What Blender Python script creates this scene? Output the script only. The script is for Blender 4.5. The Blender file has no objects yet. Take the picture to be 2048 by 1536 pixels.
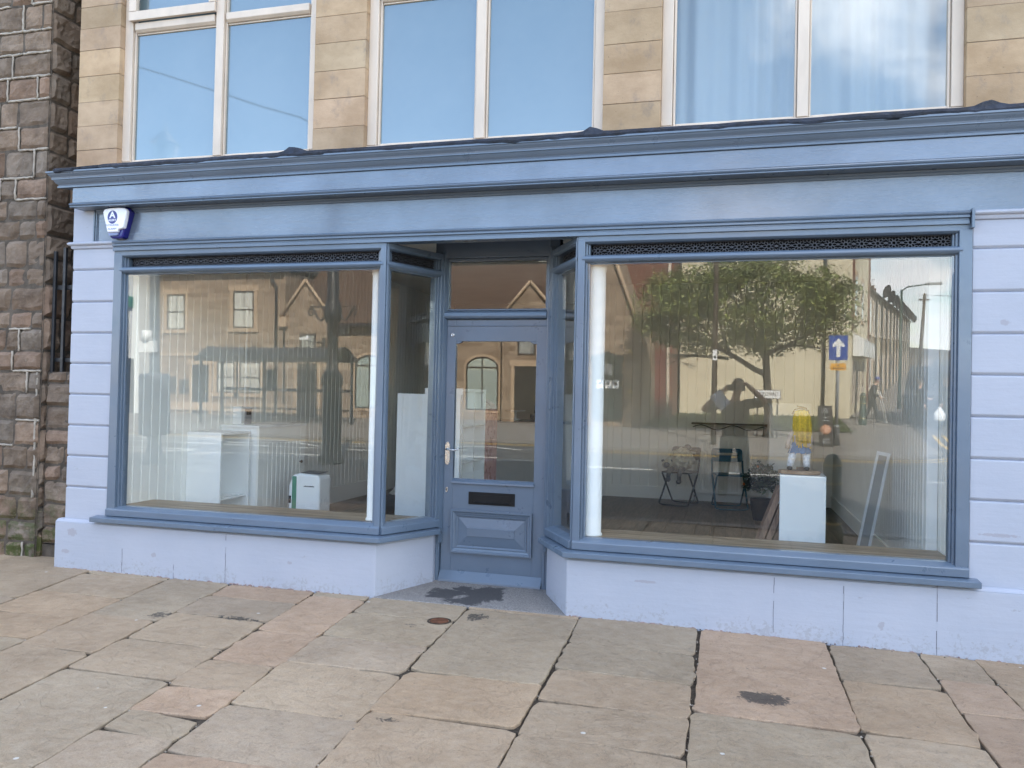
import bpy, bmesh, math, random
from mathutils import Matrix, Vector, noise as mnoise
random.seed(7)
S = bpy.context.scene
COL = S.collection
R = math.radians

# ------------------------------------------------------------------ camera
cam_d = bpy.data.cameras.new("camera")
cam = bpy.data.objects.new("camera", cam_d)
COL.objects.link(cam)
cam_d.sensor_width = 36.0
cam_d.lens = 36.0 * 1600.0 / 2048.0
cam_d.clip_start = 0.02
cam_d.clip_end = 3000.0
EYE = 1.49
DIST = 5.5
yaw, pit, rol = R(15.2), R(1.0), R(-1.29)
Rz = Matrix(((math.cos(yaw), -math.sin(yaw), 0), (math.sin(yaw), math.cos(yaw), 0), (0, 0, 1)))
Rp = Matrix(((1, 0, 0), (0, math.cos(pit), -math.sin(pit)), (0, math.sin(pit), math.cos(pit))))
B0 = Matrix(((1, 0, 0), (0, 0, 1), (0, -1, 0)))          # camera (right, down, forward) to world
Rr = Matrix(((math.cos(rol), -math.sin(rol), 0), (math.sin(rol), math.cos(rol), 0), (0, 0, 1)))
CM = Rz @ Rp @ B0 @ Rr
m4 = Matrix.Identity(4)
for i in range(3):
    m4[i][0] = CM[i][0]; m4[i][1] = -CM[i][1]; m4[i][2] = -CM[i][2]
m4[0][3], m4[1][3], m4[2][3] = 0.0, -DIST, EYE
cam.matrix_world = m4
S.camera = cam

# ------------------------------------------------------------------ light
SUN_EL, SUN_ROT = R(40), R(24)
W = bpy.data.worlds.new("World"); S.world = W; W.use_nodes = True
nt = W.node_tree; nt.nodes.clear()
wo = nt.nodes.new("ShaderNodeOutputWorld"); bg = nt.nodes.new("ShaderNodeBackground")
sky = nt.nodes.new("ShaderNodeTexSky"); sky.sky_type = 'NISHITA'; sky.sun_disc = False
sky.sun_elevation = SUN_EL; sky.sun_rotation = SUN_ROT; sky.air_density = 1.0; sky.dust_density = 0.25; sky.ozone_density = 1.0
bg.inputs[1].default_value = 0.15
tc = nt.nodes.new("ShaderNodeTexCoord")
sep = nt.nodes.new("ShaderNodeSeparateXYZ"); nt.links.new(tc.outputs['Generated'], sep.inputs[0])
def wmath(op, a, b=None, c=None):
    n = nt.nodes.new("ShaderNodeMath"); n.operation = op
    for i, v in enumerate((a, b, c)):
        if v is None: continue
        if isinstance(v, (int, float)): n.inputs[i].default_value = v
        else: nt.links.new(v, n.inputs[i])
    return n.outputs[0]
den = wmath('ADD', wmath('MAXIMUM', sep.outputs[2], 0.0), 0.28)
cv = nt.nodes.new("ShaderNodeCombineXYZ")
nt.links.new(wmath('DIVIDE', sep.outputs[0], den), cv.inputs[0])
nt.links.new(wmath('DIVIDE', sep.outputs[1], den), cv.inputs[1])
cn = nt.nodes.new("ShaderNodeTexNoise"); cn.inputs['Scale'].default_value = 1.7; cn.inputs['Detail'].default_value = 7.0
cn.inputs['Roughness'].default_value = 0.56; cn.inputs['Distortion'].default_value = 0.3
nt.links.new(cv.outputs[0], cn.inputs['Vector'])
dot = nt.nodes.new("ShaderNodeVectorMath"); dot.operation = 'DOT_PRODUCT'
cd = Vector((-0.42, -0.80, 0.42)).normalized()            # the clear blue patch of this sky
nt.links.new(tc.outputs['Generated'], dot.inputs[0]); dot.inputs[1].default_value = cd
mr = nt.nodes.new("ShaderNodeMapRange"); mr.interpolation_type = 'SMOOTHSTEP'
nt.links.new(dot.outputs['Value'], mr.inputs[0]); mr.inputs[1].default_value = 0.88; mr.inputs[2].default_value = 0.975
mr.inputs[3].default_value = -0.01; mr.inputs[4].default_value = -0.30
cl = wmath('ADD', cn.outputs[0], mr.outputs[0])
cr = nt.nodes.new("ShaderNodeMapRange"); cr.interpolation_type = 'SMOOTHSTEP'
nt.links.new(cl, cr.inputs[0]); cr.inputs[1].default_value = 0.46; cr.inputs[2].default_value = 0.63
cmx = nt.nodes.new("ShaderNodeMixRGB"); cmx.inputs[2].default_value = (8.6, 8.7, 9.0, 1)
nt.links.new(cr.outputs[0], cmx.inputs[0]); nt.links.new(sky.outputs[0], cmx.inputs[1])
nt.links.new(cmx.outputs[0], bg.inputs[0]); nt.links.new(bg.outputs[0], wo.inputs[0])

sd = bpy.data.lights.new("sun", 'SUN'); sd.energy = 4.6; sd.angle = R(0.5); sd.color = (1.0, 0.93, 0.82)
sun = bpy.data.objects.new("sun", sd); COL.objects.link(sun)
sv = Vector((math.cos(SUN_EL) * math.sin(SUN_ROT), math.cos(SUN_EL) * math.cos(SUN_ROT), math.sin(SUN_EL)))
sun.rotation_euler = sv.to_track_quat('Z', 'Y').to_euler(); sun.location = sv * 60

vs = S.view_settings
vs.view_transform = 'Standard'; vs.look = 'None'; vs.gamma = 1.0; vs.exposure = 2.17; vs.use_curve_mapping = False
S.cycles.use_denoising = True
S.cycles.max_bounces = 10; S.cycles.transparent_max_bounces = 24; S.cycles.diffuse_bounces = 5
S.cycles.glossy_bounces = 4; S.cycles.caustics_reflective = False; S.cycles.caustics_refractive = False
S.cycles.sample_clamp_indirect = 6.0

# ------------------------------------------------------------------ materials
def lin(c):
    f = lambda v: v / 12.92 if v <= 0.04045 else ((v + 0.055) / 1.055) ** 2.4
    return tuple(f(v / 255.0) for v in c)
class NT:
    def __init__(s, name):
        s.m = bpy.data.materials.new(name); s.m.use_nodes = True
        s.t = s.m.node_tree; s.t.nodes.clear()
        s.out = s.n("ShaderNodeOutputMaterial")
        s.tc = s.n("ShaderNodeTexCoord")
    def n(s, t, **k):
        x = s.t.nodes.new(t)
        for a, v in k.items(): setattr(x, a, v)
        return x
    def l(s, a, b): s.t.links.new(a, b)
    def put(s, sock, v):
        if isinstance(v, bpy.types.NodeSocket): s.l(v, sock)
        elif isinstance(v, (tuple, list)) and len(v) == 3 and sock.type == 'RGBA': sock.default_value = (*v, 1)
        else: sock.default_value = v
    def math(s, op, a, b=0.0, clamp=False):
        x = s.n("ShaderNodeMath", operation=op, use_clamp=clamp); s.put(x.inputs[0], a); s.put(x.inputs[1], b); return x.outputs[0]
    def mix(s, f, a, b, mode='MIX'):
        x = s.n("ShaderNodeMixRGB", blend_type=mode); s.put(x.inputs[0], f); s.put(x.inputs[1], a); s.put(x.inputs[2], b); return x.outputs[0]
    def mapped(s, sc=(1, 1, 1), rot=(0, 0, 0), src=None):
        x = s.n("ShaderNodeMapping"); x.inputs['Scale'].default_value = sc; x.inputs['Rotation'].default_value = rot
        s.l(src or s.tc.outputs['Object'], x.inputs[0]); return x.outputs[0]
    def noise(s, scale, detail=5.0, rough=0.55, vec=None, dist=0.0):
        x = s.n("ShaderNodeTexNoise"); x.inputs['Scale'].default_value = scale; x.inputs['Detail'].default_value = detail
        x.inputs['Roughness'].default_value = rough; x.inputs['Distortion'].default_value = dist
        s.l(vec or s.tc.outputs['Object'], x.inputs['Vector']); return x.outputs[0]
    def ramp(s, v, a, b, c0=0.0, c1=1.0):
        x = s.n("ShaderNodeMapRange", interpolation_type='SMOOTHSTEP'); s.put(x.inputs[0], v)
        x.inputs[1].default_value = a; x.inputs[2].default_value = b; x.inputs[3].default_value = c0; x.inputs[4].default_value = c1
        return x.outputs[0]
    def bump(s, h, strength=0.3, dist=0.01, nrm=None):
        x = s.n("ShaderNodeBump"); x.inputs['Strength'].default_value = strength; x.inputs['Distance'].default_value = dist
        s.put(x.inputs['Height'], h)
        if nrm: s.l(nrm, x.inputs['Normal'])
        return x.outputs[0]
    def tint(s):
        x = s.n("ShaderNodeAttribute", attribute_name='tint'); return x.outputs['Color']
    def bsdf(s, col, rough=0.6, spec=0.5, metal=0.0, nrm=None, coat=0.0, sub=None):
        x = s.n("ShaderNodeBsdfPrincipled"); s.put(x.inputs['Base Color'], col); s.put(x.inputs['Roughness'], rough)
        x.inputs['Specular IOR Level'].default_value = spec; s.put(x.inputs['Metallic'], metal); x.inputs['Coat Weight'].default_value = coat
        if nrm: s.l(nrm, x.inputs['Normal'])
        s.l(x.outputs[0], s.out.inputs[0]); return x

def simple(name, col, rough=0.6, spec=0.4, var=0.07, vs=5.0, bump=0.15, bs=40.0, bd=0.004, metal=0.0, stretch=(1, 1, 1), tinted=False, coat=0.0):
    k = NT(name)
    v = k.noise(vs, 6, 0.6, k.mapped(stretch))
    c = k.mix(k.ramp(v, 0.3, 0.7), tuple(x * (1 - var) for x in col), tuple(min(1, x * (1 + var)) for x in col))
    if tinted: c = k.mix(1.0, c, k.tint(), 'MULTIPLY')
    nr = k.bump(k.noise(bs, 4, 0.6, k.mapped(stretch)), bump, bd) if bump else None
    rr = k.ramp(k.noise(vs * 2.3, 4, 0.6, k.mapped(stretch)), 0.3, 0.7, max(0.03, rough - 0.08), min(1, rough + 0.08))
    k.bsdf(c, rr, spec, metal, nr, coat)
    return k.m

def m_lilac():
    k = NT("lilac_masonry_paint")
    v = k.noise(1.6, 6, 0.6); f = k.noise(28, 5, 0.65)
    c = k.mix(k.ramp(v, 0.25, 0.75), (0.375, 0.40, 0.468), (0.415, 0.435, 0.50))
    sc = k.ramp(k.noise(7, 7, 0.74, k.mapped((1, 1, 1.8))), 0.645, 0.70)              # scuffs and bare spots
    sc2 = k.math('MULTIPLY', sc, k.ramp(k.noise(60, 3, 0.6), 0.40, 0.52))
    c = k.mix(k.math('MULTIPLY', sc2, 0.55), c, (0.25, 0.24, 0.25))
    g = k.noise(3.0, 6, 0.7, k.mapped((1.0, 1.0, 3.5)))
    c = k.mix(k.ramp(g, 0.58, 0.8, 0.0, 0.22), c, (0.30, 0.295, 0.31))
    sp = k.n("ShaderNodeSeparateXYZ"); k.l(k.tc.outputs['Object'], sp.inputs[0])
    spl = k.math('ADD', k.math('MULTIPLY', k.noise(38, 5, 0.75), 0.7), k.math('MULTIPLY', k.noise(6, 4, 0.6), 0.3))
    spl = k.math('SUBTRACT', spl, k.math('MULTIPLY', k.ramp(sp.outputs[2], 0.0, 0.30), 0.22))
    c = k.mix(k.ramp(spl, 0.50, 0.56, 0.0, 0.32), c, (0.24, 0.225, 0.215))              # mud splashed up from the pavement
    wn = k.noise(40, 6, 0.75)
    for sx, sz, rx, rz in ((-0.52, 0.275, 0.085, 0.010), (-5.22, 0.30, 0.05, 0.035), (-4.42, 0.17, 0.022, 0.02), (-5.28, 0.14, 0.04, 0.02), (1.62, 2.02, 0.03, 0.02), (1.60, 0.72, 0.12, 0.012), (0.94, 0.12, 0.02, 0.03), (-3.2, 0.20, 0.02, 0.015)):
        e = k.math('ADD', k.math('POWER', k.math('DIVIDE', k.math('SUBTRACT', sp.outputs[0], sx), rx), 2.0), k.math('POWER', k.math('DIVIDE', k.math('SUBTRACT', sp.outputs[2], sz), rz), 2.0))
        c = k.mix(k.ramp(k.math('ADD', k.math('MINIMUM', k.math('MULTIPLY', e, 0.25), 1.0), wn), 0.66, 0.74, 0.5, 0.0), c, (0.29, 0.265, 0.285))
    h = k.math('ADD', k.math('MULTIPLY', v, 1.2), k.math('MULTIPLY', f, 0.35))
    h = k.math('ADD', h, k.math('MULTIPLY', k.noise(8, 3, 0.5, k.mapped((0.4, 0.4, 3))), 0.5))
    k.bsdf(c, 0.62, 0.35, 0, k.bump(h, 0.35, 0.012)); return k.m
def m_bluepaint(name, col, st=(0.35, 1, 5), amt=0.5, rough=0.34, var=0.10, coat=0.4):
    k = NT(name)
    a = k.noise(5, 7, 0.7, k.mapped(st)); b = k.noise(26, 5, 0.65, k.mapped(st)); w = k.noise(2.2, 4, 0.55)
    c = k.mix(k.ramp(k.math('ADD', k.math('MULTIPLY', w, 0.6), k.math('MULTIPLY', k.noise(0.9, 3, 0.5, k.mapped((1, 1, 2))), 0.4)), 0.36, 0.64), tuple(x * (1 - var) for x in col), tuple(x * (1 + var) for x in col))
    chip = k.math('MULTIPLY', k.ramp(k.noise(34, 5, 0.7, k.mapped((0.6, 1, 2))), 0.71, 0.76), 0.4)
    c = k.mix(chip, c, (0.26, 0.28, 0.32))
    h = k.math('ADD', k.math('MULTIPLY', a, 1.0), k.math('MULTIPLY', b, 0.45))
    h = k.math('ADD', h, k.math('MULTIPLY', w, 1.6))
    k.bsdf(c, k.ramp(a, 0.3, 0.75, rough - 0.10, rough + 0.14), 0.55, 0, k.bump(h, amt, 0.010), coat).inputs['Coat Roughness'].default_value = 0.10; return k.m
def m_ashlar():
    k = NT("buff_ashlar")
    v = k.noise(2.4, 7, 0.65, k.mapped((1, 1, 1.5))); f = k.noise(55, 5, 0.7)
    c = k.mix(k.ramp(v, 0.28, 0.72), (0.335, 0.236, 0.146), (0.475, 0.350, 0.232))
    st = k.ramp(k.noise(5.5, 7, 0.72, k.mapped((1.4, 1.4, 0.9))), 0.52, 0.72)
    c = k.mix(k.math('MULTIPLY', st, 0.65), c, (0.235, 0.195, 0.165))
    c = k.mix(1.0, c, k.tint(), 'MULTIPLY')
    pit_ = k.ramp(k.noise(70, 2, 0.5), 0.70, 0.76)
    c = k.mix(k.math('MULTIPLY', pit_, 0.6), c, (0.10, 0.08, 0.06))
    h = k.math('SUBTRACT', k.math('ADD', f, k.math('MULTIPLY', v, 2.0)), pit_)
    k.bsdf(c, 0.9, 0.2, 0, k.bump(h, 0.4, 0.006)); return k.m
def m_rubble():
    k = NT("weathered_rubble_stone")
    v = k.noise(6, 8, 0.7); f = k.noise(42, 6, 0.7); g = k.noise(2.2, 5, 0.6)
    c = k.mix(k.ramp(v, 0.25, 0.75), (0.110, 0.085, 0.066), (0.27, 0.215, 0.168))
    c = k.mix(k.ramp(g, 0.4, 0.7, 0, 0.45), c, (0.25, 0.18, 0.13))
    c = k.mix(1.0, c, k.tint(), 'MULTIPLY')
    sp = k.n("ShaderNodeSeparateXYZ"); k.l(k.tc.outputs['Object'], sp.inputs[0])
    low = k.ramp(sp.outputs[2], 0.0, 0.75, 1.0, 0.0)                                # moss grows on the damp foot
    moss = k.math('MULTIPLY', low, k.ramp(k.noise(7, 7, 0.7), 0.44, 0.60))
    c = k.mix(k.math('MULTIPLY', moss, 0.9), c, (0.05, 0.072, 0.016))
    lic = k.math('MULTIPLY', k.ramp(k.noise(16, 6, 0.75), 0.63, 0.72), 0.55)
    c = k.mix(lic, c, (0.36, 0.33, 0.27))
    h = k.math('ADD', k.math('MULTIPLY', v, 1.2), f)
    k.bsdf(c, 0.92, 0.2, 0, k.bump(h, 1.0, 0.012)); return k.m
def m_slab():
    k = NT("york_stone_slab")
    v = k.noise(1.3, 7, 0.62); f = k.noise(90, 5, 0.7); w = k.noise(7, 7, 0.7, k.mapped((1, 1.7, 1)))
    c = k.mix(k.ramp(v, 0.3, 0.7), (0.325, 0.240, 0.160), (0.445, 0.340, 0.236))
    gr = k.noise(210, 3, 0.7); c = k.mix(k.ramp(gr, 0.35, 0.65), k.mix(0.34, c, (0.08, 0.062, 0.045)), c)
    c = k.mix(k.ramp(k.noise(14, 7, 0.72), 0.40, 0.66, 0, 0.40), c, (0.40, 0.325, 0.245))
    c = k.mix(k.ramp(k.noise(48, 5, 0.7), 0.56, 0.70, 0, 0.55), c, (0.17, 0.13, 0.095))
    c = k.mix(k.ramp(k.noise(66, 4, 0.7, k.mapped((1, 1, 1), (0, 0, 0.9))), 0.62, 0.74, 0, 0.5), c, (0.50, 0.42, 0.33))
    c = k.mix(k.ramp(w, 0.42, 0.72, 0, 0.3), c, (0.245, 0.187, 0.132))
    c = k.mix(1.0, c, k.tint(), 'MULTIPLY')
    st = k.math('MULTIPLY', k.ramp(k.noise(2.1, 8, 0.72, dist=0.4), 0.66, 0.71), k.ramp(k.noise(26, 4, 0.7), 0.42, 0.56))
    c = k.mix(k.math('MULTIPLY', st, 0.75), c, (0.055, 0.047, 0.042))
    sp = k.n("ShaderNodeSeparateXYZ"); k.l(k.tc.outputs['Object'], sp.inputs[0]); wn = k.noise(22, 7, 0.75, dist=0.6); wn2 = k.noise(60, 4, 0.7)
    for sx, sy, rx, ry, th in ((0.20, -1.20, 0.13, 0.09, 0.70), (-1.62, -0.30, 0.10, 0.12, 0.62), (-1.95, -0.62, 0.14, 0.10, 0.52), (-1.52, -0.95, 0.10, 0.20, 0.47), (-1.50, -2.06, 0.12, 0.05, 0.55), (-3.10, -0.86, 0.22, 0.06, 0.60), (-3.62, -0.95, 0.10, 0.12, 0.60)):
        e = k.math('ADD', k.math('POWER', k.math('DIVIDE', k.math('SUBTRACT', sp.outputs[0], sx), rx), 2.0), k.math('POWER', k.math('DIVIDE', k.math('SUBTRACT', sp.outputs[1], sy), ry), 2.0))
        q = k.math('ADD', k.math('MULTIPLY', k.math('MINIMUM', e, 4.0), 0.16), k.math('ADD', k.math('MULTIPLY', wn, 0.75), k.math('MULTIPLY', wn2, 0.25)))
        c = k.mix(k.ramp(q, th - 0.10, th - 0.02, 0.85, 0.0), c, (0.042, 0.037, 0.033))
    gum = k.n("ShaderNodeTexVoronoi"); gum.inputs['Scale'].default_value = 3.4; k.l(k.tc.outputs['Object'], gum.inputs['Vector'])
    gs = k.ramp(gum.outputs['Distance'], 0.032, 0.046, 1.0, 0.0)
    gsel = k.math('GREATER_THAN', k.n("ShaderNodeSeparateColor").outputs[0], 0.5)
    sc_ = [n for n in k.t.nodes if n.type == 'SEPARATE_COLOR'][-1]; k.l(gum.outputs['Color'], sc_.inputs[0])
    c = k.mix(k.math('MULTIPLY', k.math('MULTIPLY', gs, gsel), 0.75), c, (0.62, 0.60, 0.56))
    gum2 = k.n("ShaderNodeTexVoronoi"); gum2.inputs['Scale'].default_value = 5.3; k.l(k.mapped((1, 1, 1), (0, 0, 0.7)), gum2.inputs['Vector'])
    gd = k.ramp(gum2.outputs['Distance'], 0.030, 0.05, 1.0, 0.0)
    c = k.mix(k.math('MULTIPLY', gd, 0.6), c, (0.09, 0.08, 0.07))
    fl = k.n("ShaderNodeTexVoronoi"); fl.feature = 'SMOOTH_F1'; fl.inputs['Scale'].default_value = 4.2
    k.l(k.mapped((1, 1.6, 1)), fl.inputs['Vector'])
    h = k.math('ADD', k.math('MULTIPLY', w, 1.6), k.math('MULTIPLY', f, 0.45))
    h = k.math('ADD', h, k.math('MULTIPLY', k.ramp(k.noise(3.1, 6, 0.7, dist=0.8), 0.50, 0.515), 0.55))
    h = k.math('ADD', h, k.math('MULTIPLY', k.ramp(k.noise(5.7, 5, 0.7, k.mapped((1, 1.4, 1)), dist=1.2), 0.58, 0.60), 0.35))
    k.bsdf(c, k.ramp(w, 0.3, 0.7, 0.62, 0.85), 0.35, 0, k.bump(h, 0.75, 0.009)); return k.m
def m_dirt():
    k = NT("joint_dirt")
    v = k.noise(34, 7, 0.75); n2 = k.noise(140, 3, 0.6)
    c = k.mix(k.ramp(v, 0.3, 0.7), (0.030, 0.024, 0.018), (0.115, 0.092, 0.07))
    c = k.mix(k.ramp(n2, 0.66, 0.72, 0, 0.8), c, (0.30, 0.27, 0.22))
    c = k.mix(k.ramp(k.noise(1.4, 4, 0.6), 0.60, 0.72, 0, 0.6), c, (0.05, 0.06, 0.02))
    k.bsdf(c, 0.95, 0.15, 0, k.bump(k.math('ADD', v, n2), 0.9, 0.012)); return k.m
def m_glass(name, f0=0.05, tint=(0.93, 0.96, 0.95), wav=0.0, ws=1.5):
    k = NT(name)
    lw = k.n("ShaderNodeLayerWeight"); lw.inputs['Blend'].default_value = 0.5
    p = k.math('POWER', lw.outputs['Facing'], 5.0)
    fac = k.math('ADD', k.math('MULTIPLY', p, 1 - f0), f0, True)
    tr = k.n("ShaderNodeBsdfTransparent"); tr.inputs[0].default_value = (*tint, 1)
    gl = k.n("ShaderNodeBsdfGlossy"); gl.inputs['Roughness'].default_value = 0.0; gl.inputs[0].default_value = (1, 1, 1, 1)
    if wav: k.l(k.bump(k.noise(ws, 2, 0.4), wav, 0.01), gl.inputs['Normal'])
    mx = k.n("ShaderNodeMixShader"); k.l(fac, mx.inputs[0]); k.l(tr.outputs[0], mx.inputs[1]); k.l(gl.outputs[0], mx.inputs[2])
    k.l(mx.outputs[0], k.out.inputs[0]); return k.m
def m_frosted():
    k = NT("frosted_window_film")
    c = k.mix(k.ramp(k.noise(1.2, 4, 0.6), 0.3, 0.7), (0.105, 0.150, 0.165), (0.125, 0.168, 0.180))
    b = k.bsdf(c, 0.03, 0.9, 0, k.bump(k.noise(0.9, 2, 0.4), 0.05, 0.01)); b.inputs['IOR'].default_value = 1.8
    b2 = b.inputs
    return k.m
def m_wood(name, a, b, sc=6.0, st=(1, 8, 8), rough=0.45, rot=0.0):
    k = NT(name)
    v = k.noise(sc, 8, 0.65, k.mapped(st, (0, 0, rot)), 0.6)
    c = k.mix(k.ramp(v, 0.36, 0.66), a, b)
    c = k.mix(1.0, c, k.tint(), 'MULTIPLY')
    k.bsdf(c, rough, 0.4, 0, k.bump(v, 0.12, 0.003)); return k.m
def m_coursed(name, c1, c2, mortar, bw=0.42, bh=0.17, rough=0.9, ms=0.012):
    k = NT(name)
    sp = k.n("ShaderNodeSeparateXYZ"); k.l(k.tc.outputs['Object'], sp.inputs[0])
    cb = k.n("ShaderNodeCombineXYZ"); k.l(k.math('ADD', sp.outputs[0], sp.outputs[1]), cb.inputs[0]); k.l(sp.outputs[2], cb.inputs[1])
    br = k.n("ShaderNodeTexBrick"); k.l(cb.outputs[0], br.inputs['Vector'])
    br.inputs['Scale'].default_value = 1.0; br.inputs['Brick Width'].default_value = bw; br.inputs['Row Height'].default_value = bh
    br.inputs['Mortar Size'].default_value = ms; br.inputs['Mortar Smooth'].default_value = 0.3; br.offset = 0.5; br.inputs['Bias'].default_value = 0.0
    k.put(br.inputs['Color1'], c1); k.put(br.inputs['Color2'], c2); k.put(br.inputs['Mortar'], mortar)
    v = k.noise(7, 6, 0.7)
    c = k.mix(k.ramp(v, 0.45, 0.75, 0, 0.4), br.outputs['Color'], tuple(x * 0.5 for x in c1))
    h = k.math('SUBTRACT', k.math('MULTIPLY', k.noise(30, 5, 0.7), 0.6), br.outputs['Fac'])
    k.bsdf(c, rough, 0.2, 0, k.bump(h, 0.6, 0.02)); return k.m

MT = {}
MT['lilac'] = m_lilac()
MT['blue'] = m_bluepaint("slate_blue_gloss_paint", (0.106, 0.148, 0.203))
MT['bluew'] = m_bluepaint("slate_blue_joinery_paint", (0.110, 0.151, 0.208), (1.5, 1.5, 1.5), 0.16, 0.36, 0.07)
MT['bluef'] = m_bluepaint("slate_blue_fascia_paint", (0.128, 0.162, 0.218), (0.55, 1, 3.2), 0.42, 0.23, 0.17, 1.0)
MT['ashlar'] = m_ashlar(); MT['rubble'] = m_rubble(); MT['slab'] = m_slab(); MT['dirt'] = m_dirt()
MT['mortar'] = simple("lime_mortar", (0.20, 0.165, 0.13), 0.95, 0.1, 0.25, 12, 0.5, 50, 0.01)
MT['darkmortar'] = simple("dark_mortar", (0.105, 0.088, 0.072), 0.95, 0.1, 0.3, 12, 0.6, 50, 0.012)
MT['pointing'] = simple("pale_cement_pointing", (0.36, 0.32, 0.27), 0.9, 0.2, 0.18, 20, 0.5, 60, 0.006)
MT['glass'] = m_glass("shop_window_glass", 0.058, (0.985, 0.995, 0.99), 0.05, 0.8)
MT['wglass'] = m_glass("plain_window_glass", 0.05, (1, 1, 1))
MT['upglass'] = m_glass("upper_window_glass", 0.058, (0.95, 0.97, 0.97), 0.12, 0.9)
MT['frosted'] = m_frosted()
MT['cream'] = simple("cream_window_paint", (0.62, 0.525, 0.43), 0.5, 0.4, 0.07, 7, 0.25, 35, 0.004, stretch=(1, 1, 0.3))
MT['slate'] = simple("bitumen_flashing", (0.012, 0.018, 0.032), 0.6, 0.4, 0.5, 14, 0.7, 30, 0.012)
MT['concrete'] = simple("door_step_concrete", (0.24, 0.225, 0.215), 0.85, 0.25, 0.16, 40, 0.6, 120, 0.006)
MT['white'] = simple("white_gloss_paint", (0.86, 0.86, 0.84), 0.4, 0.45, 0.03, 3, 0.06, 30)
MT['board'] = simple("white_beadboard_paint", (0.84, 0.83, 0.78), 0.45, 0.4, 0.03, 3, 0.06, 30)
MT['melamine'] = simple("white_melamine", (0.86, 0.87, 0.86), 0.32, 0.45, 0.015, 2, 0.0)
MT['plaster'] = simple("cream_plaster", (0.70, 0.66, 0.58), 0.85, 0.2, 0.04, 3, 0.1, 30)
MT['black'] = simple("black_gloss_metal", (0.010, 0.010, 0.012), 0.28, 0.5, 0.2, 8, 0.0)
MT['blackmatt'] = simple("black_painted_iron", (0.008, 0.008, 0.009), 0.5, 0.25, 0.2, 8, 0.0)
MT['void'] = simple("matt_black_backing", (0.006, 0.006, 0.007), 0.9, 0.1, 0.2, 8, 0.0)
MT['iron'] = simple("dark_cast_iron", (0.020, 0.021, 0.024), 0.5, 0.5, 0.2, 9, 0.2, 40)
MT['lace'] = simple("pewter_filigree", (0.085, 0.088, 0.10), 0.5, 0.5, 0.2, 30, 0.0, metal=0.4)
MT['chrome'] = simple("satin_chrome", (0.62, 0.62, 0.62), 0.28, 0.5, 0.05, 20, 0.0, metal=1.0)
MT['deck'] = m_wood("oak_window_board", (0.135, 0.095, 0.06), (0.36, 0.28, 0.19), 2.2, (0.8, 12, 9), 0.45, R(-28))
MT['floorwood'] = m_wood("brown_floorboards", (0.10, 0.07, 0.047), (0.18, 0.13, 0.09), 5, (9, 0.8, 9))
MT['rust'] = simple("rusty_iron", (0.13, 0.055, 0.03), 0.9, 0.2, 0.4, 20, 0.5, 60)
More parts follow.
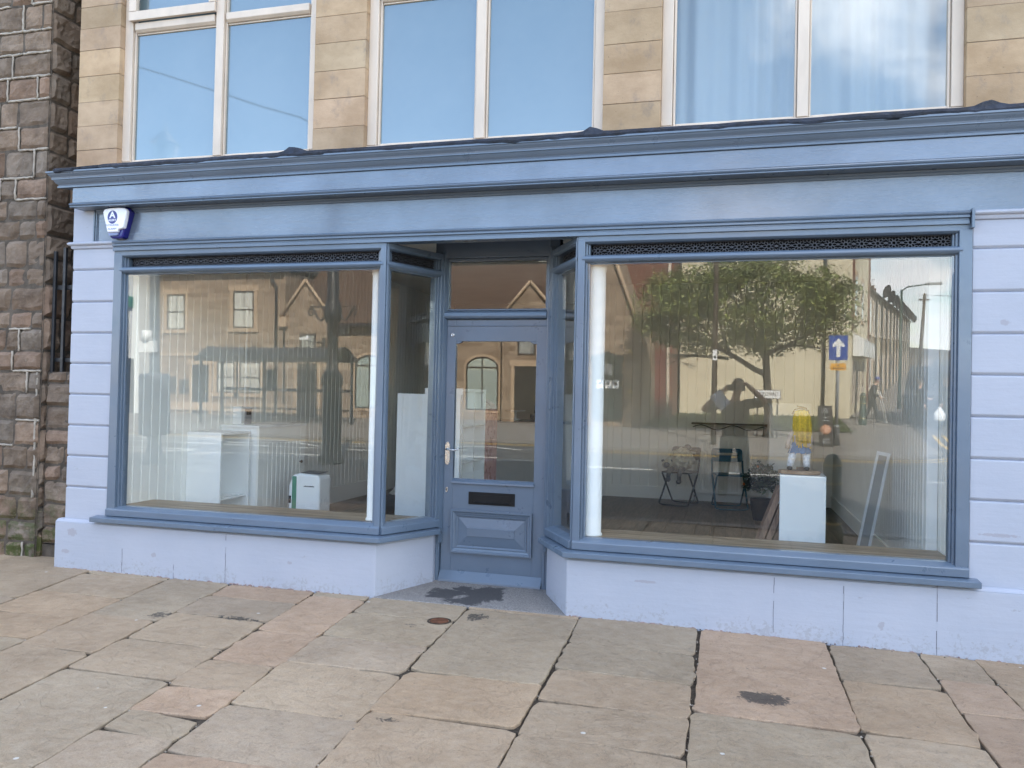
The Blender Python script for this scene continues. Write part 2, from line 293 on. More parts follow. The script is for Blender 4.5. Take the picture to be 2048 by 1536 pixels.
# ------------------------------------------------------------------ mesh helpers
class MB:
    def __init__(s): s.v = []; s.f = []; s.mi = []; s.ti = []; s.sm = []; s.T = Matrix.Identity(4); s.tint = (1, 1, 1); s.mat = 0; s.smooth = False
    def add(s, vs_, fs, mat=None, smooth=None, tint=None):
        b = len(s.v)
        for p in vs_: s.v.append(tuple(s.T @ Vector(p)))
        for f in fs:
            s.f.append([b + i for i in f]); s.mi.append(s.mat if mat is None else mat); s.ti.append(s.tint if tint is None else tint)
            s.sm.append(s.smooth if smooth is None else smooth)
        return s
    def box(s, x0, x1, y0, y1, z0, z1, **k):
        v = [(x, y, z) for z in (z0, z1) for y in (y0, y1) for x in (x0, x1)]
        return s.add(v, [(0, 2, 3, 1), (4, 5, 7, 6), (0, 1, 5, 4), (2, 6, 7, 3), (0, 4, 6, 2), (1, 3, 7, 5)], **k)
    def prism(s, pts, z0, z1, **k):
        n = len(pts); v = [(x, y, z0) for x, y in pts] + [(x, y, z1) for x, y in pts]
        return s.add(v, [tuple(range(n))[::-1], tuple(range(n, 2 * n))] + [(i, (i + 1) % n, n + (i + 1) % n, n + i) for i in range(n)], **k)
    def barx(s, prof, x0, x1, m0=0.0, m1=0.0, **k):
        """profile of (y, z) swept along x; m0 / m1: mitre, end x shifts with -y"""
        n = len(prof); v = [(x0 + m0 * y, y, z) for y, z in prof] + [(x1 + m1 * y, y, z) for y, z in prof]
        return s.add(v, [tuple(range(n)), tuple(range(n, 2 * n))[::-1]] + [(i, n + i, n + (i + 1) % n, (i + 1) % n) for i in range(n)], **k)
    def tube(s, pts, rad, n=8, caps=True, **k):
        pts = [Vector(p) for p in pts]; m = len(pts)
        if not isinstance(rad, (list, tuple)): rad = [rad] * m
        vs_ = []; up = None
        for i, p in enumerate(pts):
            d = (pts[min(i + 1, m - 1)] - pts[max(i - 1, 0)]).normalized()
            if up is None: up = Vector((0, 0, 1)) if abs(d.z) < 0.9 else Vector((1, 0, 0))
            a = d.cross(up).normalized(); b = a.cross(d).normalized(); up = b
            for j in range(n):
                t = 2 * math.pi * j / n; vs_.append(p + (a * math.cos(t) + b * math.sin(t)) * rad[i])
        fs = [(i * n + j, i * n + (j + 1) % n, (i + 1) * n + (j + 1) % n, (i + 1) * n + j) for i in range(m - 1) for j in range(n)]
        if caps: fs += [tuple(range(n))[::-1], tuple(range((m - 1) * n, m * n))]
        k.setdefault('smooth', True)
        return s.add(vs_, fs, **k)
    def lathe(s, prof, c=(0, 0, 0), n=20, **k):
        vs_ = [(c[0] + r * math.cos(2 * math.pi * j / n), c[1] + r * math.sin(2 * math.pi * j / n), c[2] + z) for r, z in prof for j in range(n)]
        m = len(prof)
        fs = [(i * n + j, i * n + (j + 1) % n, (i + 1) * n + (j + 1) % n, (i + 1) * n + j) for i in range(m - 1) for j in range(n)]
        fs += [tuple(range(n))[::-1], tuple(range((m - 1) * n, m * n))]
        k.setdefault('smooth', True)
        return s.add(vs_, fs, **k)
    def ball(s, c, r, n=12, **k):
        if not isinstance(r, (list, tuple)): r = (r, r, r)
        m = n // 2 + 1
        vs_ = [(c[0] + r[0] * math.sin(math.pi * max(0.02, min(0.98, i / (m - 1)))) * math.cos(2 * math.pi * j / n), c[1] + r[1] * math.sin(math.pi * max(0.02, min(0.98, i / (m - 1)))) * math.sin(2 * math.pi * j / n), c[2] - r[2] * math.cos(math.pi * i / (m - 1))) for i in range(m) for j in range(n)]
        fs = [(i * n + j, i * n + (j + 1) % n, (i + 1) * n + (j + 1) % n, (i + 1) * n + j) for i in range(m - 1) for j in range(n)]
        fs += [tuple(range(n))[::-1], tuple(range((m - 1) * n, m * n))]
        k.setdefault('smooth', True)
        return s.add(vs_, fs, **k)
    def build(s, name, mats, parent=None, bevel=0.0, seg=2, recalc=True):
        me = bpy.data.meshes.new(name); me.from_pydata(s.v, [], s.f)
        if not isinstance(mats, (list, tuple)): mats = [mats]
        for m in mats: me.materials.append(MT[m] if isinstance(m, str) else m)
        me.polygons.foreach_set('material_index', s.mi); me.polygons.foreach_set('use_smooth', s.sm)
        a = me.attributes.new('tint', 'FLOAT_COLOR', 'FACE')
        buf = []
        for t in s.ti: buf += [t[0], t[1], t[2], 1.0]
        a.data.foreach_set('color', buf)
        if recalc:
            bm = bmesh.new(); bm.from_mesh(me); bmesh.ops.recalc_face_normals(bm, faces=bm.faces); bm.to_mesh(me); bm.free()
        me.update()
        o = bpy.data.objects.new(name, me); COL.objects.link(o)
        if parent: o.parent = parent
        if bevel:
            b = o.modifiers.new('edge', 'BEVEL'); b.width = bevel; b.segments = seg; b.limit_method = 'ANGLE'; b.angle_limit = R(35); b.harden_normals = False
        return o
def tag(o, label=None, cat=None, group=None, kind=None):
    if label: o['label'] = label
    if cat: o['category'] = cat
    if group: o['group'] = group
    if kind: o['kind'] = kind
    return o
def thing(name, label, cat, loc=(0, 0, 0), rz=0.0, group=None):
    o = bpy.data.objects.new(name, None); COL.objects.link(o); o.empty_display_size = 0.1
    o.location = loc; o.rotation_euler = (0, 0, rz)
    return tag(o, label, cat, group)
def copy_tree(o, parent=None):
    kids = [c for c in o.children]
    c = o.copy(); COL.objects.link(c)
    if parent: c.parent = parent
    for ch in kids: copy_tree(ch, c)
    return c
def text(name, body, size, loc, rot, m, parent=None, depth=0.001, bold=0.0, align='CENTER', sx=1.0):
    cu = bpy.data.curves.new(name, 'FONT'); cu.body = body; cu.size = size; cu.align_x = align; cu.align_y = 'CENTER'; cu.extrude = depth; cu.offset = bold
    cu.materials.append(MT[m]); tmp = bpy.data.objects.new(name, cu); me = bpy.data.meshes.new_from_object(tmp)
    bpy.data.objects.remove(tmp); o = bpy.data.objects.new(name, me); COL.objects.link(o)
    o.location = loc; o.rotation_euler = rot; o.scale = (sx, 1, 1)
    if parent: o.parent = parent
    return o
def frame_T(org, ang): return Matrix.Translation(org) @ Matrix.Rotation(ang, 4, 'Z')
def rnd(a, b): return random.uniform(a, b)
def rtint(a=0.12, hue=0.04):
    b = 1 + rnd(-a, a); return (b * (1 + rnd(-hue, hue)), b, b * (1 + rnd(-hue, hue)))

# ------------------------------------------------------------------ ground
def gz(x): return -0.016 * min(max(0.0, x + 0.5), 5.0)                 # the pavement falls a little to one side
def far_z(y): return -0.20 + 0.014 * max(0.0, -14.0 - y)
def road_z(y): return -0.115 - 0.016 * min(max(0.0, -3.6 - y), 10.0) if y > -14 else -0.275 + 0.014 * (-14.0 - y)
mb = MB()
xs = [-500, -120, -60, -30, -15, -6, 0, 6, 12, 20, 40, 120, 500]
ys = [400, 60, 12, -3.3, -3.61, -8, -13.6, -20, -27, -40, -70, -110, -160, -500]
def base_z(y): return -0.06 if y > -3.5 else (road_z(y) - 0.03 if y > -14 else far_z(y) - 0.09)
mb.add([(x, y, base_z(max(y, -160))) for y in ys for x in xs], [(i * len(xs) + j, i * len(xs) + j + 1, (i + 1) * len(xs) + j + 1, (i + 1) * len(xs) + j) for i in range(len(ys) - 1) for j in range(len(xs) - 1)])
tag(mb.build('ground', simple("bare_earth", (0.12, 0.10, 0.08), 0.95, 0.1, 0.2, 2, 0.3, 30)), kind='structure')

# near pavement: riven stone flags laid in strips, each strip with its own cross joints (measured on the photograph)
JX = [(-12.5, -12.3), (-11.6, -11.3), (-10.6, -10.3), (-9.7, -9.4), (-8.8, -8.4), (-7.9, -7.5), (-7.0, -6.5), (-6.0, -5.5), (-5.03, -4.48), (-4.26, -3.83), (-3.72, -3.31), (-2.98, -2.66), (-2.53, -2.25), (-1.77, -1.58), (-0.96, -0.87),
      (-0.17, -0.14), (0.62, 0.62), (1.15, 1.12), (1.47, 1.46), (2.15, 2.15), (2.95, 2.95), (3.8, 3.8), (4.5, 4.5), (5.4, 5.4), (6.2, 6.2)]
CY = {8: [-0.13, -0.69, -1.22], 7: [-0.92], 9: [-1.08, -1.73], 10: [-0.40, -0.87, -1.43, -1.97, -2.93], 11: [-0.15, -1.03, -1.60, -2.0, -2.33, -2.55],
      12: [-0.45, -1.0, -1.49, -2.12, -2.65], 13: [-0.11, -1.41, -1.99], 14: [-0.63, -1.13, -1.61, -2.03], 15: [-1.5], 16: [-0.73, -1.47], 17: [-0.51, -1.03], 18: [-0.99]}
mb = MB(); mb.mat = 1
mb.add([(-40, 1.6, -0.014), (-0.5, 1.6, -0.014), (4.5, 1.6, gz(4.5) - 0.014), (40, 1.6, gz(9) - 0.014), (-40, -3.5, -0.014), (-0.5, -3.5, -0.014), (4.5, -3.5, gz(4.5) - 0.014), (40, -3.5, gz(9) - 0.014)], [(4, 5, 1, 0), (5, 6, 2, 1), (6, 7, 3, 2)])
PAL = [(1.0, 1.0, 1.0), (1.04, 1.0, 0.95), (0.97, 0.985, 0.965), (1.07, 1.0, 0.92), (0.99, 1.0, 0.97), (1.03, 1.01, 0.97), (0.95, 0.965, 0.95), (1.07, 0.975, 0.93)]
def slab(x0a, x1a, x0b, x1b, y0, y1, tint):
    """x0a/x1a: far edge ends, x0b/x1b: near edge ends; y0 far, y1 near"""
    gap = 0.006 + 0.005 * random.random()
    sl = rnd(-0.02, 0.02)
    c = [(x0a + gap, y0 - gap + sl), (x1a - gap, y0 - gap - sl), (x1b - gap, y1 + gap - sl), (x0b + gap, y1 + gap + sl)]
    c = [(px + rnd(-0.009, 0.009), py + rnd(-0.012, 0.012)) for px, py in c]
    out = []
    for q in range(4):
        ax, ay = c[q]; bx, by = c[(q + 1) % 4]; L = math.hypot(bx - ax, by - ay); n = max(3, int(L / 0.05))
        nx, ny = (by - ay) / L, -(bx - ax) / L
        cut = rnd(0.008, 0.030)
        for i in range(n):
            t = i / n
            if i == 0: 
                out.append((ax + (bx - ax) * 0.02 , ay + (by - ay) * 0.02)); continue
            o = 0.014 * (mnoise.noise((ax * 3 + t * L * 7, ay * 3 + q * 9.1, 0.3))) + rnd(-0.003, 0.003)
            if random.random() < 0.03: o -= rnd(0.006, 0.02)
            out.append((ax + (bx - ax) * t + nx * -abs(o) * 1.0, ay + (by - ay) * t + ny * -abs(o) * 1.0))
    n = len(out); cx_ = sum(p[0] for p in out) / n; cy_ = sum(p[1] for p in out) / n
    ta, tb, dz = rnd(-0.004, 0.004), rnd(-0.004, 0.004), rnd(-0.003, 0.003)
    def hz(px, py): return gz(px) + dz + ta * (px - cx_) + tb * (py - cy_)
    rings = []
    for ins, z in ((0.0, -0.03), (0.0, -0.006), (0.002, -0.0015), (0.007, 0.0)):
        r = []
        for px, py in out:
            d = math.hypot(px - cx_, py - cy_); k = max(0.0, 1 - ins / d)
            qx, qy = cx_ + (px - cx_) * k, cy_ + (py - cy_) * k
            r.append((qx, qy, hz(qx, qy) + z))
        rings.append(r)
    vs_ = [p for r in rings for p in r]
    fs = [(a * n + i, a * n + (i + 1) % n, (a + 1) * n + (i + 1) % n, (a + 1) * n + i) for a in range(3) for i in range(n)]
    fs.append(tuple(range(3 * n, 4 * n)))
    mb.add(vs_, fs, mat=0, tint=tint, smooth=False)
for ci in range(len(JX) - 1):
    ys_ = sorted(CY.get(ci, []), reverse=True)
    top = 1.1 if JX[ci][0] < -5.0 else -0.035
    if not ys_: ys_ = [top - rnd(0.3, 0.9)]
    while ys_[-1] > -3.0: ys_.append(ys_[-1] - rnd(0.4, 0.9))
    ys_[-1] = -3.46
    prev = top
    for y in ys_:
        if prev - y < 0.06: continue
        f = lambda yy, J: J[0] + (J[1] - J[0]) * (-yy / 2.5)
        p = random.choice(PAL); b = rnd(0.88, 1.07) * (1.08 if JX[ci][0] < -1.6 else 0.98)
        slab(f(prev, JX[ci]), f(prev, JX[ci + 1]), f(y, JX[ci]), f(y, JX[ci + 1]), prev, y, (p[0] * b, p[1] * b, p[2] * b))
        prev = y
tag(mb.build('pavement', ['slab', 'dirt']), kind='structure')
# loose grit and chips caught in the joints and along the wall foot
mb = MB()
for i in range(700):
    ci = random.randrange(8, 19); y = rnd(-3.2, -0.03)
    if random.random() < 0.3: x, y = rnd(-5.3, 2.2), -0.045 - abs(random.gauss(0, 0.02))
    else: x = JX[ci][0] + (JX[ci][1] - JX[ci][0]) * (-y / 2.5) + random.gauss(0, 0.008)
    r = abs(random.gauss(0.0035, 0.002)) + 0.0015; g = random.choice([0.25, 0.45, 0.8, 1.3])
    mb.ball((x, y, gz(x) - 0.006 + r * 0.4), (r, r * rnd(0.6, 1.2), r * 0.7), 5, tint=(g, g * 0.95, g * 0.9))
tag(mb.build('gravel', simple("pale_grit", (0.30, 0.27, 0.235), 0.9, 0.2, 0.2, 90, 0.0, tinted=True), recalc=False), kind='stuff')
# stopcock lid
t = thing('stopcock_cover', 'small rusty iron lid set in a pinkish flag in front of the door', 'drain cover', (-1.83, -0.47, gz(-1.83)), 0.2)
mb = MB(); mb.lathe([(0.062, -0.01), (0.062, 0.003), (0.055, 0.005), (0.050, 0.003), (0.02, 0.004), (0.0, 0.004)], n=22); mb.box(-0.02, 0.02, -0.006, 0.006, 0.004, 0.006); mb.build('lid', 'rust', t)
mb = MB(); mb.lathe([(0.082, -0.012), (0.080, 0.0025), (0.066, 0.0025), (0.066, -0.012)], n=22); mb.build('frame', 'dirt', t)

# ------------------------------------------------------------------ the shop building
SHOP = thing('shop_building', 'stone fronted shop with slate blue shopfront and pale lilac pilasters', 'building')
XL, XR = -5.34, 1.437
def part(name, mbx, mats, parent=None, bevel=0.0, **k): return mbx.build(name, mats, parent or SHOP, bevel, **k)

# upper wall: ashlar piers in coursed blocks
mb = MB()
ZC = [3.28, 3.488, 3.690, 3.893, 4.112, 4.331, 4.517, 4.70, 4.90, 5.10, 5.30, 5.52]
def pier(x0, x1, zs, yb=0.62, ch=0.0):
    for a, b in zip(zs[:-1], zs[1:]):
        mb.tint = rtint(0.11, 0.035)
        j = rnd(-0.002, 0.002)
        mb.box(x0, x1, 0.0 + j, yb, a + 0.0014, b - 0.0014)
    mb.tint = (0.55, 0.5, 0.45); mb.box(x0 + 0.006, x1 - 0.006, 0.004, yb - 0.01, zs[0] - 0.1, zs[-1], mat=1)
ZB = [3.25, 3.527, 3.75, 3.966, 4.182, 4.391, 4.60, 4.81, 5.02, 5.24, 5.52]
ZD = [3.25, 3.545, 3.757, 3.963, 4.194, 4.40, 4.61, 4.82, 5.03, 5.25, 5.52]
ZE = [3.25, 3.553, 3.765, 3.986, 4.20, 4.41, 4.62, 4.83, 5.04, 5.26, 5.52]
WIN = [(-4.935, -3.13), (-2.70, -0.885), (-0.487, 1.39)]
pier(XL, WIN[0][0], ZC); pier(WIN[0][1], WIN[1][0], ZB); pier(WIN[1][1], WIN[2][0], ZD)
for q in range(6): pier(WIN[2][1] + q * 0.62, WIN[2][1] + (q + 1) * 0.62 - 0.003, [z + (q % 2) * 0.0 for z in ZE])
for q in range(18): mb.tint = rtint(0.1, 0.03); mb.box(XL + q * 0.57, XL + q * 0.57 + 0.566, 0.0, 0.62, 5.523, 5.83)
for r in range(7):
    for q in range(18): mb.tint = rtint(0.1, 0.03); mb.box(XL + q * 0.57 , XL + q * 0.57 + 0.566, 0.0, 0.62, 5.834 + r * 0.31, 6.14 + r * 0.31)
part('upper_wall', mb, ['ashlar', 'mortar'], bevel=0.0025)
mb = MB()                                                            # side, back and party walls, upper floor slab
mb.box(XL + 0.003, XL + 0.36, 0.63, 2.9, -0.3, 8.2); mb.box(4.6, 4.96, 0.63, 2.9, -0.3, 8.2); mb.box(XL + 0.37, 4.59, 2.6, 2.9, 3.37, 8.2)
mb.box(XL + 0.003, XL + 0.36, 2.91, 9.4, -0.3, 3.42); mb.box(4.6, 4.96, 2.91, 9.4, -0.3, 3.42); mb.box(XL + 0.37, 4.59, 9.1, 9.4, -0.3, 3.42)
mb.box(4.6, 4.96, -0.0, 0.62, -0.3, 3.2)
mb.box(XL + 0.37, 4.59, 0.63, 2.59, 3.24, 3.36); mb.box(XL + 0.37, 4.59, 1.9, 2.0, 3.37, 8.0)
part('side_wall', mb, 'rubble')
RL = (-2.3, 1.2, 3.0, 4.1)                                             # unseen opening, added to let daylight into the dim shop
mb = MB(); mb.box(XL + 0.37, RL[0], 2.91, 9.09, 3.24, 3.40); mb.box(RL[1], 4.59, 2.91, 9.09, 3.24, 3.40); mb.box(RL[0], RL[1], RL[3], 9.09, 3.24, 3.40); mb.box(RL[0], RL[1], 2.91, RL[2], 3.24, 3.40)
part('rear_roof', mb, 'slate')
mb = MB(); mb.box(RL[0] - 0.05, RL[0] + 0.02, RL[2], RL[3], 3.405, 3.50); mb.box(RL[1] - 0.02, RL[1] + 0.05, RL[2], RL[3], 3.405, 3.50); mb.box(RL[0] - 0.05, RL[1] + 0.05, RL[3] - 0.02, RL[3] + 0.05, 3.405, 3.50); mb.box(RL[0] - 0.05, RL[1] + 0.05, RL[2] - 0.05, RL[2] - 0.001, 3.405, 3.50)
rfl_ = part('added_rooflight', mb, 'white')  # kerb of the added opening, out of view, there only for the light
k = NT("added_daylight_diffuser"); tl = k.n("ShaderNodeBsdfTranslucent"); tl.inputs[0].default_value = (0.42, 0.43, 0.41, 1); k.l(tl.outputs[0], k.out.inputs[0])  # translucent sheet added to spread daylight over the back of the shop
mb = MB(); mb.box(RL[0] + 0.021, RL[1] - 0.021, RL[2] + 0.001, RL[3] - 0.021, 3.47, 3.476); mb.build('pane', k.m, rfl_)
mb = MB(); mb.prism([(XL - 0.15, -0.25), (5.1, -0.25), (5.1, 3.0), (XL - 0.15, 3.0)], 8.2, 8.3)
mb.add([(XL - 0.15, -0.3, 8.32), (5.1, -0.3, 8.32), (5.1, 1.4, 9.9), (XL - 0.15, 1.4, 9.9), (XL - 0.15, 3.1, 8.32), (5.1, 3.1, 8.32)], [(0, 1, 2, 3), (3, 2, 5, 4), (0, 3, 4), (1, 5, 2), (0, 4, 5, 1)])
part('roof', mb, simple("welsh_slate", (0.07, 0.075, 0.085), 0.6, 0.4, 0.2, 6, 0.3, 20))

# upper windows
def upper_window(i, x0, x1, mull, trans):
    y0, y1 = 0.055, 0.125
    f = MB(); zb, zt = 3.325, 5.52
    f.barx([(0.03, zb), (0.03, zb + 0.04), (0.06, zb + 0.062), (0.13, zb + 0.062), (0.13, zb)], x0 - 0.004, x1 + 0.004)          # sill rail
    f.box(x0, x0 + 0.075, y0, y1, zb + 0.064, zt); f.box(x1 - 0.07, x1, y0, y1, zb + 0.064, zt)
    f.box(x0 + 0.078, x0 + 0.094, y0 + 0.022, y1, zb + 0.064, zt); f.box(x1 - 0.088, x1 - 0.073, y0 + 0.022, y1, zb + 0.064, zt)
    f.box(mull - 0.036, mull + 0.036, y0 - 0.004, y1, zb + 0.064, zt)
    f.box(mull - 0.052, mull - 0.039, y0 + 0.022, y1, zb + 0.064, zt); f.box(mull + 0.039, mull + 0.052, y0 + 0.022, y1, zb + 0.064, zt)
    for a, b in ((x0 + 0.096, mull - 0.054), (mull + 0.054, x1 - 0.09)):
        f.barx([(y0 - 0.002, trans + 0.02), (y0 - 0.002, trans + 0.075), (y1, trans + 0.075), (y1, trans), (y0 + 0.02, trans)], a, b)
        f.box(a, b, y0 + 0.03, y1, trans - 0.014, trans - 0.002)
        f.box(a, b, y0 + 0.02, y1, zb + 0.064, zb + 0.078)
    w = part('upper_window', f, 'cream', bevel=0.004)
    a, b = x0 + 0.078, mull - 0.04
    s_ = MB()                                                         # top hung sashes stand proud of the frame
    s_.box(a - 0.02, b + 0.008, y0 - 0.035, y0 - 0.006, trans + 0.085, trans + 0.16); s_.box(a - 0.02, a + 0.05, y0 - 0.035, y0 - 0.006, trans + 0.163, zt); s_.box(b - 0.05, b + 0.008, y0 - 0.035, y0 - 0.006, trans + 0.163, zt)
    s_.build('top_sash', 'cream', w, 0.003)
    film = 'frosted' if i < 2 else 'upglass'
    for a, b in ((x0 + 0.09, mull - 0.05), (mull + 0.05, x1 - 0.085)):
        for z0, z1 in ((zb + 0.07, trans - 0.008), (trans + 0.07, zt)):
            g = MB(); g.box(a, b, 0.098, 0.104, z0, z1); g.build('pane', film, w)
    if i == 2:
        cu = MB(); n = 150; vs_ = []
        for q in range(n + 1):
            x = x0 + 0.03 + (x1 - x0 - 0.06) * q / n
            y = 0.27 + 0.012 * math.sin(q * 0.62 + 1.2 * math.sin(q * 0.11)) + 0.016 * math.sin(q * 0.23)
            vs_ += [(x, y, 3.40), (x, y + 0.012 * math.sin(q * 0.3), 5.5)]
        cu.add(vs_, [(2 * q, 2 * q + 2, 2 * q + 3, 2 * q + 1) for q in range(n)], smooth=True)
        k = NT("net_curtain"); d = k.n("ShaderNodeBsdfDiffuse"); d.inputs[0].default_value = (0.52, 0.57, 0.60, 1); tl = k.n("ShaderNodeBsdfTranslucent"); tl.inputs[0].default_value = (0.7, 0.72, 0.74, 1)
        mx = k.n("ShaderNodeMixShader"); mx.inputs[0].default_value = 0.35; k.l(d.outputs[0], mx.inputs[1]); k.l(tl.outputs[0], mx.inputs[2]); k.l(mx.outputs[0], k.out.inputs[0])
        cu.build('curtain', k.m, w, recalc=False)
    return w
upper_window(0, *WIN[0], -4.02, 4.47); upper_window(1, *WIN[1], -1.80, 4.49); upper_window(2, *WIN[2], 0.435, 4.70)

# flashing over the cornice
mb = MB(); n = 220; vs_ = []; X0, X1 = XL + 0.0, 4.9
for i in range(n + 1):
    x = XL - 0.02 + (X1 - XL) * i / n
    lump = sum(h * math.exp(-((x - c) / w) ** 2) for c, w, h in ((-3.20, 0.05, 0.055), (-0.925, 0.045, 0.05), (1.47, 0.06, 0.05), (1.9, 0.2, 0.012)))
    e = 0.010 * mnoise.noise((x * 3.1, 0.2, 0)) + 0.005 * mnoise.noise((x * 14, 1.2, 0)) + rnd(-0.0015, 0.0015)
    zt_ = 3.312 + 0.75 * lump + 0.4 * e; yf = -0.205 + 0.02 * mnoise.noise((x * 1.7, 4, 0)) + 0.5 * e
    zb_ = 3.258 + 1.0 * e
    if x < -4.9: yf = -0.215; zt_ = 3.298
    if -5.15 < x < -4.92: zb_ += 0.014; yf += 0.03
    vs_ += [(x, yf, zb_), (x, yf - 0.004, zb_ + 0.016), (x, yf + 0.02, zt_ - 0.012), (x, -0.10, zt_ + 0.006), (x, 0.03, 3.345 + 0.3 * lump), (x, 0.03, 3.24), (x, yf + 0.03, 3.24)]
fs = [(7 * i + j, 7 * (i + 1) + j, 7 * (i + 1) + (j + 1) % 7, 7 * i + (j + 1) % 7) for i in range(n) for j in range(7)] + [tuple(range(7)), tuple(range(7 * n, 7 * n + 7))[::-1]]
mb.add(vs_, fs, smooth=False); part('lead_flashing', mb, 'slate')

# cornice, frieze box and soffit
prof = [(0.0, 3.262), (-0.205, 3.262), (-0.205, 3.250), (-0.196, 3.247), (-0.193, 3.238)] + \
       [(-0.186, 3.230), (-0.176, 3.219), (-0.173, 3.208), (-0.173, 3.201), (-0.164, 3.199), (-0.160, 3.190), (-0.150, 3.176), (-0.139, 3.165), (-0.136, 3.156), (-0.142, 3.152), (-0.142, 3.140), (-0.127, 3.138), (0.0, 3.138)]
BX = XL + 0.096                                                        # the box stops short of the pilaster edge
mb = MB(); mb.barx(prof, BX, 4.9, m0=1.0, smooth=False); part('cornice', mb, 'bluew', bevel=0.0)
mb = MB(); mb.box(BX, 4.9, -0.127, -0.002, 3.012, 3.136); part('frieze', mb, 'bluef', bevel=0.002)
mb = MB(); mb.barx([(0.0, 3.010), (-0.130, 3.010), (-0.142, 3.006), (-0.146, 2.998), (-0.142, 2.990), (-0.134, 2.986), (-0.138, 2.982), (-0.138, 2.976), (-0.127, 2.974), (0.0, 2.974)], BX, 4.9, m0=0.12)
mb.barx([(-0.001, 2.972), (-0.030, 2.972), (-0.026, 2.962), (-0.014, 2.955), (-0.010, 2.944), (-0.001, 2.942)], -5.10, 4.9)
part('frieze_bead', mb, 'bluew')

# fascia board with its lower mouldings
mb = MB(); mb.box(-5.118, 4.9, 0.0, 0.05, 2.702, 2.974); part('fascia', mb, 'bluef')
mb = MB()
mb.barx([(0.0, 2.70), (-0.020, 2.712), (-0.034, 2.708), (-0.040, 2.699), (-0.036, 2.690), (-0.026, 2.686), (-0.026, 2.682), (-0.032, 2.680), (-0.032, 2.668), (-0.016, 2.664), (-0.016, 2.655), (-0.022, 2.653), (-0.022, 2.628), (0.06, 2.628), (0.06, 2.70)], -4.925, 1.415)
mb.box(-5.136, -5.122, -0.014, 0.04, 2.71, 2.97); mb.box(-5.118, -5.106, -0.008, -0.0005, 2.705, 2.97); mb.box(-5.099, -5.094, -0.006, -0.0005, 2.705, 2.97)
mb.box(1.420, 1.437, -0.05, 0.03, 2.60, 2.72)
part('fascia_moulding', mb, 'bluew', bevel=0.0015)

# pilasters: rusticated plaster
GZ = [0.397, 0.667, 0.925, 1.180, 1.438, 1.696, 1.950, 2.210, 2.478]
def pilaster(x0, x1, lo):
    m = MB()
    for a, b in zip(GZ, GZ[1:] + [2.655]):
        g0 = 0.0 if a == GZ[0] else 0.010; g1 = 0.010 if b < 2.6 else 0.0
        c0, c1 = (x0, x1 - 0.0) if lo else (x0 + 0.0, x1)
        m.barx([(0.10, a), (0.014, a + 0.0), (0.0, a + g0 + 0.006 * (g0 > 0)), (0.0, b - g1 * 0.9), (0.016, b), (0.10, b)], c0, c1)
    m.box(x0, x1, 0.018, 0.30, GZ[0], 2.655)
    if lo: m.barx([(0.0, 2.655), (-0.012, 2.657), (-0.016, 2.672), (-0.016, 2.680), (-0.030, 2.684), (-0.038, 2.694), (-0.036, 2.704), (-0.026, 2.711), (0.0, 2.713), (0.2, 2.713), (0.2, 2.655)], x0, x1 + 0.02, m0=1.0)
    else: m.barx([(0.0, 2.655), (-0.012, 2.657), (-0.016, 2.672), (-0.016, 2.680), (-0.030, 2.684), (-0.038, 2.694), (-0.036, 2.704), (-0.026, 2.711), (0.0, 2.713), (0.2, 2.713), (0.2, 2.655)], x0 - 0.0, x1)
    if lo: m.box(x0 - 0.006, -5.138, -0.002, 0.3, 2.714, 3.20)
    return part('pilaster', m, 'lilac', bevel=0.004)
pilaster(XL, -4.924, True); pilaster(1.438, 4.6, False)

# stall riser and plinth, splayed into the doorway
def plinth(pts, ztop, zlow=-0.25):
    m = MB(); m.prism(pts, zlow, ztop - 0.02)
    n = len(pts); cxx = sum(p[0] for p in pts) / n; cyy = sum(p[1] for p in pts) / n
    ins = [(p[0] + (0.02 if p[0] < cxx else -0.02) * 0.0, p[1] + (0.028 if p[1] < 0 else 0.0)) for p in pts]
    v = [(x, y, ztop - 0.02) for x, y in pts] + [(x, y, ztop) for x, y in ins]
    m.add(v, [(i, (i + 1) % n, n + (i + 1) % n, n + i) for i in range(n)] + [tuple(range(n, 2 * n))])
    return part('stallriser', m, 'lilac', bevel=0.008)
plinth([(-5.395, -0.045), (-2.495, -0.045), (-2.245, 0.49), (-2.245, 0.60), (-5.395, 0.60)], 0.402)
plinth([(4.6, -0.045), (4.6, 0.55), (-1.305, 0.55), (-1.305, 0.42), (-1.062, -0.045)], 0.402)
mb = MB()                                                               # hairline joints in the render of the stall riser
for x, z1 in ((-4.72, 0.20), (-4.23, 0.11), (-3.76, 0.38), (0.30, 0.37), (0.72, 0.35), (1.255, 0.40)):
    zz = gz(x) - 0.02
    for q in range(8):
        a, b = zz + (z1 - zz) * q / 8, zz + (z1 - zz) * (q + 1) / 8
        if random.random() < 0.12: continue
        xx = x + rnd(-0.0015, 0.0015); w = rnd(0.0008, 0.0020)
        mb.box(xx - w, xx + w, -0.0462, -0.040, a, b)
part('render_crack', mb, simple("crack_dirt", (0.14, 0.14, 0.16), 0.9, 0.1, 0.2, 30, 0))['kind'] = 'stuff'
mb = MB()
for i in range(260):                                                     # broken edge of old pink render along the pavement
    x = rnd(-5.39, 3.0)
    if -2.48 < x < -1.07: continue
    w = rnd(0.006, 0.03); h = rnd(0.003, 0.011)
    mb.ball((x, -0.046, gz(x) - 0.001), (w, rnd(0.002, 0.006), h), 6, tint=random.choice([(1, 1, 1), (1.0, 0.78, 0.72), (0.9, 0.72, 0.66), (1.25, 1.22, 1.2)]))
part('render_edge', mb, simple("flaked_render", (0.30, 0.275, 0.275), 0.9, 0.2, 0.2, 40, 0.3, 60, tinted=True), recalc=False)['kind'] = 'stuff'
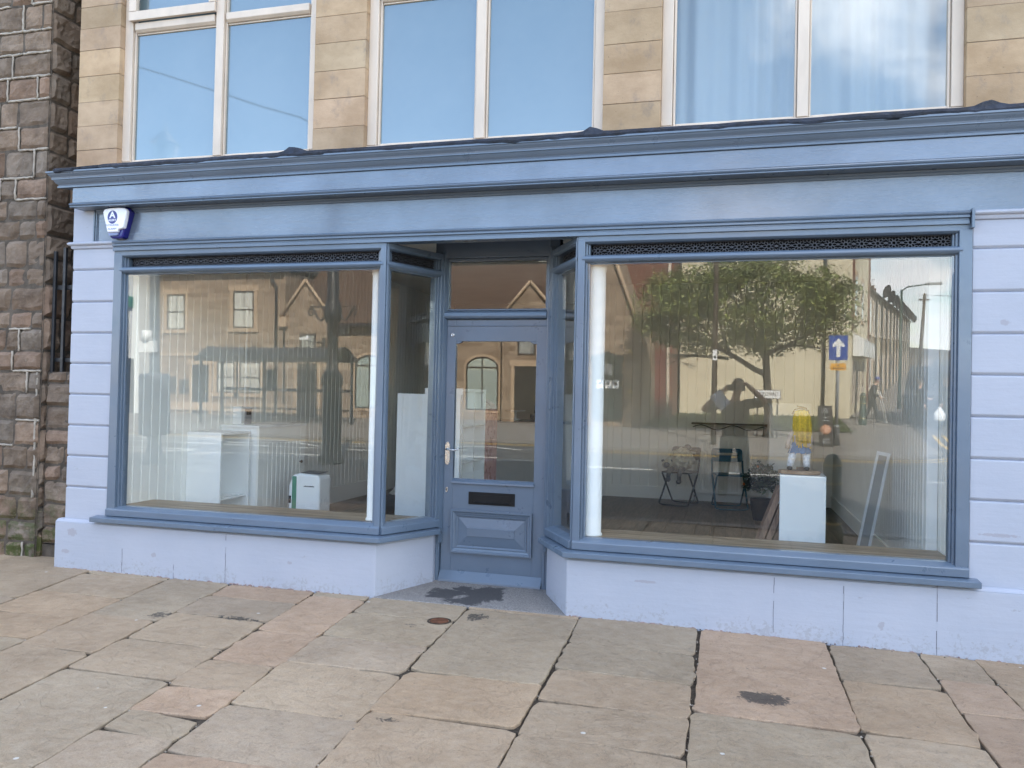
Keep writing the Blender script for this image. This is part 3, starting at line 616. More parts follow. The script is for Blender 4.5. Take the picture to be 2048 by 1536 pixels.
# ------------------------------------------------------------------ display windows
ANG_L, ANG_R = math.atan2(0.5, 0.245), math.atan2(-0.46, 0.27)
TL = frame_T((-2.485, 0.0, 0.0), ANG_L); LL = math.hypot(0.245, 0.5)
TR = frame_T((-1.31, 0.46, 0.0), ANG_R); LR = math.hypot(0.27, 0.46)
TILT = math.tan(R(1.1))
def frame_run(m, x0, x1, lpost, rpost, z0=0.452, hz_=2.63, sc=1.0):
    """a run of glazed frame along local x; posts given as widths"""
    m.barx([(-0.006, 2.590), (-0.006, hz_), (0.10, hz_), (0.10, 2.578), (0.014, 2.578)], x0, x1)                       # head
    a, b = x0 + lpost, x1 - rpost
    m.barx([(-0.010, 2.462), (-0.014, 2.470), (-0.012, 2.484), (0.006, 2.497), (0.10, 2.497), (0.10, 2.448), (0.02, 2.444), (0.0, 2.452)], a - 0.02, b + 0.02)   # transom
    m.barx([(-0.022, z0), (-0.022, 0.502), (-0.012, 0.510), (0.034, 0.530), (0.10, 0.530), (0.10, z0)], x0, x1)       # bottom rail with weathered top
    if lpost: m.box(x0, a, -0.008, 0.098, 0.505, 2.600)
    if rpost: m.box(b, x1, -0.008, 0.098, 0.505, 2.600)
    for (p, q, y) in ((0.0, 0.016 * sc, 0.016), (0.016 * sc, 0.030 * sc, 0.034)):
        for za, zb in ((0.512, 2.447), (2.495, 2.58)):
            if lpost: m.box(a + p, a + q, y, 0.097, za, zb)
            if rpost: m.box(b - q, b - p, y, 0.097, za, zb)
    m.box(a + 0.03, b - 0.03, 0.030, 0.096, 2.436, 2.449)
def pane(m, x0, x1, z0, z1, ymid, thick=0.006):
    zm = 1.5
    y = lambda z: ymid - (z - zm) * TILT
    v = []
    for z in (z0, z1):
        for dy in (0, thick):
            for x in (x0, x1): v.append((x, y(z) + dy, z))
    m.add(v, [(0, 2, 3, 1), (4, 5, 7, 6), (0, 1, 5, 4), (2, 6, 7, 3), (0, 4, 6, 2), (1, 3, 7, 5)])
def grille(x0, x1, T, parent):
    b = MB(); b.T = T; b.box(x0 - 0.01, x1 + 0.01, 0.075, 0.09, 2.485, 2.59); b.build('vent_backing', 'void', parent)
    g = MB(); g.T = T; n = max(1, round((x1 - x0) / 0.094)); st = (x1 - x0) / n
    def ring(cx, cz, rx, rz, rot=0.0, w=0.0017, N=10):
        v = []
        for i in range(N):
            t = 2 * math.pi * i / N; px, pz = rx * math.cos(t), rz * math.sin(t)
            c, s_ = math.cos(rot), math.sin(rot)
            for k, y in ((1 - w / max(rx, rz), 0.060), (1 + w / max(rx, rz), 0.060), (1 + w / max(rx, rz), 0.064), (1 - w / max(rx, rz), 0.064)):
                v.append((cx + (px * c - pz * s_) * k, y, cz + (px * s_ + pz * c) * k))
        g.add(v, [(4 * i + j, 4 * ((i + 1) % N) + j, 4 * ((i + 1) % N) + (j + 1) % 4, 4 * i + (j + 1) % 4) for i in range(N) for j in range(4)])
    cz = 2.5375
    for i in range(n):
        cx = x0 + (i + 0.5) * st
        ring(cx, cz, 0.012, 0.012)
        for k in range(8):
            t = k * math.pi / 4
            ring(cx + 0.0265 * math.cos(t), cz + 0.0265 * math.sin(t), 0.0140, 0.0085, t, 0.0020, 8)
        g.ball((cx + st / 2, 0.062, cz), (0.010, 0.004, 0.010), 6); [ring(cx + st / 2 + sx * 0.013, cz + sz * 0.029, 0.011, 0.010) for sx in (-1, 1) for sz in (-1, 1)]
        g.box(cx - st / 2, cx + st / 2, 0.0605, 0.0635, cz + 0.0395, cz + 0.042); g.box(cx - st / 2, cx + st / 2, 0.0605, 0.0635, cz - 0.042, cz - 0.0395)
    g.build('vent_grille', 'lace', parent, recalc=False)
# left window
f = MB(); frame_run(f, -4.922, -2.487, 0.078, 0.044)
f.T = TL; frame_run(f, 0.002, LL + 0.03, 0.020, 0.030, sc=0.7); f.box(LL + 0.031, LL + 0.075, -0.010, 0.098, 0.32, 2.66)
WL = part('display_window', f, 'bluew', bevel=0.003); WL['label'] = 'shop window on the side of the alarm box'
g = MB(); pane(g, -4.85, -2.525, 0.52, 2.45, 0.05); g.build('pane', 'glass', WL)
g = MB(); g.T = TL; pane(g, 0.015, LL + 0.005, 0.52, 2.45, 0.05); g.build('pane', 'glass', WL)
grille(-4.80, -2.545, Matrix.Identity(4), WL); grille(0.045, LL - 0.025, TL, WL)
# right window
f = MB(); frame_run(f, -1.036, 1.436, 0.050, 0.074)
f.T = TR; frame_run(f, -0.03, LR - 0.002, 0.030, 0.020, sc=0.7); f.box(-0.075, -0.031, -0.010, 0.098, 0.32, 2.66)
WR = part('display_window', f, 'bluew', bevel=0.003); WR['label'] = 'shop window with the folding chairs behind it'
g = MB(); pane(g, -1.00, 1.38, 0.52, 2.45, 0.05); g.build('pane', 'glass', WR)
g = MB(); g.T = TR; pane(g, -0.005, LR - 0.015, 0.52, 2.45, 0.05); g.build('pane', 'glass', WR)
grille(-0.955, 1.335, Matrix.Identity(4), WR); grille(0.025, LR - 0.045, TR, WR)
# sills
def sill(front, back, ends):
    m = MB(); n = len(front)
    lo = [(x, y, 0.404) for x, y in front]; md = [(x, y, 0.442) for x, y in front]; hi = [(x, y, 0.452) for x, y in back]; hb = [(x, y, 0.404) for x, y in back]
    v = lo + md + hi + hb
    fs = []
    for i in range(n - 1):
        for r in range(4):
            a, b = r * n, ((r + 1) % 4) * n
            fs.append((a + i, a + i + 1, b + i + 1, b + i))
    fs += [(0, n, 2 * n, 3 * n), (n - 1, 4 * n - 1, 3 * n - 1, 2 * n - 1)]
    m.add(v, fs); return part('sill', m, 'bluew', bevel=0.004)
sill([(-5.012, -0.092), (-2.447, -0.092), (-2.178, 0.455), (-2.205, 0.60)], [(-5.012, 0.05), (-2.53, 0.05), (-2.30, 0.51), (-2.30, 0.60)], 0)
sill([(-1.345, 0.56), (-1.372, 0.40), (-1.086, -0.092), (1.487, -0.092)], [(-1.27, 0.56), (-1.24, 0.50), (-0.99, 0.05), (1.487, 0.05)], 0)

# doorway: frame, fanlight, door leaf
DX0, DX1, DY = -2.212, -1.378, 0.56
f = MB()
f.box(-2.30, DX0 - 0.006, DY - 0.02, DY + 0.09, 0.0, 2.74); f.box(DX1 + 0.006, -1.28, DY - 0.02, DY + 0.09, 0.0, 2.74)
f.box(DX0 - 0.006, DX0 + 0.012, DY + 0.028, DY + 0.09, 0.03, 2.12); f.box(DX1 - 0.012, DX1 + 0.006, DY + 0.028, DY + 0.09, 0.03, 2.12)
f.barx([(DY - 0.026, 2.118), (DY - 0.034, 2.132), (DY - 0.030, 2.160), (DY - 0.014, 2.172), (DY + 0.02, 2.180), (DY + 0.09, 2.180), (DY + 0.09, 2.112), (DY - 0.01, 2.112)], DX0 - 0.005, DX1 + 0.005)
f.box(-2.30, -1.28, DY - 0.018, DY + 0.09, 2.60, 2.74)
for a, b in ((DX0 - 0.005, DX0 + 0.016), (DX1 - 0.016, DX1 + 0.005)): f.box(a, b, DY + 0.016, DY + 0.085, 2.182, 2.598)
f.box(DX0 + 0.017, DX1 - 0.017, DY + 0.016, DY + 0.085, 2.578, 2.599); f.box(DX0 + 0.017, DX1 - 0.017, DY + 0.024, DY + 0.085, 2.182, 2.196)
f.box(DX0 - 0.03, DX0 - 0.014, DY - 0.027, DY - 0.021, 0.05, 2.74); f.box(DX1 + 0.014, DX1 + 0.03, DY - 0.027, DY - 0.021, 0.05, 2.74)
DF = part('door_frame', f, 'bluew', bevel=0.003)
fl = MB(); pane(fl, DX0 + 0.012, DX1 - 0.012, 2.19, 2.585, DY + 0.05); fl.build('fanlight_pane', 'glass', DF)
d = MB(); y0, y1 = DY + 0.012, DY + 0.056
gx0, gx1, gz0, gz1 = -2.125, -1.458, 0.825, 1.935
d.box(DX0, gx0, y0, y1, 0.036, 2.108); d.box(gx1, DX1, y0, y1, 0.036, 2.108)
d.box(gx0, gx1, y0, y1, gz1, 2.108); d.box(gx0, gx1, y0, y1, 0.036, gz0)
d.box(DX0 + 0.002, DX1 - 0.002, y0 - 0.007, y0 - 0.0005, 2.055, 2.060)
for sx in (1, -1):                                                       # shouldered top corners of the light
    c = gx0 if sx > 0 else gx1
    pts = [(c, gz1), (c + sx * 0.055, gz1), (c + sx * 0.04, gz1 - 0.012), (c + sx * 0.018, gz1 - 0.02), (c, gz1 - 0.02)]
    d.add([(x, y0 + 0.002, z) for x, z in pts] + [(x, y1 - 0.002, z) for x, z in pts], [(0, 1, 2, 3, 4), (9, 8, 7, 6, 5)] + [(i, (i + 1) % 5, 5 + (i + 1) % 5, 5 + i) for i in range(5)])
d.barx([(y0 - 0.018, gz0 - 0.026), (y0 - 0.016, gz0 - 0.010), (y0 + 0.02, gz0 + 0.012), (y1, gz0 + 0.012), (y1, gz0 + 0.001), (y0 - 0.0005, gz0 + 0.001), (y0 - 0.0005, gz0 - 0.030)], gx0 - 0.006, gx1 + 0.006)
DOOR = part('door', d, 'bluew', bevel=0.003)
g = MB(); pane(g, gx0 - 0.004, gx1 + 0.004, gz0 + 0.006, gz1 + 0.004, DY + 0.036); g.build('pane', 'glass', DOOR)
m = MB(); a, b, z0, z1 = -2.128, -1.460, 0.250, 0.592; w = 0.030
def mould(m, a, b, z0, z1, w, h, y):
    """rectangular bolection moulding"""
    P = [(0.0, 0.0), (0.0, h), (w * 0.35, h), (w * 0.55, h * 0.55), (w, h * 0.35), (w, 0.0)]
    C = [(a, z0, 1, 1), (b, z0, -1, 1), (b, z1, -1, -1), (a, z1, 1, -1)]
    n = len(P); v = []
    for cx, cz, sx, sz in C:
        for p, q in P: v.append((cx + sx * p, y - q, cz + sz * p))
    m.add(v, [(n * i + j, n * ((i + 1) % 4) + j, n * ((i + 1) % 4) + (j + 1) % n, n * i + (j + 1) % n) for i in range(4) for j in range(n)])
mould(m, a, b, z0, z1, 0.040, 0.024, y0 - 0.0005); mould(m, a + 0.042, b - 0.042, z0 + 0.042, z1 - 0.042, 0.016, 0.012, y0 - 0.0005)
ia, ib, iz0, iz1 = a + 0.062, b - 0.062, z0 + 0.062, z1 - 0.062; ja, jb, jz0, jz1 = ia + 0.075, ib - 0.075, iz0 + 0.075, iz1 - 0.075
v = [(ia, y0 - 0.002, iz0), (ib, y0 - 0.002, iz0), (ib, y0 - 0.002, iz1), (ia, y0 - 0.002, iz1), (ja, y0 - 0.016, jz0), (jb, y0 - 0.016, jz0), (jb, y0 - 0.016, jz1), (ja, y0 - 0.016, jz1),
     (ja, y0 - 0.021, jz0), (jb, y0 - 0.021, jz0), (jb, y0 - 0.021, jz1), (ja, y0 - 0.021, jz1)]
m.add(v, [(0, 1, 5, 4), (1, 2, 6, 5), (2, 3, 7, 6), (3, 0, 4, 7), (4, 5, 9, 8), (5, 6, 10, 9), (6, 7, 11, 10), (7, 4, 8, 11), (8, 9, 10, 11)])
m.build('raised_panel', 'bluew', DOOR, 0.0015)
m = MB(); m.barx([(y0 - 0.0005, 0.022), (y0 - 0.050, 0.022), (y0 - 0.048, 0.036), (y0 - 0.0005, 0.105)], DX0 - 0.002, DX1 + 0.002); m.build('weather_bar', 'bluew', DOOR, 0.002)
m = MB(); lx0, lx1, lz0, lz1 = -1.985, -1.605, 0.640, 0.738
m.box(lx0, lx1, y0 - 0.008, y0 - 0.0005, lz0, lz1); m.box(lx0 + 0.035, lx1 - 0.035, y0 - 0.012, y0 - 0.0085, lz0 + 0.016, lz1 - 0.022); m.barx([(y0 - 0.009, lz0 + 0.012), (y0 - 0.016, lz0 + 0.016), (y0 - 0.016, lz0 + 0.021), (y0 - 0.009, lz0 + 0.024)], lx0 + 0.04, lx1 - 0.04)
m.build('letterbox', 'blackmatt', DOOR, 0.002)
m = MB()                                                                  # lever handle on a shaped long plate
hx = -2.172
m.T = Matrix.Translation((hx, y0 - 0.0008, 1.035))
pts = [(-0.021, -0.070), (-0.012, -0.088), (0.0, -0.094), (0.012, -0.088), (0.021, -0.070), (0.021, 0.070), (0.012, 0.088), (0.0, 0.094), (-0.012, 0.088), (-0.021, 0.070)]
m.add([(x, 0, z) for x, z in pts] + [(x * 0.9, -0.006, z * 0.97) for x, z in pts], [tuple(range(10)), tuple(range(10, 20))[::-1]] + [(i, (i + 1) % 10, 10 + (i + 1) % 10, 10 + i) for i in range(10)])
m.tube([(0, -0.006, 0.034), (0, -0.030, 0.034)], [0.011, 0.009]); m.tube([(0, -0.034, 0.034), (0.03, -0.046, 0.032), (0.07, -0.046, 0.030), (0.098, -0.044, 0.036), (0.112, -0.043, 0.046)], [0.009, 0.0085, 0.0075, 0.006, 0.004])
m.build('handle', 'chrome', DOOR)
m = MB(); m.T = Matrix.Translation((-2.152, y0, 1.985)) @ Matrix.Rotation(R(90), 4, 'X'); m.lathe([(0.0165, 0.0), (0.0165, 0.004), (0.012, 0.008), (0.006, 0.008), (0.0055, 0.005), (0, 0.005)], n=18); m.build('night_latch', 'chrome', DOOR)
m = MB(); m.box(hx - 0.008, hx + 0.008, y0 - 0.004, y0 - 0.0005, 0.725, 0.765); m.box(hx - 0.003, hx + 0.003, y0 - 0.0055, y0 - 0.0042, 0.735, 0.755, mat=1); m.build('keyhole', ['chrome', 'void'], DOOR, 0.001)
# recess ceiling, step
m = MB(); m.prism([(-2.53, 0.102), (-1.0, 0.102), (-1.28, 0.60), (-2.28, 0.60)], 2.735, 2.76); m.box(-5.0, 1.5, 0.05, 0.10, 2.632, 2.99)
part('recess_ceiling', m, 'bluew')
m = MB(); m.add([(-2.50, -0.055, 0.004), (-1.06, -0.055, -0.002), (-1.06, -0.04, 0.004), (-1.305, 0.42, 0.022), (-1.28, 0.70, 0.024), (-2.3, 0.70, 0.024), (-2.245, 0.49, 0.022), (-2.495, -0.04, 0.010)] +
                [(-2.50, -0.055, -0.05), (-1.06, -0.055, -0.05), (-1.06, -0.04, -0.05), (-1.305, 0.42, -0.05), (-1.28, 0.7, -0.05), (-2.3, 0.7, -0.05), (-2.245, 0.49, -0.05), (-2.495, -0.04, -0.05)],
               [tuple(range(8)), tuple(range(8, 16))[::-1]] + [(i, (i + 1) % 8, 8 + (i + 1) % 8, 8 + i) for i in range(8)])
k = NT("worn_step_concrete"); v = k.noise(160, 4, 0.7); w_ = k.noise(3.2, 8, 0.72, dist=0.5)
sp = k.n("ShaderNodeSeparateXYZ"); k.l(k.tc.outputs['Object'], sp.inputs[0])
ell = k.math('ADD', k.math('POWER', k.math('DIVIDE', k.math('ADD', sp.outputs[0], 1.84), 0.34), 2.0), k.math('POWER', k.math('DIVIDE', k.math('SUBTRACT', sp.outputs[1], 0.22), 0.30), 2.0))
stain = k.ramp(k.math('ADD', k.math('MULTIPLY', ell, 0.22), w_), 0.60, 0.66, 1.0, 0.0)
c = k.mix(k.ramp(v, 0.40, 0.62), (0.14, 0.13, 0.122), (0.33, 0.31, 0.295)); c = k.mix(k.math('MULTIPLY', stain, 0.85), c, (0.040, 0.040, 0.044))
k.bsdf(c, 0.88, 0.3, 0, k.bump(v, 0.6, 0.004)); part('doorstep', m, k.m, bevel=0.006)

# ------------------------------------------------------------------ inside the shop
FZ = 0.10
m = MB()
for i in range(62):
    m.tint = rtint(0.14, 0.02); m.box(XL + 0.37 + i * 0.16, XL + 0.37 + i * 0.16 + 0.158, 0.62, 9.08, FZ - 0.03, FZ)
part('interior_floor', m, 'floorwood')
m = MB(); m.box(XL + 0.37, RL[0], 0.63, 9.08, 3.18, 3.235); m.box(RL[1], 4.58, 0.63, 9.08, 3.18, 3.235); m.box(RL[0], RL[1], 0.63, RL[2], 3.18, 3.235); m.box(RL[0], RL[1], RL[3], 9.08, 3.18, 3.235); part('interior_ceiling', m, 'white')
def boards(m, p0, p1, z0, z1, n):
    """tongue and groove boards from p0 to p1 (plan), proud side to the left of the run"""
    dx, dy = p1[0] - p0[0], p1[1] - p0[1]; L = math.hypot(dx, dy); m.T = frame_T((p0[0], p0[1], 0), math.atan2(dy, dx)); w = L / n
    for i in range(n):
        a, b = i * w + 0.0015, (i + 1) * w - 0.0015
        m.add([(a + 0.006, 0.012, z0), (b - 0.006, 0.012, z0), (b, 0.004, z0), (b, 0, z0), (a, 0, z0), (a, 0.004, z0), (a + 0.006, 0.012, z1), (b - 0.006, 0.012, z1), (b, 0.004, z1), (b, 0, z1), (a, 0, z1), (a, 0.004, z1)],
              [(0, 1, 7, 6), (1, 2, 8, 7), (5, 0, 6, 11), (2, 3, 9, 8), (4, 5, 11, 10)])
    m.box(0, L, -0.05, -0.002, z0, z1); m.T = Matrix.Identity(4)
m = MB(); boards(m, (-4.87, 8.3), (-4.87, 0.10), FZ, 3.18, 78); m.box(-4.858, -4.838, 0.63, 8.3, FZ, FZ + 0.20)
part('interior_wall', m, 'board')
m = MB(); boards(m, (1.385, 0.10), (1.385, 6.15), FZ, 3.18, 60); m.box(1.355, 1.373, 0.6, 6.15, FZ, FZ + 0.16)
part('interior_wall', m, 'board')
m = MB(); boards(m, (1.38, 6.15), (-1.75, 6.15), FZ, 3.18, 24); m.box(-1.75, 1.36, 6.118, 6.138, FZ, FZ + 0.17); m.box(-1.80, -1.70, 6.10, 6.30, FZ, 3.18)
part('interior_partition', m, 'board')
m = MB(); m.box(-4.9, 4.0, 8.3, 8.4, FZ, 3.18); part('interior_wall', m, 'plaster')
m = MB()
m.prism([(-4.86, 0.085), (-2.56, 0.085), (-2.37, 0.48), (-4.86, 0.48)], 0.500, 0.530); m.box(-4.86, -2.37, 0.44, 0.47, FZ, 0.4995); part('window_board', m, 'deck', bevel=0.003)
m = MB(); m.prism([(-1.02, 0.085), (1.37, 0.085), (1.37, 0.46), (-1.20, 0.46)], 0.500, 0.530); m.box(-1.2, 1.37, 0.43, 0.455, FZ, 0.499)
part('window_board', m, 'deck', bevel=0.003)
for x, y, r in ((-2.605, 0.165, 0.062), (-0.925, 0.150, 0.066)):
    m = MB(); m.lathe([(r + 0.008, 0.531), (r + 0.008, 0.545), (r, 0.552), (r, 2.40), (r + 0.006, 2.42), (r + 0.006, 3.17)], (x, y, 0), 24); part('column', m, 'white')
m = MB(); m.box(1.30, 1.37, 0.48, 0.56, FZ, 3.17); m.tube([(1.345, 0.72, FZ), (1.345, 0.72, 3.17)], 0.02); part('boxed_pipe', m, 'white', bevel=0.004)
# ------------------------------------------------------------------ old stone wall beside the shop
def rough_wall(m, org, ang, u0, u1, z0, z1, rows, depth=0.14, bulge=0.010, mort=1, wmin=0.16, wmax=0.42, seed=1, gap=0.0045):
    """coursed rubble: local x runs along the face, the face looks to local -y"""
    rg = random.Random(seed); m.T = frame_T(org, ang); rects = []
    z = z0
    while z < z1 - 0.02:
        h = rg.uniform(*rows); h = min(h, z1 - z)
        if z1 - z - h < 0.07: h = z1 - z
        u = u0
        while u < u1 - 0.005:
            w = rg.uniform(wmin, wmax)
            if u1 - u - w < 0.10: w = u1 - u
            rects.append((u, u + w, z, z + h)); a, b, c, d = u + gap, u + w - gap, z + gap, z + h - gap
            n = 5; mm = max(4, int(h / 0.033)); nn = max(4, int(w / 0.033)); vs_ = []; off = rg.uniform(-0.012, 0.012); sd = rg.uniform(0, 100)
            for j in range(mm + 1):
                for i in range(nn + 1):
                    fx, fz = i / nn, j / mm
                    e = min(fx, 1 - fx) * w; g_ = min(fz, 1 - fz) * h; ed = min(e, g_)
                    x = a + (b - a) * fx; zz = c + (d - c) * fz
                    x += 0.010 * mnoise.noise((x * 7 + sd, zz * 7, 1)); zz += 0.010 * mnoise.noise((x * 7, zz * 7 + sd, 5))
                    y = -bulge * min(1, ed / 0.022) ** 0.5 + off - 0.020 * mnoise.noise((x * 9 + sd, zz * 9, 3)) - 0.010 * mnoise.noise((x * 24 + sd, zz * 24, 3)) - 0.005 * mnoise.noise((x * 55, zz * 55, sd))
                    if ed < 1e-6: y = 0.014
                    vs_.append((x, y, zz))
            t = rg.uniform(0.82, 1.2); tt = rg.choice([(1, 1, 1), (1.06, 0.99, 0.94), (0.96, 1, 1.03), (1.04, 1.0, 0.96), (1.08, 0.97, 0.92)])
            m.add(vs_, [(j * (nn + 1) + i, j * (nn + 1) + i + 1, (j + 1) * (nn + 1) + i + 1, (j + 1) * (nn + 1) + i) for j in range(mm) for i in range(nn)], mat=0, tint=(t * tt[0], t * tt[1], t * tt[2]), smooth=False)
            u += w
        z += h
    m.add([(u0, 0.010, z0), (u1, 0.010, z0), (u1, 0.010, z1), (u0, 0.010, z1)], [(0, 1, 2, 3)], mat=mort)
    m.T = Matrix.Identity(4); return rects
WALL = thing('stone_wall', 'dark old rubble stone wall with patches of white pointing next to the lilac pilaster', 'wall')
m = MB()
RC = rough_wall(m, (-9.9, 0.20, 0), 0.0, 0.0, 4.06, -0.04, 7.4, (0.14, 0.25), seed=3, wmin=0.14, wmax=0.36)                       # buttress front
rough_wall(m, (-5.84, 0.20, 0), R(90), 0.0, 1.9, -0.04, 7.4, (0.17, 0.31), seed=5, bulge=0.014)          # its return
rough_wall(m, (-5.84, 0.25, 0), 0.0, 0.012, 0.52, 0.12, 1.63, (0.13, 0.22), seed=8, bulge=0.013)         # low wall under the bars
rough_wall(m, (-5.84, 0.95, 0), 0.0, 0.0, 0.55, 0.0, 7.4, (0.16, 0.3), seed=9, bulge=0.02)
m.box(-9.9, -5.86, 0.225, 9.5, -0.3, 7.4, mat=1); m.box(-5.83, -5.36, 0.29, 0.93, 0.115, 1.62, mat=1); m.box(-5.85, -5.36, 0.98, 9.4, -0.3, 7.4, mat=1)
m.box(-5.83, -5.66, 0.26, 0.9, -0.1, 0.11, mat=1)
m.build('masonry', ['rubble', 'darkmortar'], WALL, recalc=False)
m = MB(); rg = random.Random(4)
def pline(pts, r):
    P = []
    for (a, b), (c, d) in zip(pts[:-1], pts[1:]):
        n = max(2, int(math.hypot(c - a, d - b) / 0.03))
        P += [(a + (c - a) * i / n + rg.uniform(-.004, .004), b + (d - b) * i / n + rg.uniform(-.004, .004)) for i in range(n)]
    P.append(pts[-1]); m.tube([(x, 0.199 + rg.uniform(-.003, .003), z) for x, z in P], [r * rg.uniform(0.7, 1.25) for _ in P], 6)
def patch(x0, x1, z, vx=None, zv=None, r=0.011):
    pline([(x0, z), ((x0 + x1) / 2, z + rg.uniform(-.012, .012)), (x1, z + 0.005)], r)
    if vx: pline([(vx, z), (vx + rg.uniform(-.01, .01), zv)], r * 0.9)
for a_, b_, c_, d_ in RC:
    x0, x1 = a_ - 9.9, b_ - 9.9
    if x1 < -7.4: continue
    pr_ = 0.80 if c_ > 3.15 else (0.10 if c_ > 2.3 else (0.32 if c_ > 1.5 else 0.16))
    if rg.random() < pr_: pline([(x0 + 0.01, c_), (x1 - 0.005, c_)], 0.011)
    if rg.random() < pr_ * 0.9 and x0 > -7.4: pline([(x0, c_), (x0, d_)], 0.0095)
pline([(-5.878, 1.62), (-5.885, 1.2), (-5.88, 0.75), (-5.89, 0.52)], 0.011)
m.build('pointing', 'pointing', WALL, recalc=False)
m = MB()
for x, z1, y in ((-5.79, 2.70, 0.27), (-5.685, 2.73, 0.27), (-5.575, 2.74, 0.27)):
    m.box(x - 0.014, x + 0.014, y - 0.012, y + 0.012, 1.56, z1)
m.box(-5.84, -5.36, 0.284, 0.30, 2.36, 2.40); m.box(-5.84, -5.36, 0.284, 0.30, 1.72, 1.755)
tag(m.build('iron_bars', 'iron', bevel=0.002), 'black iron bars standing in the gap between old stone wall and lilac pilaster', 'railing')

# ------------------------------------------------------------------ alarm box on the fascia
AL = thing('alarm_box', 'white and blue shield shaped intruder alarm box on the end of the fascia', 'alarm', (-4.858, -0.012, 2.845))
def shield(pts, y0, y1, sc=0.9):
    n = len(pts); cx = sum(p[0] for p in pts) / n; cz = sum(p[1] for p in pts) / n
    v = [(x, y0, z) for x, z in pts] + [(x, y1 + 0.008, z) for x, z in pts] + [(cx + (x - cx) * sc, y1, cz + (z - cz) * sc) for x, z in pts]
    return v, [tuple(range(n)), tuple(range(2 * n, 3 * n))[::-1]] + [(r * n + i, r * n + (i + 1) % n, (r + 1) * n + (i + 1) % n, (r + 1) * n + i) for r in range(2) for i in range(n)]
MT['alarmblue'] = simple("deep_blue_plastic", (0.010, 0.010, 0.16), 0.18, 0.5, 0.05, 5, 0.0, coat=0.3)
MT['alarmwhite'] = simple("white_plastic", (0.80, 0.81, 0.86), 0.3, 0.5, 0.02, 5, 0.0)
MT['alarmgrey'] = simple("grey_blue_label", (0.20, 0.24, 0.40), 0.4, 0.4, 0.05, 9, 0.0)
MT['badge'] = simple("navy_badge", (0.045, 0.055, 0.22), 0.4, 0.4, 0.02, 9, 0.0)
def arc_top(w, z, sag, n=8): return [(-w + 2 * w * i / n, z + sag * (1 - (2 * i / n - 1) ** 2)) for i in range(n + 1)]
m = MB(); v, fs = shield([(-0.06, -0.112), (-0.045, -0.122), (0.045, -0.122), (0.062, -0.112), (0.118, 0.075), (0.124, 0.098), (0.108, 0.124)] + arc_top(0.09, 0.128, 0.006)[::-1] + [(-0.108, 0.124), (-0.124, 0.098), (-0.118, 0.075)], 0.012, -0.052, 0.93); m.add(v, fs)
m.build('back_case', 'alarmblue', AL, 0.003)
m = MB(); v, fs = shield([(-0.072, -0.068), (-0.066, -0.077), (0.030, -0.077), (0.034, -0.056), (0.078, -0.048), (0.088, -0.04), (0.115, 0.074), (0.118, 0.094), (0.104, 0.112)] + arc_top(0.088, 0.118, 0.006)[::-1] + [(-0.104, 0.114), (-0.119, 0.094), (-0.114, 0.074)], -0.040, -0.076, 0.95); m.add(v, fs)
m.build('cover', 'alarmwhite', AL, 0.003)
m = MB(); m.add(*shield([(-0.062, -0.103), (0.022, -0.100), (0.028, -0.0785), (-0.068, -0.0785)], -0.045, -0.0645, 0.97)); m.build('label_strip', 'alarmgrey', AL)
m = MB(); m.T = Matrix.Translation((-0.020, -0.0765, 0.046)) @ Matrix.Rotation(R(90), 4, 'X'); n = 32
m.add([(0.047 * math.cos(2 * math.pi * i / n), 0.054 * math.sin(2 * math.pi * i / n), z) for z in (-0.004, 0.0012) for i in range(n)], [tuple(range(n)), tuple(range(n, 2 * n))] + [(i, (i + 1) % n, n + (i + 1) % n, n + i) for i in range(n)])
BD = m.build('badge', 'badge', AL)
UP = (R(90), 0, 0)
text('badge_lettering', 'A', 0.072, (-0.020, -0.0782, 0.062), UP, 'alarmwhite', BD, 0.0006, 0.0022, sx=1.1)
text('badge_lettering', 'ALERT', 0.024, (-0.020, -0.0782, 0.020), UP, 'alarmwhite', BD, 0.0006, 0.0005, sx=1.15)
text('lettering', 'INTRUDER', 0.023, (-0.020, -0.0770, -0.020), UP, 'alarmgrey', AL, 0.0006, 0.0, sx=1.15)
text('lettering', 'ALARM', 0.023, (-0.020, -0.0770, -0.050), UP, 'alarmgrey', AL, 0.0006, 0.0, sx=1.15)

# ------------------------------------------------------------------ things inside the shop
def add_box(m, *a, **k): m.box(*a, **k)
# low open shelf unit along the beadboard wall
t = thing('shelf_unit', 'low white open shelf unit against the beadboard wall beside the meter box', 'shelf', (-4.855, 0.90, FZ))
w, dpt, h = 0.47, 0.36, 1.01
m = MB(); m.box(0, dpt, 0, 0.02, 0, h); m.build('side_panel', 'melamine', t, 0.001); m = MB(); m.box(0, dpt, w - 0.02, w, 0, h); m.build('side_panel', 'melamine', t, 0.001); m = MB(); m.box(0, 0.012, 0.021, w - 0.021, 0, h); m.build('back_panel', 'melamine', t)
m = MB(); m.box(0, dpt, 0.021, w - 0.021, h - 0.02, h); m.build('top', 'melamine', t, 0.001); m = MB(); m.box(0.013, dpt - 0.004, 0.021, w - 0.021, 0.02, 0.05); m.build('base_panel', 'melamine', t, 0.001)
for z in (0.38,): m = MB(); m.box(0.013, dpt - 0.02, 0.021, w - 0.021, z, z + 0.018); m.build('shelf', 'melamine', t, 0.001)
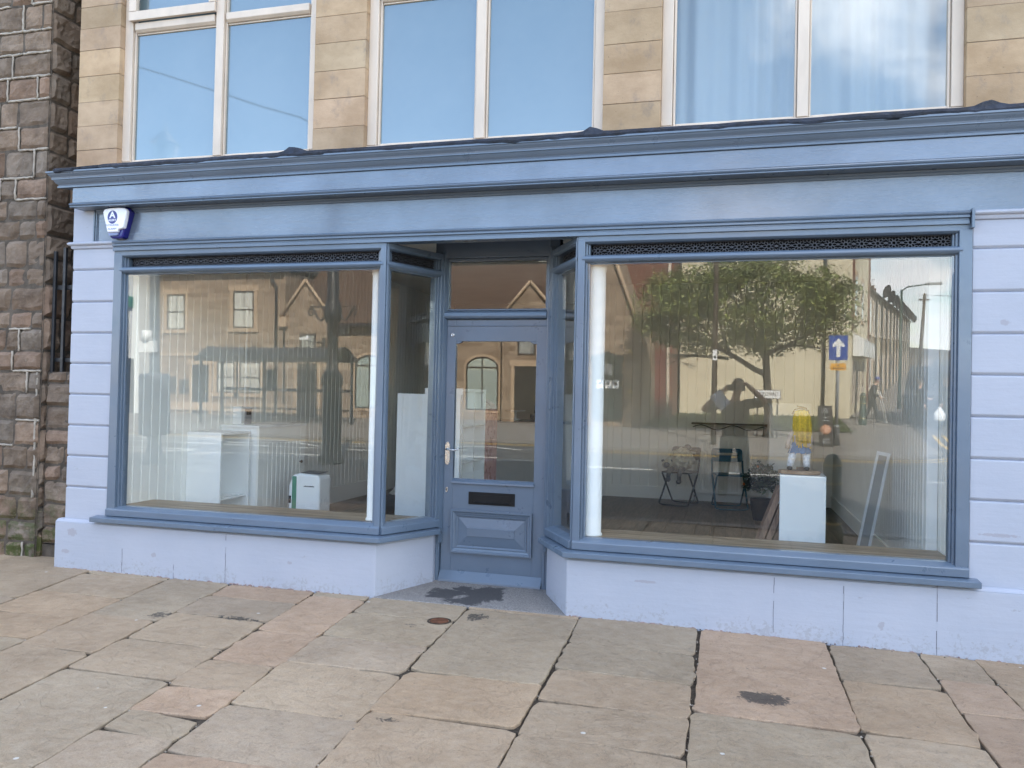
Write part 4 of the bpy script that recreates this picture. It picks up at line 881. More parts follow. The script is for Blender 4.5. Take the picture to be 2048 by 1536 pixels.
# white cupboard with round knob
t = thing('cupboard', 'white cupboard with tongue and groove door and round dark knob beside the open shelf unit', 'cupboard', (-4.855, 1.42, FZ))
w, dpt, h = 0.88, 0.40, 1.04
m = MB(); m.box(0, dpt, 0, w, 0, h); m.build('carcass', 'melamine', t, 0.002)
m = MB(); m.box(-0.0, dpt + 0.03, -0.02, w + 0.02, h + 0.001, h + 0.022); m.build('top', 'melamine', t, 0.002)
m = MB(); boards(m, (dpt + 0.008, w - 0.09), (dpt + 0.008, 0.09), 0.08, h - 0.16, 9)
m.box(dpt + 0.001, dpt + 0.022, 0, 0.088, 0.02, h - 0.001); m.box(dpt + 0.001, dpt + 0.022, w - 0.088, w, 0.02, h - 0.001); m.box(dpt + 0.001, dpt + 0.022, 0.09, w - 0.09, h - 0.158, h - 0.001)
d_ = m.build('door', 'board', t)
m = MB(); m.T = Matrix.Translation((dpt + 0.022, w - 0.10, 0.66)) @ Matrix.Rotation(R(90), 4, 'Y'); m.lathe([(0.006, 0), (0.006, 0.014), (0.017, 0.02), (0.018, 0.027), (0.010, 0.034), (0, 0.035)], n=14); m.build('knob', simple("dark_brass", (0.10, 0.06, 0.03), 0.4, 0.5, 0.2, 30, 0.0, metal=0.6), d_)
# meter box and conduit
t = thing('meter_box', 'small white and grey electricity box with conduit on the beadboard wall', 'fuse box', (-4.858, 1.60, 1.13))
m = MB(); m.box(0.0, 0.10, 0.0, 0.17, 0.0, 0.21); m.build('case', 'white', t, 0.004)
m = MB(); m.box(0.101, 0.112, 0.05, 0.165, 0.02, 0.19, tint=(0.45, 0.45, 0.46)); m.box(0.113, 0.117, 0.065, 0.15, 0.125, 0.165, mat=1); m.build('cover', [simple("grey_plastic", (0.30, 0.30, 0.31), 0.4, 0.4, 0.05, 9, 0), 'black'], t, 0.002)
m = MB(); m.tube([(0.03, 0.16, 0.20), (0.03, 0.16, 1.0), (0.03, 0.15, 2.04)], 0.014); m.tube([(0.03, 0.16, 0.0), (0.03, 0.16, -0.3)], 0.008); m.build('conduit', 'white', t)
# dehumidifier
t = thing('dehumidifier', 'white and green portable dehumidifier in front of the beadboard wall', 'dehumidifier', (-3.97, 1.55, FZ), R(4))
m = MB(); pr = [(-0.13, 0), (0.17, 0), (0.19, 0.03), (0.19, 0.56), (0.175, 0.605), (-0.02, 0.62), (-0.09, 0.60), (-0.13, 0.50)]
n = len(pr); m.add([(x, -0.13, z) for x, z in pr] + [(x, 0.13, z) for x, z in pr], [tuple(range(n)), tuple(range(n, 2 * n))[::-1]] + [(i, (i + 1) % n, n + (i + 1) % n, n + i) for i in range(n)]); m.build('case', 'melamine', t, 0.02, 3)
m = MB(); m.box(-0.095, -0.045, -0.1335, 0.1335, 0.015, 0.59); m.build('green_band', simple("green_plastic", (0.03, 0.22, 0.13), 0.35, 0.5, 0.03, 8, 0), t, 0.008)
m = MB(); m.box(-0.02, 0.17, -0.10, 0.10, 0.616, 0.625); m.build('top_panel', simple("charcoal_plastic", (0.05, 0.055, 0.055), 0.4, 0.4, 0.1, 9, 0), t, 0.002)
m = MB(); m.box(-0.128, -0.100, -0.132, -0.128, 0.33, 0.40); m.build('gauge', 'black', t); 
m = MB()
for q in range(9): m.box(0.03 + q * 0.012, 0.038 + q * 0.012, -0.1325, -0.129, 0.49, 0.50 + 0.003 * (q % 2))
m.build('badge', 'black', t)
# white plastic bag on floor
m = MB(); rg = random.Random(2); n = 16; v = []
for j in range(7):
    for i in range(n):
        r = (0.16 - 0.02 * j) * (1 + 0.25 * mnoise.noise((math.cos(i * 6.283 / n) * 1.7, math.sin(i * 6.283 / n) * 1.7, j * 0.7))); v.append((r * math.cos(i * 6.283 / n), r * 0.7 * math.sin(i * 6.283 / n), 0.022 * j + 0.01 * rg.random()))
m.add(v, [(j * n + i, j * n + (i + 1) % n, (j + 1) * n + (i + 1) % n, (j + 1) * n + i) for j in range(6) for i in range(n)] + [tuple(range(6 * n, 7 * n)), tuple(range(n))[::-1]])
o = m.build('plastic_bag', 'white'); o.location = (-4.45, 5.0, FZ); tag(o, 'crumpled white plastic bag on floor at the foot of the beadboard wall', 'bag')
# white panel, cube shelves, pink cabinet, counter
m = MB(); m.box(0, 0.65, 0, 0.03, 0, 1.41); o = m.build('display_panel', 'melamine', bevel=0.002); o.location = (-3.125, 1.75, FZ); tag(o, 'plain tall white panel standing behind the splayed window pane', 'panel')
t = thing('cube_shelves', 'tall white cube shelves seen through the door glass', 'shelf', (-2.86, 1.80, FZ), R(0))
m = MB(); m.box(0, 0.39, 0, 0.03, 0, 1.47); m.build('side_panel', 'melamine', t, 0.001); m = MB(); m.box(0, 0.39, 0.73, 0.76, 0, 1.47); m.build('side_panel', 'melamine', t, 0.001); m = MB(); m.box(0, 0.012, 0.031, 0.729, 0, 1.47); m.build('back_panel', 'melamine', t)
m = MB(); m.box(0, 0.39, 0.031, 0.729, 1.44, 1.47); m.build('top', 'melamine', t, 0.001); m = MB(); m.box(0, 0.39, 0.031, 0.729, 0, 0.03); m.build('base_panel', 'melamine', t, 0.001)
for z in (0.38, 0.74, 1.09): m = MB(); m.box(0.013, 0.388, 0.031, 0.729, z, z + 0.016); m.build('shelf', 'melamine', t, 0.001)
for z0, z1 in ((0.031, 0.379), (0.397, 0.739), (0.757, 1.089), (1.107, 1.439)): m = MB(); m.box(0.013, 0.388, 0.372, 0.388, z0, z1); m.build('divider', 'melamine', t)
m = MB(); pr = [(-0.30, 0), (0.30, 0), (0.30, 1.22), (0.27, 1.31), (0.18, 1.365), (0, 1.38), (-0.18, 1.365), (-0.27, 1.31), (-0.30, 1.22)]; n = len(pr)
m.add([(x, 0, z) for x, z in pr] + [(x, 0.55, z) for x, z in pr], [tuple(range(n)), tuple(range(n, 2 * n))[::-1]] + [(i, (i + 1) % n, n + (i + 1) % n, n + i) for i in range(n)])
t = thing('fridge', 'dusty pink rounded fridge behind the cube shelves', 'fridge', (-2.98, 3.2, FZ)); m.build('body', simple("dusty_pink_enamel", (0.50, 0.27, 0.26), 0.3, 0.5, 0.03, 4, 0), t, 0.02, 3)
m = MB(); m.tube([(0.25, -0.03, 0.70), (0.25, -0.05, 0.72), (0.25, -0.05, 1.0), (0.25, -0.03, 1.02), (0.25, 0.0, 1.02)], 0.011); m.build('handle', 'chrome', t)
t = thing('shop_counter', 'long pale counter with dark worktop at the back of the shop', 'counter', (0, 0, FZ))
m = MB(); m.box(-4.82, -2.0, 6.7, 7.3, 0, 1.0); m.build('front', simple("pale_counter_front", (0.50, 0.49, 0.46), 0.6, 0.3, 0.04, 4, 0), t, 0.003)
m = MB(); m.box(-4.82, -1.95, 6.65, 7.35, 1.001, 1.04); m.build('worktop', simple("dark_worktop", (0.02, 0.018, 0.017), 0.25, 0.5, 0.2, 30, 0), t, 0.003)
m = MB(); m.lathe([(0.09, 0), (0.08, 0.012), (0.018, 0.03), (0.015, 0.10), (0.03, 0.13), (0.155, 0.14), (0.16, 0.155), (0.0, 0.155)], n=24); o = m.build('cake_stand', 'melamine'); o.location = (-3.30, 6.9, FZ + 1.041); tag(o, 'small white footed cake stand on the dark worktop', 'cake stand')
t = thing('till', 'black till with tilted screen on the dark worktop', 'till', (-2.85, 6.9, FZ + 1.041)); m = MB(); m.box(-0.17, 0.17, -0.15, 0.2, 0, 0.10); m.build('drawer', 'black', t, 0.004)
m = MB(); m.T = Matrix.Translation((0, 0.05, 0.12)) @ Matrix.Rotation(R(-25), 4, 'X'); m.box(-0.16, 0.16, 0, 0.02, 0, 0.22); m.build('screen', 'black', t, 0.003); m = MB(); m.box(-0.03, 0.03, 0.06, 0.10, 0.1, 0.2); m.build('stand', 'black', t)

# radiator with shelf over it on the partition
t = thing('radiator', 'white panel radiator behind the two folding chairs', 'radiator', (-0.42, 6.06, 0.22))
m = MB(); n = 34; v = []; P = [(-0.045, -0.05), (-0.03, -0.062), (0.0, -0.062), (0.0, -0.05)]
m.box(0, 1.30, -0.05, 0.05, 0, 0.80)
for q in range(34): m.box(0.03 + q * 0.037, 0.03 + q * 0.037 + 0.022, -0.062, -0.0505, 0.04, 0.75)
m.box(-0.006, 1.306, -0.066, 0.055, 0.801, 0.815); m.box(-0.008, -0.001, -0.066, 0.055, 0, 0.80); m.build('panel', 'board', t, 0.004)
m = MB(); m.tube([(-0.03, -0.01, -0.12), (-0.03, -0.01, 0.04), (-0.002, -0.01, 0.05)], 0.010); m.box(-0.045, -0.015, -0.025, 0.005, 0.0, 0.045); m.build('valve', 'chrome', t)
t = thing('radiator_shelf', 'dark edged shelf with wavy scroll rail above the white radiator', 'shelf', (-0.50, 6.02, 1.10))
m = MB(); m.box(0, 1.46, -0.11, 0.10, 0.085, 0.105); m.build('board', simple("walnut_shelf", (0.13, 0.105, 0.08), 0.5, 0.3, 0.1, 8, 0), t, 0.003)
m = MB(); m.tube([(0.02 + q * 0.02, -0.09, 0.045 + 0.030 * math.sin(q * 0.29)) for q in range(72)], 0.007, 6); m.build('scroll_rail', 'iron', t)

# folding chairs
def chair(name, label, loc, rz, m_):
    t = thing(name, label, 'chair', loc, rz, 'folding chairs')
    s_ = MB()                                                              # backrest with a slot
    def rrect(x0, x1, z0, z1, r): return [(x1 - r + r * math.cos(R(a)), z1 - r + r * math.sin(R(a))) for a in (0, 30, 60, 90)] + [(x0 + r + r * math.cos(R(a)), z1 - r + r * math.sin(R(a))) for a in (90, 120, 150, 180)] + [(x0 + r + r * math.cos(R(a)), z0 + r + r * math.sin(R(a))) for a in (180, 210, 240, 270)] + [(x1 - r + r * math.cos(R(a)), z0 + r + r * math.sin(R(a))) for a in (270, 300, 330, 360)]
    o = rrect(-0.205, 0.205, 0.60, 0.775, 0.04); i_ = rrect(-0.14, 0.14, 0.685, 0.715, 0.012); n = len(o)
    Y = lambda z: 0.15 + (z - 0.45) * 0.22
    v = [(x, Y(z) + d, z) for d in (0, 0.018) for ring in (o, i_) for x, z in ring]
    fs = []
    for k in range(n):
        l = (k + 1) % n
        fs += [(k, l, n + l, n + k), (2 * n + k, 2 * n + l, 3 * n + l, 3 * n + k), (k, l, 2 * n + l, 2 * n + k), (n + k, n + l, 3 * n + l, 3 * n + k)]
    s_.add(v, fs); s_.build('backrest', m_, t, 0.003)
    s_ = MB(); s_.box(-0.19, 0.19, -0.20, 0.17, 0.435, 0.458); s_.build('seat', m_, t, 0.010, 3)
    for sx in (-1, 1):
        s_ = MB(); s_.tube([(sx * 0.20, Y(0.62), 0.62), (sx * 0.202, 0.13, 0.44), (sx * 0.205, -0.22, 0.03)], 0.013); s_.build('leg', m_, t)
        s_ = MB(); s_.tube([(sx * 0.187, -0.17, 0.43), (sx * 0.187, 0.20, 0.03)], 0.012); s_.build('leg', m_, t)
    s_ = MB(); s_.tube([(-0.205, -0.22, 0.025), (-0.15, -0.23, 0.014), (0.15, -0.23, 0.014), (0.205, -0.22, 0.025)], 0.010); s_.build('floor_bar', m_, t); s_ = MB(); s_.tube([(-0.187, 0.20, 0.025), (-0.14, 0.21, 0.012), (0.14, 0.21, 0.012), (0.187, 0.20, 0.025)], 0.010); s_.build('floor_bar', m_, t)
    return t
chair('folding_chair', 'dark brown folding chair carrying the stuffed sheep', (-0.62, 5.55, FZ), R(-18), simple("dark_brown_steel", (0.014, 0.010, 0.008), 0.4, 0.5, 0.1, 8, 0))
chair('folding_chair', 'empty teal blue folding chair in front of the radiator', (0.02, 5.45, FZ), R(10), simple("teal_steel", (0.004, 0.075, 0.115), 0.4, 0.5, 0.1, 8, 0))
# stuffed sheep
def fuzzy(name, col):
    k = NT(name); v = k.noise(38, 4, 0.7); k.bsdf(k.mix(v, tuple(x * 0.75 for x in col), col), 0.95, 0.1, 0, k.bump(v, 0.9, 0.02)); return k.m
fw, fg = fuzzy("cream_wool", (0.62, 0.58, 0.47)), fuzzy("grey_felt", (0.16, 0.155, 0.15))
t = thing('toy_sheep', 'stuffed cream sheep with grey face and feet slumped on the brown folding chair', 'soft toy', (-0.63, 5.50, FZ + 0.46), R(-18))
m = MB(); rg = random.Random(5)
m.ball((0.02, 0.02, 0.15), (0.165, 0.13, 0.15), 18)
for q in range(70):
    a, b = rg.uniform(0, 6.283), math.acos(rg.uniform(-0.7, 1)); m.ball((0.02 + 0.155 * math.sin(b) * math.cos(a), 0.02 + 0.12 * math.sin(b) * math.sin(a), 0.15 + 0.14 * math.cos(b)), rg.uniform(0.022, 0.036), 8)
m.build('body', fw, t, recalc=False)
m = MB(); m.ball((-0.13, -0.10, 0.09), (0.07, 0.075, 0.06), 14); m.ball((-0.13, -0.06, 0.13), (0.06, 0.05, 0.035), 10); hd = m.build('head', fw, t)
m = MB(); m.ball((-0.115, -0.165, 0.085), (0.042, 0.04, 0.036), 12); m.ball((-0.195, -0.09, 0.13), (0.03, 0.015, 0.018), 8); m.ball((-0.075, -0.08, 0.135), (0.03, 0.015, 0.018), 8); m.build('face', fg, hd)
m = MB(); m.ball((0.09, 0.06, 0.315), (0.052, 0.045, 0.045), 12); m.build('tail_pompom', fg, t)
for x, z in ((-0.05, -0.02), (0.10, 0.0)):
    m = MB(); m.tube([(x, -0.12, 0.04 + z * 0.3), (x - 0.005, -0.21, 0.02), (x - 0.01, -0.235, -0.05), (x - 0.01, -0.235, -0.11 - z)], [0.035, 0.034, 0.028, 0.028], 8); m.ball((x - 0.01, -0.245, -0.12 - z), (0.036, 0.042, 0.032), 10); m.build('leg', fg, t)

# tall white cabinet, pedestal, doll, planks, plant, leaning frame
t = thing('cabinet', 'tall white cabinet standing behind the yellow haired doll', 'cabinet', (0.48, 4.75, FZ))
m = MB(); m.box(0, 0.48, 0.02, 0.50, 0, 1.40); m.build('carcass', 'melamine', t, 0.003); m = MB(); m.box(0.005, 0.475, 0.0, 0.018, 0.03, 1.395); m.build('door', 'melamine', t, 0.002)
t = thing('pedestal', 'square white display pedestal under the doll', 'plinth', (0.392, 1.05, FZ), R(-2))
m = MB(); m.box(0, 0.335, 0, 0.335, 0, 0.84); m.build('body', 'melamine', t, 0.002)
t = thing('rag_doll', 'rag doll with long yellow wool hair and blue skirt standing on the white pedestal', 'doll', (0.545, 1.19, FZ + 0.842))
m = MB(); n = 26
m.add([(0.155 * math.cos(i * 6.283 / n) * (1 + 0.06 * math.sin(3 * i)), 0.085 * math.sin(i * 6.283 / n), z) for z in (0.0, 0.030) for i in range(n)], [tuple(range(n))[::-1], tuple(range(n, 2 * n))] + [(i, (i + 1) % n, n + (i + 1) % n, n + i) for i in range(n)])
m.build('base', m_wood("pale_wood_slice", (0.26, 0.15, 0.08), (0.42, 0.27, 0.16), 8, (1, 3, 3)), t, 0.006)
m = MB(); m.box(-0.02, 0.06, 0.0, 0.035, 0.031, 0.056); m.tube([(0.012, 0.012, 0.05), (0.012, 0.012, 0.22)], 0.003, 6); m.tube([(0.024, 0.012, 0.05), (0.024, 0.012, 0.22)], 0.003, 6); m.build('support', simple("brown_rod", (0.12, 0.07, 0.04), 0.5, 0.4, 0.1, 9, 0), t)
sk = fuzzy("pale_felt", (0.62, 0.48, 0.38)); lace = simple("white_lace", (0.72, 0.73, 0.76), 0.9, 0.1, 0.25, 60, 0.6, 90, 0.006)
m = MB(); m.tube([(0, 0, 0.20), (0, 0, 0.30), (0, 0, 0.36)], [0.05, 0.055, 0.03], 12); m.ball((0.01, 0, 0.43), (0.06, 0.058, 0.068), 14); m.tube([(-0.045, 0, 0.345), (-0.085, -0.01, 0.27), (-0.095, -0.02, 0.20)], [0.022, 0.02, 0.018], 8); m.tube([(0.055, 0, 0.345), (0.075, -0.02, 0.27), (0.06, -0.05, 0.22)], [0.022, 0.02, 0.018], 8); m.build('body', sk, t)
for x, dx in ((-0.042, -0.032), (0.046, 0.006)):
    m = MB(); m.tube([(x * 0.9, 0, 0.22), (x + dx * 0.6, -0.005, 0.12), (x + dx, -0.008, 0.055)], [0.030, 0.029, 0.024], 10); lg = m.build('stocking', lace, t)
    m = MB(); m.ball((x + dx * 1.05, -0.024, 0.046), (0.023, 0.042, 0.017), 10); m.build('shoe', 'black', lg)
m = MB(); n = 30; v = []
for j, (r, z) in enumerate(((0.045, 0.29), (0.064, 0.22), (0.080, 0.165))):
    for i in range(n): k_ = 1 + (0.09 * j) * math.sin(i * 6.283 / n * 9); v.append((r * k_ * math.cos(i * 6.283 / n), r * 0.85 * k_ * math.sin(i * 6.283 / n), z + 0.006 * math.sin(i * 2.1)))
m.add(v, [(j * n + i, j * n + (i + 1) % n, (j + 1) * n + (i + 1) % n, (j + 1) * n + i) for j in range(2) for i in range(n)], smooth=True); m.build('skirt', fuzzy("blue_felt", (0.035, 0.16, 0.33)), t)
m = MB(); rg = random.Random(3)
for q in range(150):
    a = rg.uniform(0, 6.283); rr = 0.056 + rg.uniform(-0.004, 0.010); x, y = rr * math.cos(a), rr * math.sin(a)
    if y > 0.045 and abs(x) < 0.03: continue
    ln = rg.uniform(0.19, 0.27); sp_ = rg.uniform(0.92, 1.16)
    m.tube([(0.012 + x * 0.2, y * 0.2, 0.505), (0.012 + x * 0.75, y * 0.75, 0.492), (0.012 + x, y, 0.44), (0.014 + x * sp_, y * sp_, 0.38), (0.018 + x * sp_, y * sp_, 0.47 - ln)], 0.0056, 5, tint=rtint(0.16, 0.02))
m.build('hair', simple("yellow_wool", (0.68, 0.44, 0.045), 0.95, 0.1, 0.2, 60, 0.4, 90, tinted=True), t, recalc=False)
m = MB(); m.tube([(-0.062, -0.01, 0.47), (-0.045, -0.01, 0.505), (0.0, -0.01, 0.522), (0.045, -0.01, 0.512), (0.066, -0.01, 0.475)], 0.006, 6); m.box(0.035, 0.06, -0.035, -0.025, 0.44, 0.505); m.tube([(0.045, -0.02, 0.515), (0.01, -0.02, 0.525), (-0.03, -0.02, 0.535)], [0.010, 0.008, 0.004], 6); m.build('ribbon', fuzzy("brown_ribbon", (0.12, 0.07, 0.035)), t)
t = thing('pallet', 'rough brown wooden pallet leaning against the white pedestal', 'pallet', (0.085, 1.18, FZ), R(8))
for q in range(3):
    m = MB(); m.T = Matrix.Translation((0.02 + q * 0.065, q * 0.02, 0.0)) @ Matrix.Rotation(R(20), 4, 'Y'); m.box(0, 0.045, -0.10, 0.0, 0.02, 0.80 - 0.16 * q, tint=rtint(0.2, 0.05)); m.build('slat', m_wood("weathered_pallet_wood", (0.15, 0.09, 0.06), (0.27, 0.17, 0.11), 7, (6, 6, 0.8)), t, 0.003)
t = thing('pot_plant', 'bushy dark green plant with small orange flowers behind the pallet', 'plant', (0.40, 4.55, FZ))
m = MB(); m.lathe([(0.10, 0), (0.14, 0.24), (0.15, 0.25), (0.13, 0.25), (0.12, 0.22), (0, 0.22)], n=18); m.build('pot', simple("dark_glazed_pot", (0.05, 0.035, 0.03), 0.9, 0.2, 0.1, 9, 0), t)
m = MB(); rg = random.Random(8); fl = MB()
for q in range(420):
    a, b, r = rg.uniform(0, 6.283), math.acos(rg.uniform(-0.5, 1)), 0.23 * rg.random() ** 0.4; c = Vector((r * math.sin(b) * math.cos(a), r * math.sin(b) * math.sin(a), 0.45 + r * math.cos(b) * 1.1)); u = Vector((rg.gauss(0, 1), rg.gauss(0, 1), rg.gauss(0, .6))).normalized(); w_ = u.cross(Vector((rg.gauss(0, 1), rg.gauss(0, 1), 1))).normalized()
    L_, Wd = rg.uniform(.03, .055), rg.uniform(.012, .02); m.add([c - u * L_, c + w_ * Wd, c + u * L_, c - w_ * Wd], [(0, 1, 2, 3)], tint=rtint(0.4, 0.1))
    if q < 4: fl.ball(c + Vector((0, -0.03, 0.02)), 0.018, 6)
m.build('foliage', simple("houseplant_leaf", (0.022, 0.045, 0.018), 0.5, 0.4, 0.2, 9, 0, tinted=True), t, recalc=False); fl.build('flower', simple("orange_petals", (0.45, 0.13, 0.03), 0.7, 0.2, 0.1, 9, 0), t)['kind'] = 'stuff'
t = thing('leaning_frame', 'narrow white frame leaning on the beadboard wall past the pedestal', 'frame', (1.06, 2.0, FZ), R(6))
LT = Matrix.Rotation(R(10.5), 4, 'Y')
m = MB(); m.T = LT; m.box(0, 0.020, 0, 0.028, 0, 1.02); m.box(0.090, 0.112, 0, 0.028, 0, 1.02); m.box(0.021, 0.089, 0, 0.028, 0, 0.03); m.box(0.021, 0.089, 0, 0.028, 0.99, 1.02); m.build('frame', 'melamine', t, 0.002)
m = MB(); m.T = LT; m.box(0.021, 0.089, 0.010, 0.016, 0.031, 0.989); m.build('panel', simple("grey_backing", (0.36, 0.36, 0.34), 0.5, 0.4, 0.05, 4, 0), t)
# ------------------------------------------------------------------ the street across the road (seen mirrored in the shop glass)
MT['asphalt'] = simple("worn_asphalt", (0.075, 0.072, 0.070), 0.85, 0.3, 0.18, 1.2, 0.4, 70, 0.006)
MT['paving'] = simple("grey_paving", (0.21, 0.185, 0.16), 0.9, 0.2, 0.14, 1.4, 0.3, 30)
MT['kerb'] = simple("kerb_stone", (0.24, 0.22, 0.20), 0.9, 0.2, 0.12, 6, 0.3, 40)
MT['roadwhite'] = simple("worn_white_marking", (0.62, 0.61, 0.57), 0.8, 0.2, 0.12, 9, 0.2, 60)
MT['roadyellow'] = simple("yellow_marking", (0.62, 0.40, 0.10), 0.8, 0.2, 0.12, 9, 0.2, 60)
MT['brownstone'] = m_coursed("coursed_sandstone", (0.36, 0.265, 0.185), (0.22, 0.155, 0.105), (0.31, 0.24, 0.175), 0.46, 0.155)
MT['brick'] = m_coursed("red_brick", (0.22, 0.075, 0.045), (0.16, 0.055, 0.035), (0.20, 0.15, 0.12), 0.225, 0.075)
MT['terrstone'] = m_coursed("terrace_stone", (0.46, 0.37, 0.27), (0.34, 0.265, 0.19), (0.38, 0.31, 0.23), 0.40, 0.17)
MT['dressed'] = simple("dressed_sandstone", (0.44, 0.32, 0.215), 0.9, 0.2, 0.10, 3, 0.3, 40)
MT['creamwall'] = simple("cream_render", (0.64, 0.565, 0.41), 0.85, 0.2, 0.06, 1.2, 0.2, 30)
MT['rooftile'] = m_coursed("brown_plain_tiles", (0.13, 0.080, 0.055), (0.095, 0.06, 0.042), (0.05, 0.035, 0.03), 0.17, 0.12, 0.8, 0.008)
MT['slateroof'] = m_coursed("grey_slates", (0.085, 0.085, 0.09), (0.06, 0.06, 0.066), (0.03, 0.03, 0.03), 0.25, 0.2, 0.6, 0.006)
MT['winframe'] = simple("dark_brown_window_paint", (0.045, 0.035, 0.03), 0.5, 0.4, 0.1, 9, 0)
MT['whitepvc'] = simple("white_window_frame", (0.78, 0.78, 0.76), 0.4, 0.4, 0.02, 9, 0)
MT['room'] = simple("dim_room", (0.05, 0.045, 0.04), 0.9, 0.1, 0.3, 1, 0)
MT['lacecurtain'] = simple("cream_curtain", (0.60, 0.57, 0.50), 0.9, 0.1, 0.05, 5, 0)
MT['paleblind'] = simple("pale_green_blind", (0.36, 0.42, 0.38), 0.8, 0.2, 0.03, 5, 0)
MT['greyblind'] = simple("grey_blind", (0.26, 0.26, 0.25), 0.8, 0.2, 0.03, 5, 0)
MT['darkdoor'] = simple("dark_door_paint", (0.030, 0.026, 0.024), 0.4, 0.4, 0.1, 9, 0)
MT['maroon'] = simple("dark_red_door_paint", (0.15, 0.030, 0.025), 0.5, 0.4, 0.1, 9, 0.1)
MT['bottle'] = simple("bottle_green_paint", (0.018, 0.050, 0.038), 0.4, 0.5, 0.1, 9, 0.1)
MT['gold'] = simple("gold_paint", (0.55, 0.40, 0.12), 0.4, 0.5, 0.1, 9, 0)
MT['galv'] = simple("grey_galvanised_steel", (0.26, 0.27, 0.28), 0.5, 0.5, 0.1, 9, 0, metal=0.3)
MT['polewood'] = simple("creosoted_pole", (0.085, 0.062, 0.045), 0.9, 0.2, 0.2, 4, 0.4, 40, stretch=(4, 4, 0.5))
MT['bark'] = simple("tree_bark", (0.075, 0.062, 0.050), 0.95, 0.1, 0.25, 8, 0.8, 30, 0.02, stretch=(1, 1, 0.4))
MT['leaf'] = simple("spring_leaf", (0.19, 0.22, 0.07), 0.6, 0.3, 0.15, 3, 0, tinted=True)
MT['signblue'] = simple("blue_sign_face", (0.02, 0.07, 0.33), 0.4, 0.4, 0.02, 5, 0)
MT['signwhite'] = simple("white_sign_face", (0.80, 0.80, 0.80), 0.5, 0.4, 0.02, 5, 0)
MT['signyellow'] = simple("yellow_orange_plate", (0.75, 0.36, 0.03), 0.5, 0.4, 0.02, 5, 0)

# road, kerbs, far pavements
def sheet(name, pts, zf, m_, dz=0.0, thick=0.0, kind='structure', n=1):
    b = MB(); b.add([(x, y, zf(x, y) + dz) for x, y in pts], [tuple(range(len(pts)))]); o = b.build(name, m_, recalc=False)
    return tag(o, kind=kind)
m = MB(); ys = [-3.45, -6, -10, -13.6, -14.0]; xs = [-90, -30, -12, 0, 12, 30, 90]
m.add([(x, y, road_z(y) if y > -13.9 else -0.274) for y in ys for x in xs], [(i * 7 + j, i * 7 + j + 1, (i + 1) * 7 + j + 1, (i + 1) * 7 + j) for i in range(4) for j in range(6)]); tag(m.build('road', 'asphalt', recalc=False), kind='structure')
DANG = math.atan2(-0.975, 0.224); DV = Vector((0.224, -0.975)).normalized(); NV = Vector((-DV.y, DV.x))
P0 = Vector((4.42, -27.0))
def sp(s, t): return P0 + DV * s + NV * t
def slope_z(s): return -0.035 + 0.020 * max(0, s + 2) + 0.012 * max(0, s - 10)
m = MB(); rows = [(-14.6, 9), (-10, 8), (-5, 8), (0, 8), (10, 8), (25, 8), (50, 8), (90, 8), (150, 8)]; v = []
for s, w in rows:
    for t in (1.95, 2.6, 5.0, w + 0.5):
        p = sp(s, t); zz = -0.266 if s < -14 else (-0.255 + 0.014 * (s + 14) if s < 0 else slope_z(s) - 0.08)
        v.append((p.x, p.y, zz))
m.add(v, [(i * 4 + j, i * 4 + j + 1, (i + 1) * 4 + j + 1, (i + 1) * 4 + j) for i in range(len(rows) - 1) for j in range(3)]); tag(m.build('side_road', 'asphalt', recalc=False), kind='structure')
m = MB()                                                              # far pavement, rising into the side street
fp = [(-90, -14), (3.2, -14), (4.2, -14.3), (4.9, -15.2), (5.0, -17), (5.4, -20), (sp(0, 1.85).x, sp(0, 1.85).y), (-90, sp(0, 1.85).y)]
def fz(x, y): return far_z(y)
m.add([(x, y, fz(x, y)) for x, y in fp] + [(x, y, fz(x, y) - 0.25) for x, y in fp], [tuple(range(8))] + [(i, (i + 1) % 8, 8 + (i + 1) % 8, 8 + i) for i in range(8)])
q = [(sp(s, t), s) for s in (0, 10, 25, 50, 90, 150) for t in (-0.2, 1.85)]
m.add([(p.x, p.y, slope_z(s) + 0.02) for p, s in q] + [(p.x, p.y, slope_z(s) - 0.2) for p, s in q], [(2 * i, 2 * i + 1, 2 * i + 3, 2 * i + 2) for i in range(5)] + [(2 * i + 1, 12 + 2 * i + 1, 12 + 2 * i + 3, 2 * i + 3) for i in range(5)])
tag(m.build('far_pavement', 'paving', recalc=False), kind='structure')
m = MB()                                                              # near kerb, with the built-out stretch by the lamp posts
m.prism([(-40, -3.47), (-5.6, -3.47), (-5.0, -3.47), (40, -3.47), (40, -3.62), (-5.0, -3.62), (-40, -3.62)], -0.3, 0.0 - 0.004)
for i in range(44): m.box(-5.0 + i * 0.92, -5.0 + i * 0.92 + 0.912, -3.625, -3.465, -0.3, gz(-5.0 + i * 0.92) + 0.002)
for i in range(38): x = -4.7 - i * 0.92; m.box(x - 0.92, x - 0.008, -8.35, -8.19, -0.3, -0.075)
tag(m.build('kerb', 'kerb', recalc=False), kind='structure')
m = MB(); m.prism([(-40, -3.63), (-5.0, -3.63), (-4.4, -8.19), (-40, -8.19)], -0.25, -0.07); tag(m.build('pavement_bay', 'paving'), kind='structure')
m = MB()
def line(pts, w, zf, mat):
    for (x0, y0), (x1, y1) in zip(pts[:-1], pts[1:]):
        L = math.hypot(x1 - x0, y1 - y0); nx, ny = -(y1 - y0) / L * w / 2, (x1 - x0) / L * w / 2
        m.add([(x0 + nx, y0 + ny, zf(x0, y0)), (x1 + nx, y1 + ny, zf(x1, y1)), (x1 - nx, y1 - ny, zf(x1, y1)), (x0 - nx, y0 - ny, zf(x0, y0))], [(0, 1, 2, 3)], mat=mat)
rz_ = lambda x, y: road_z(y) + 0.005
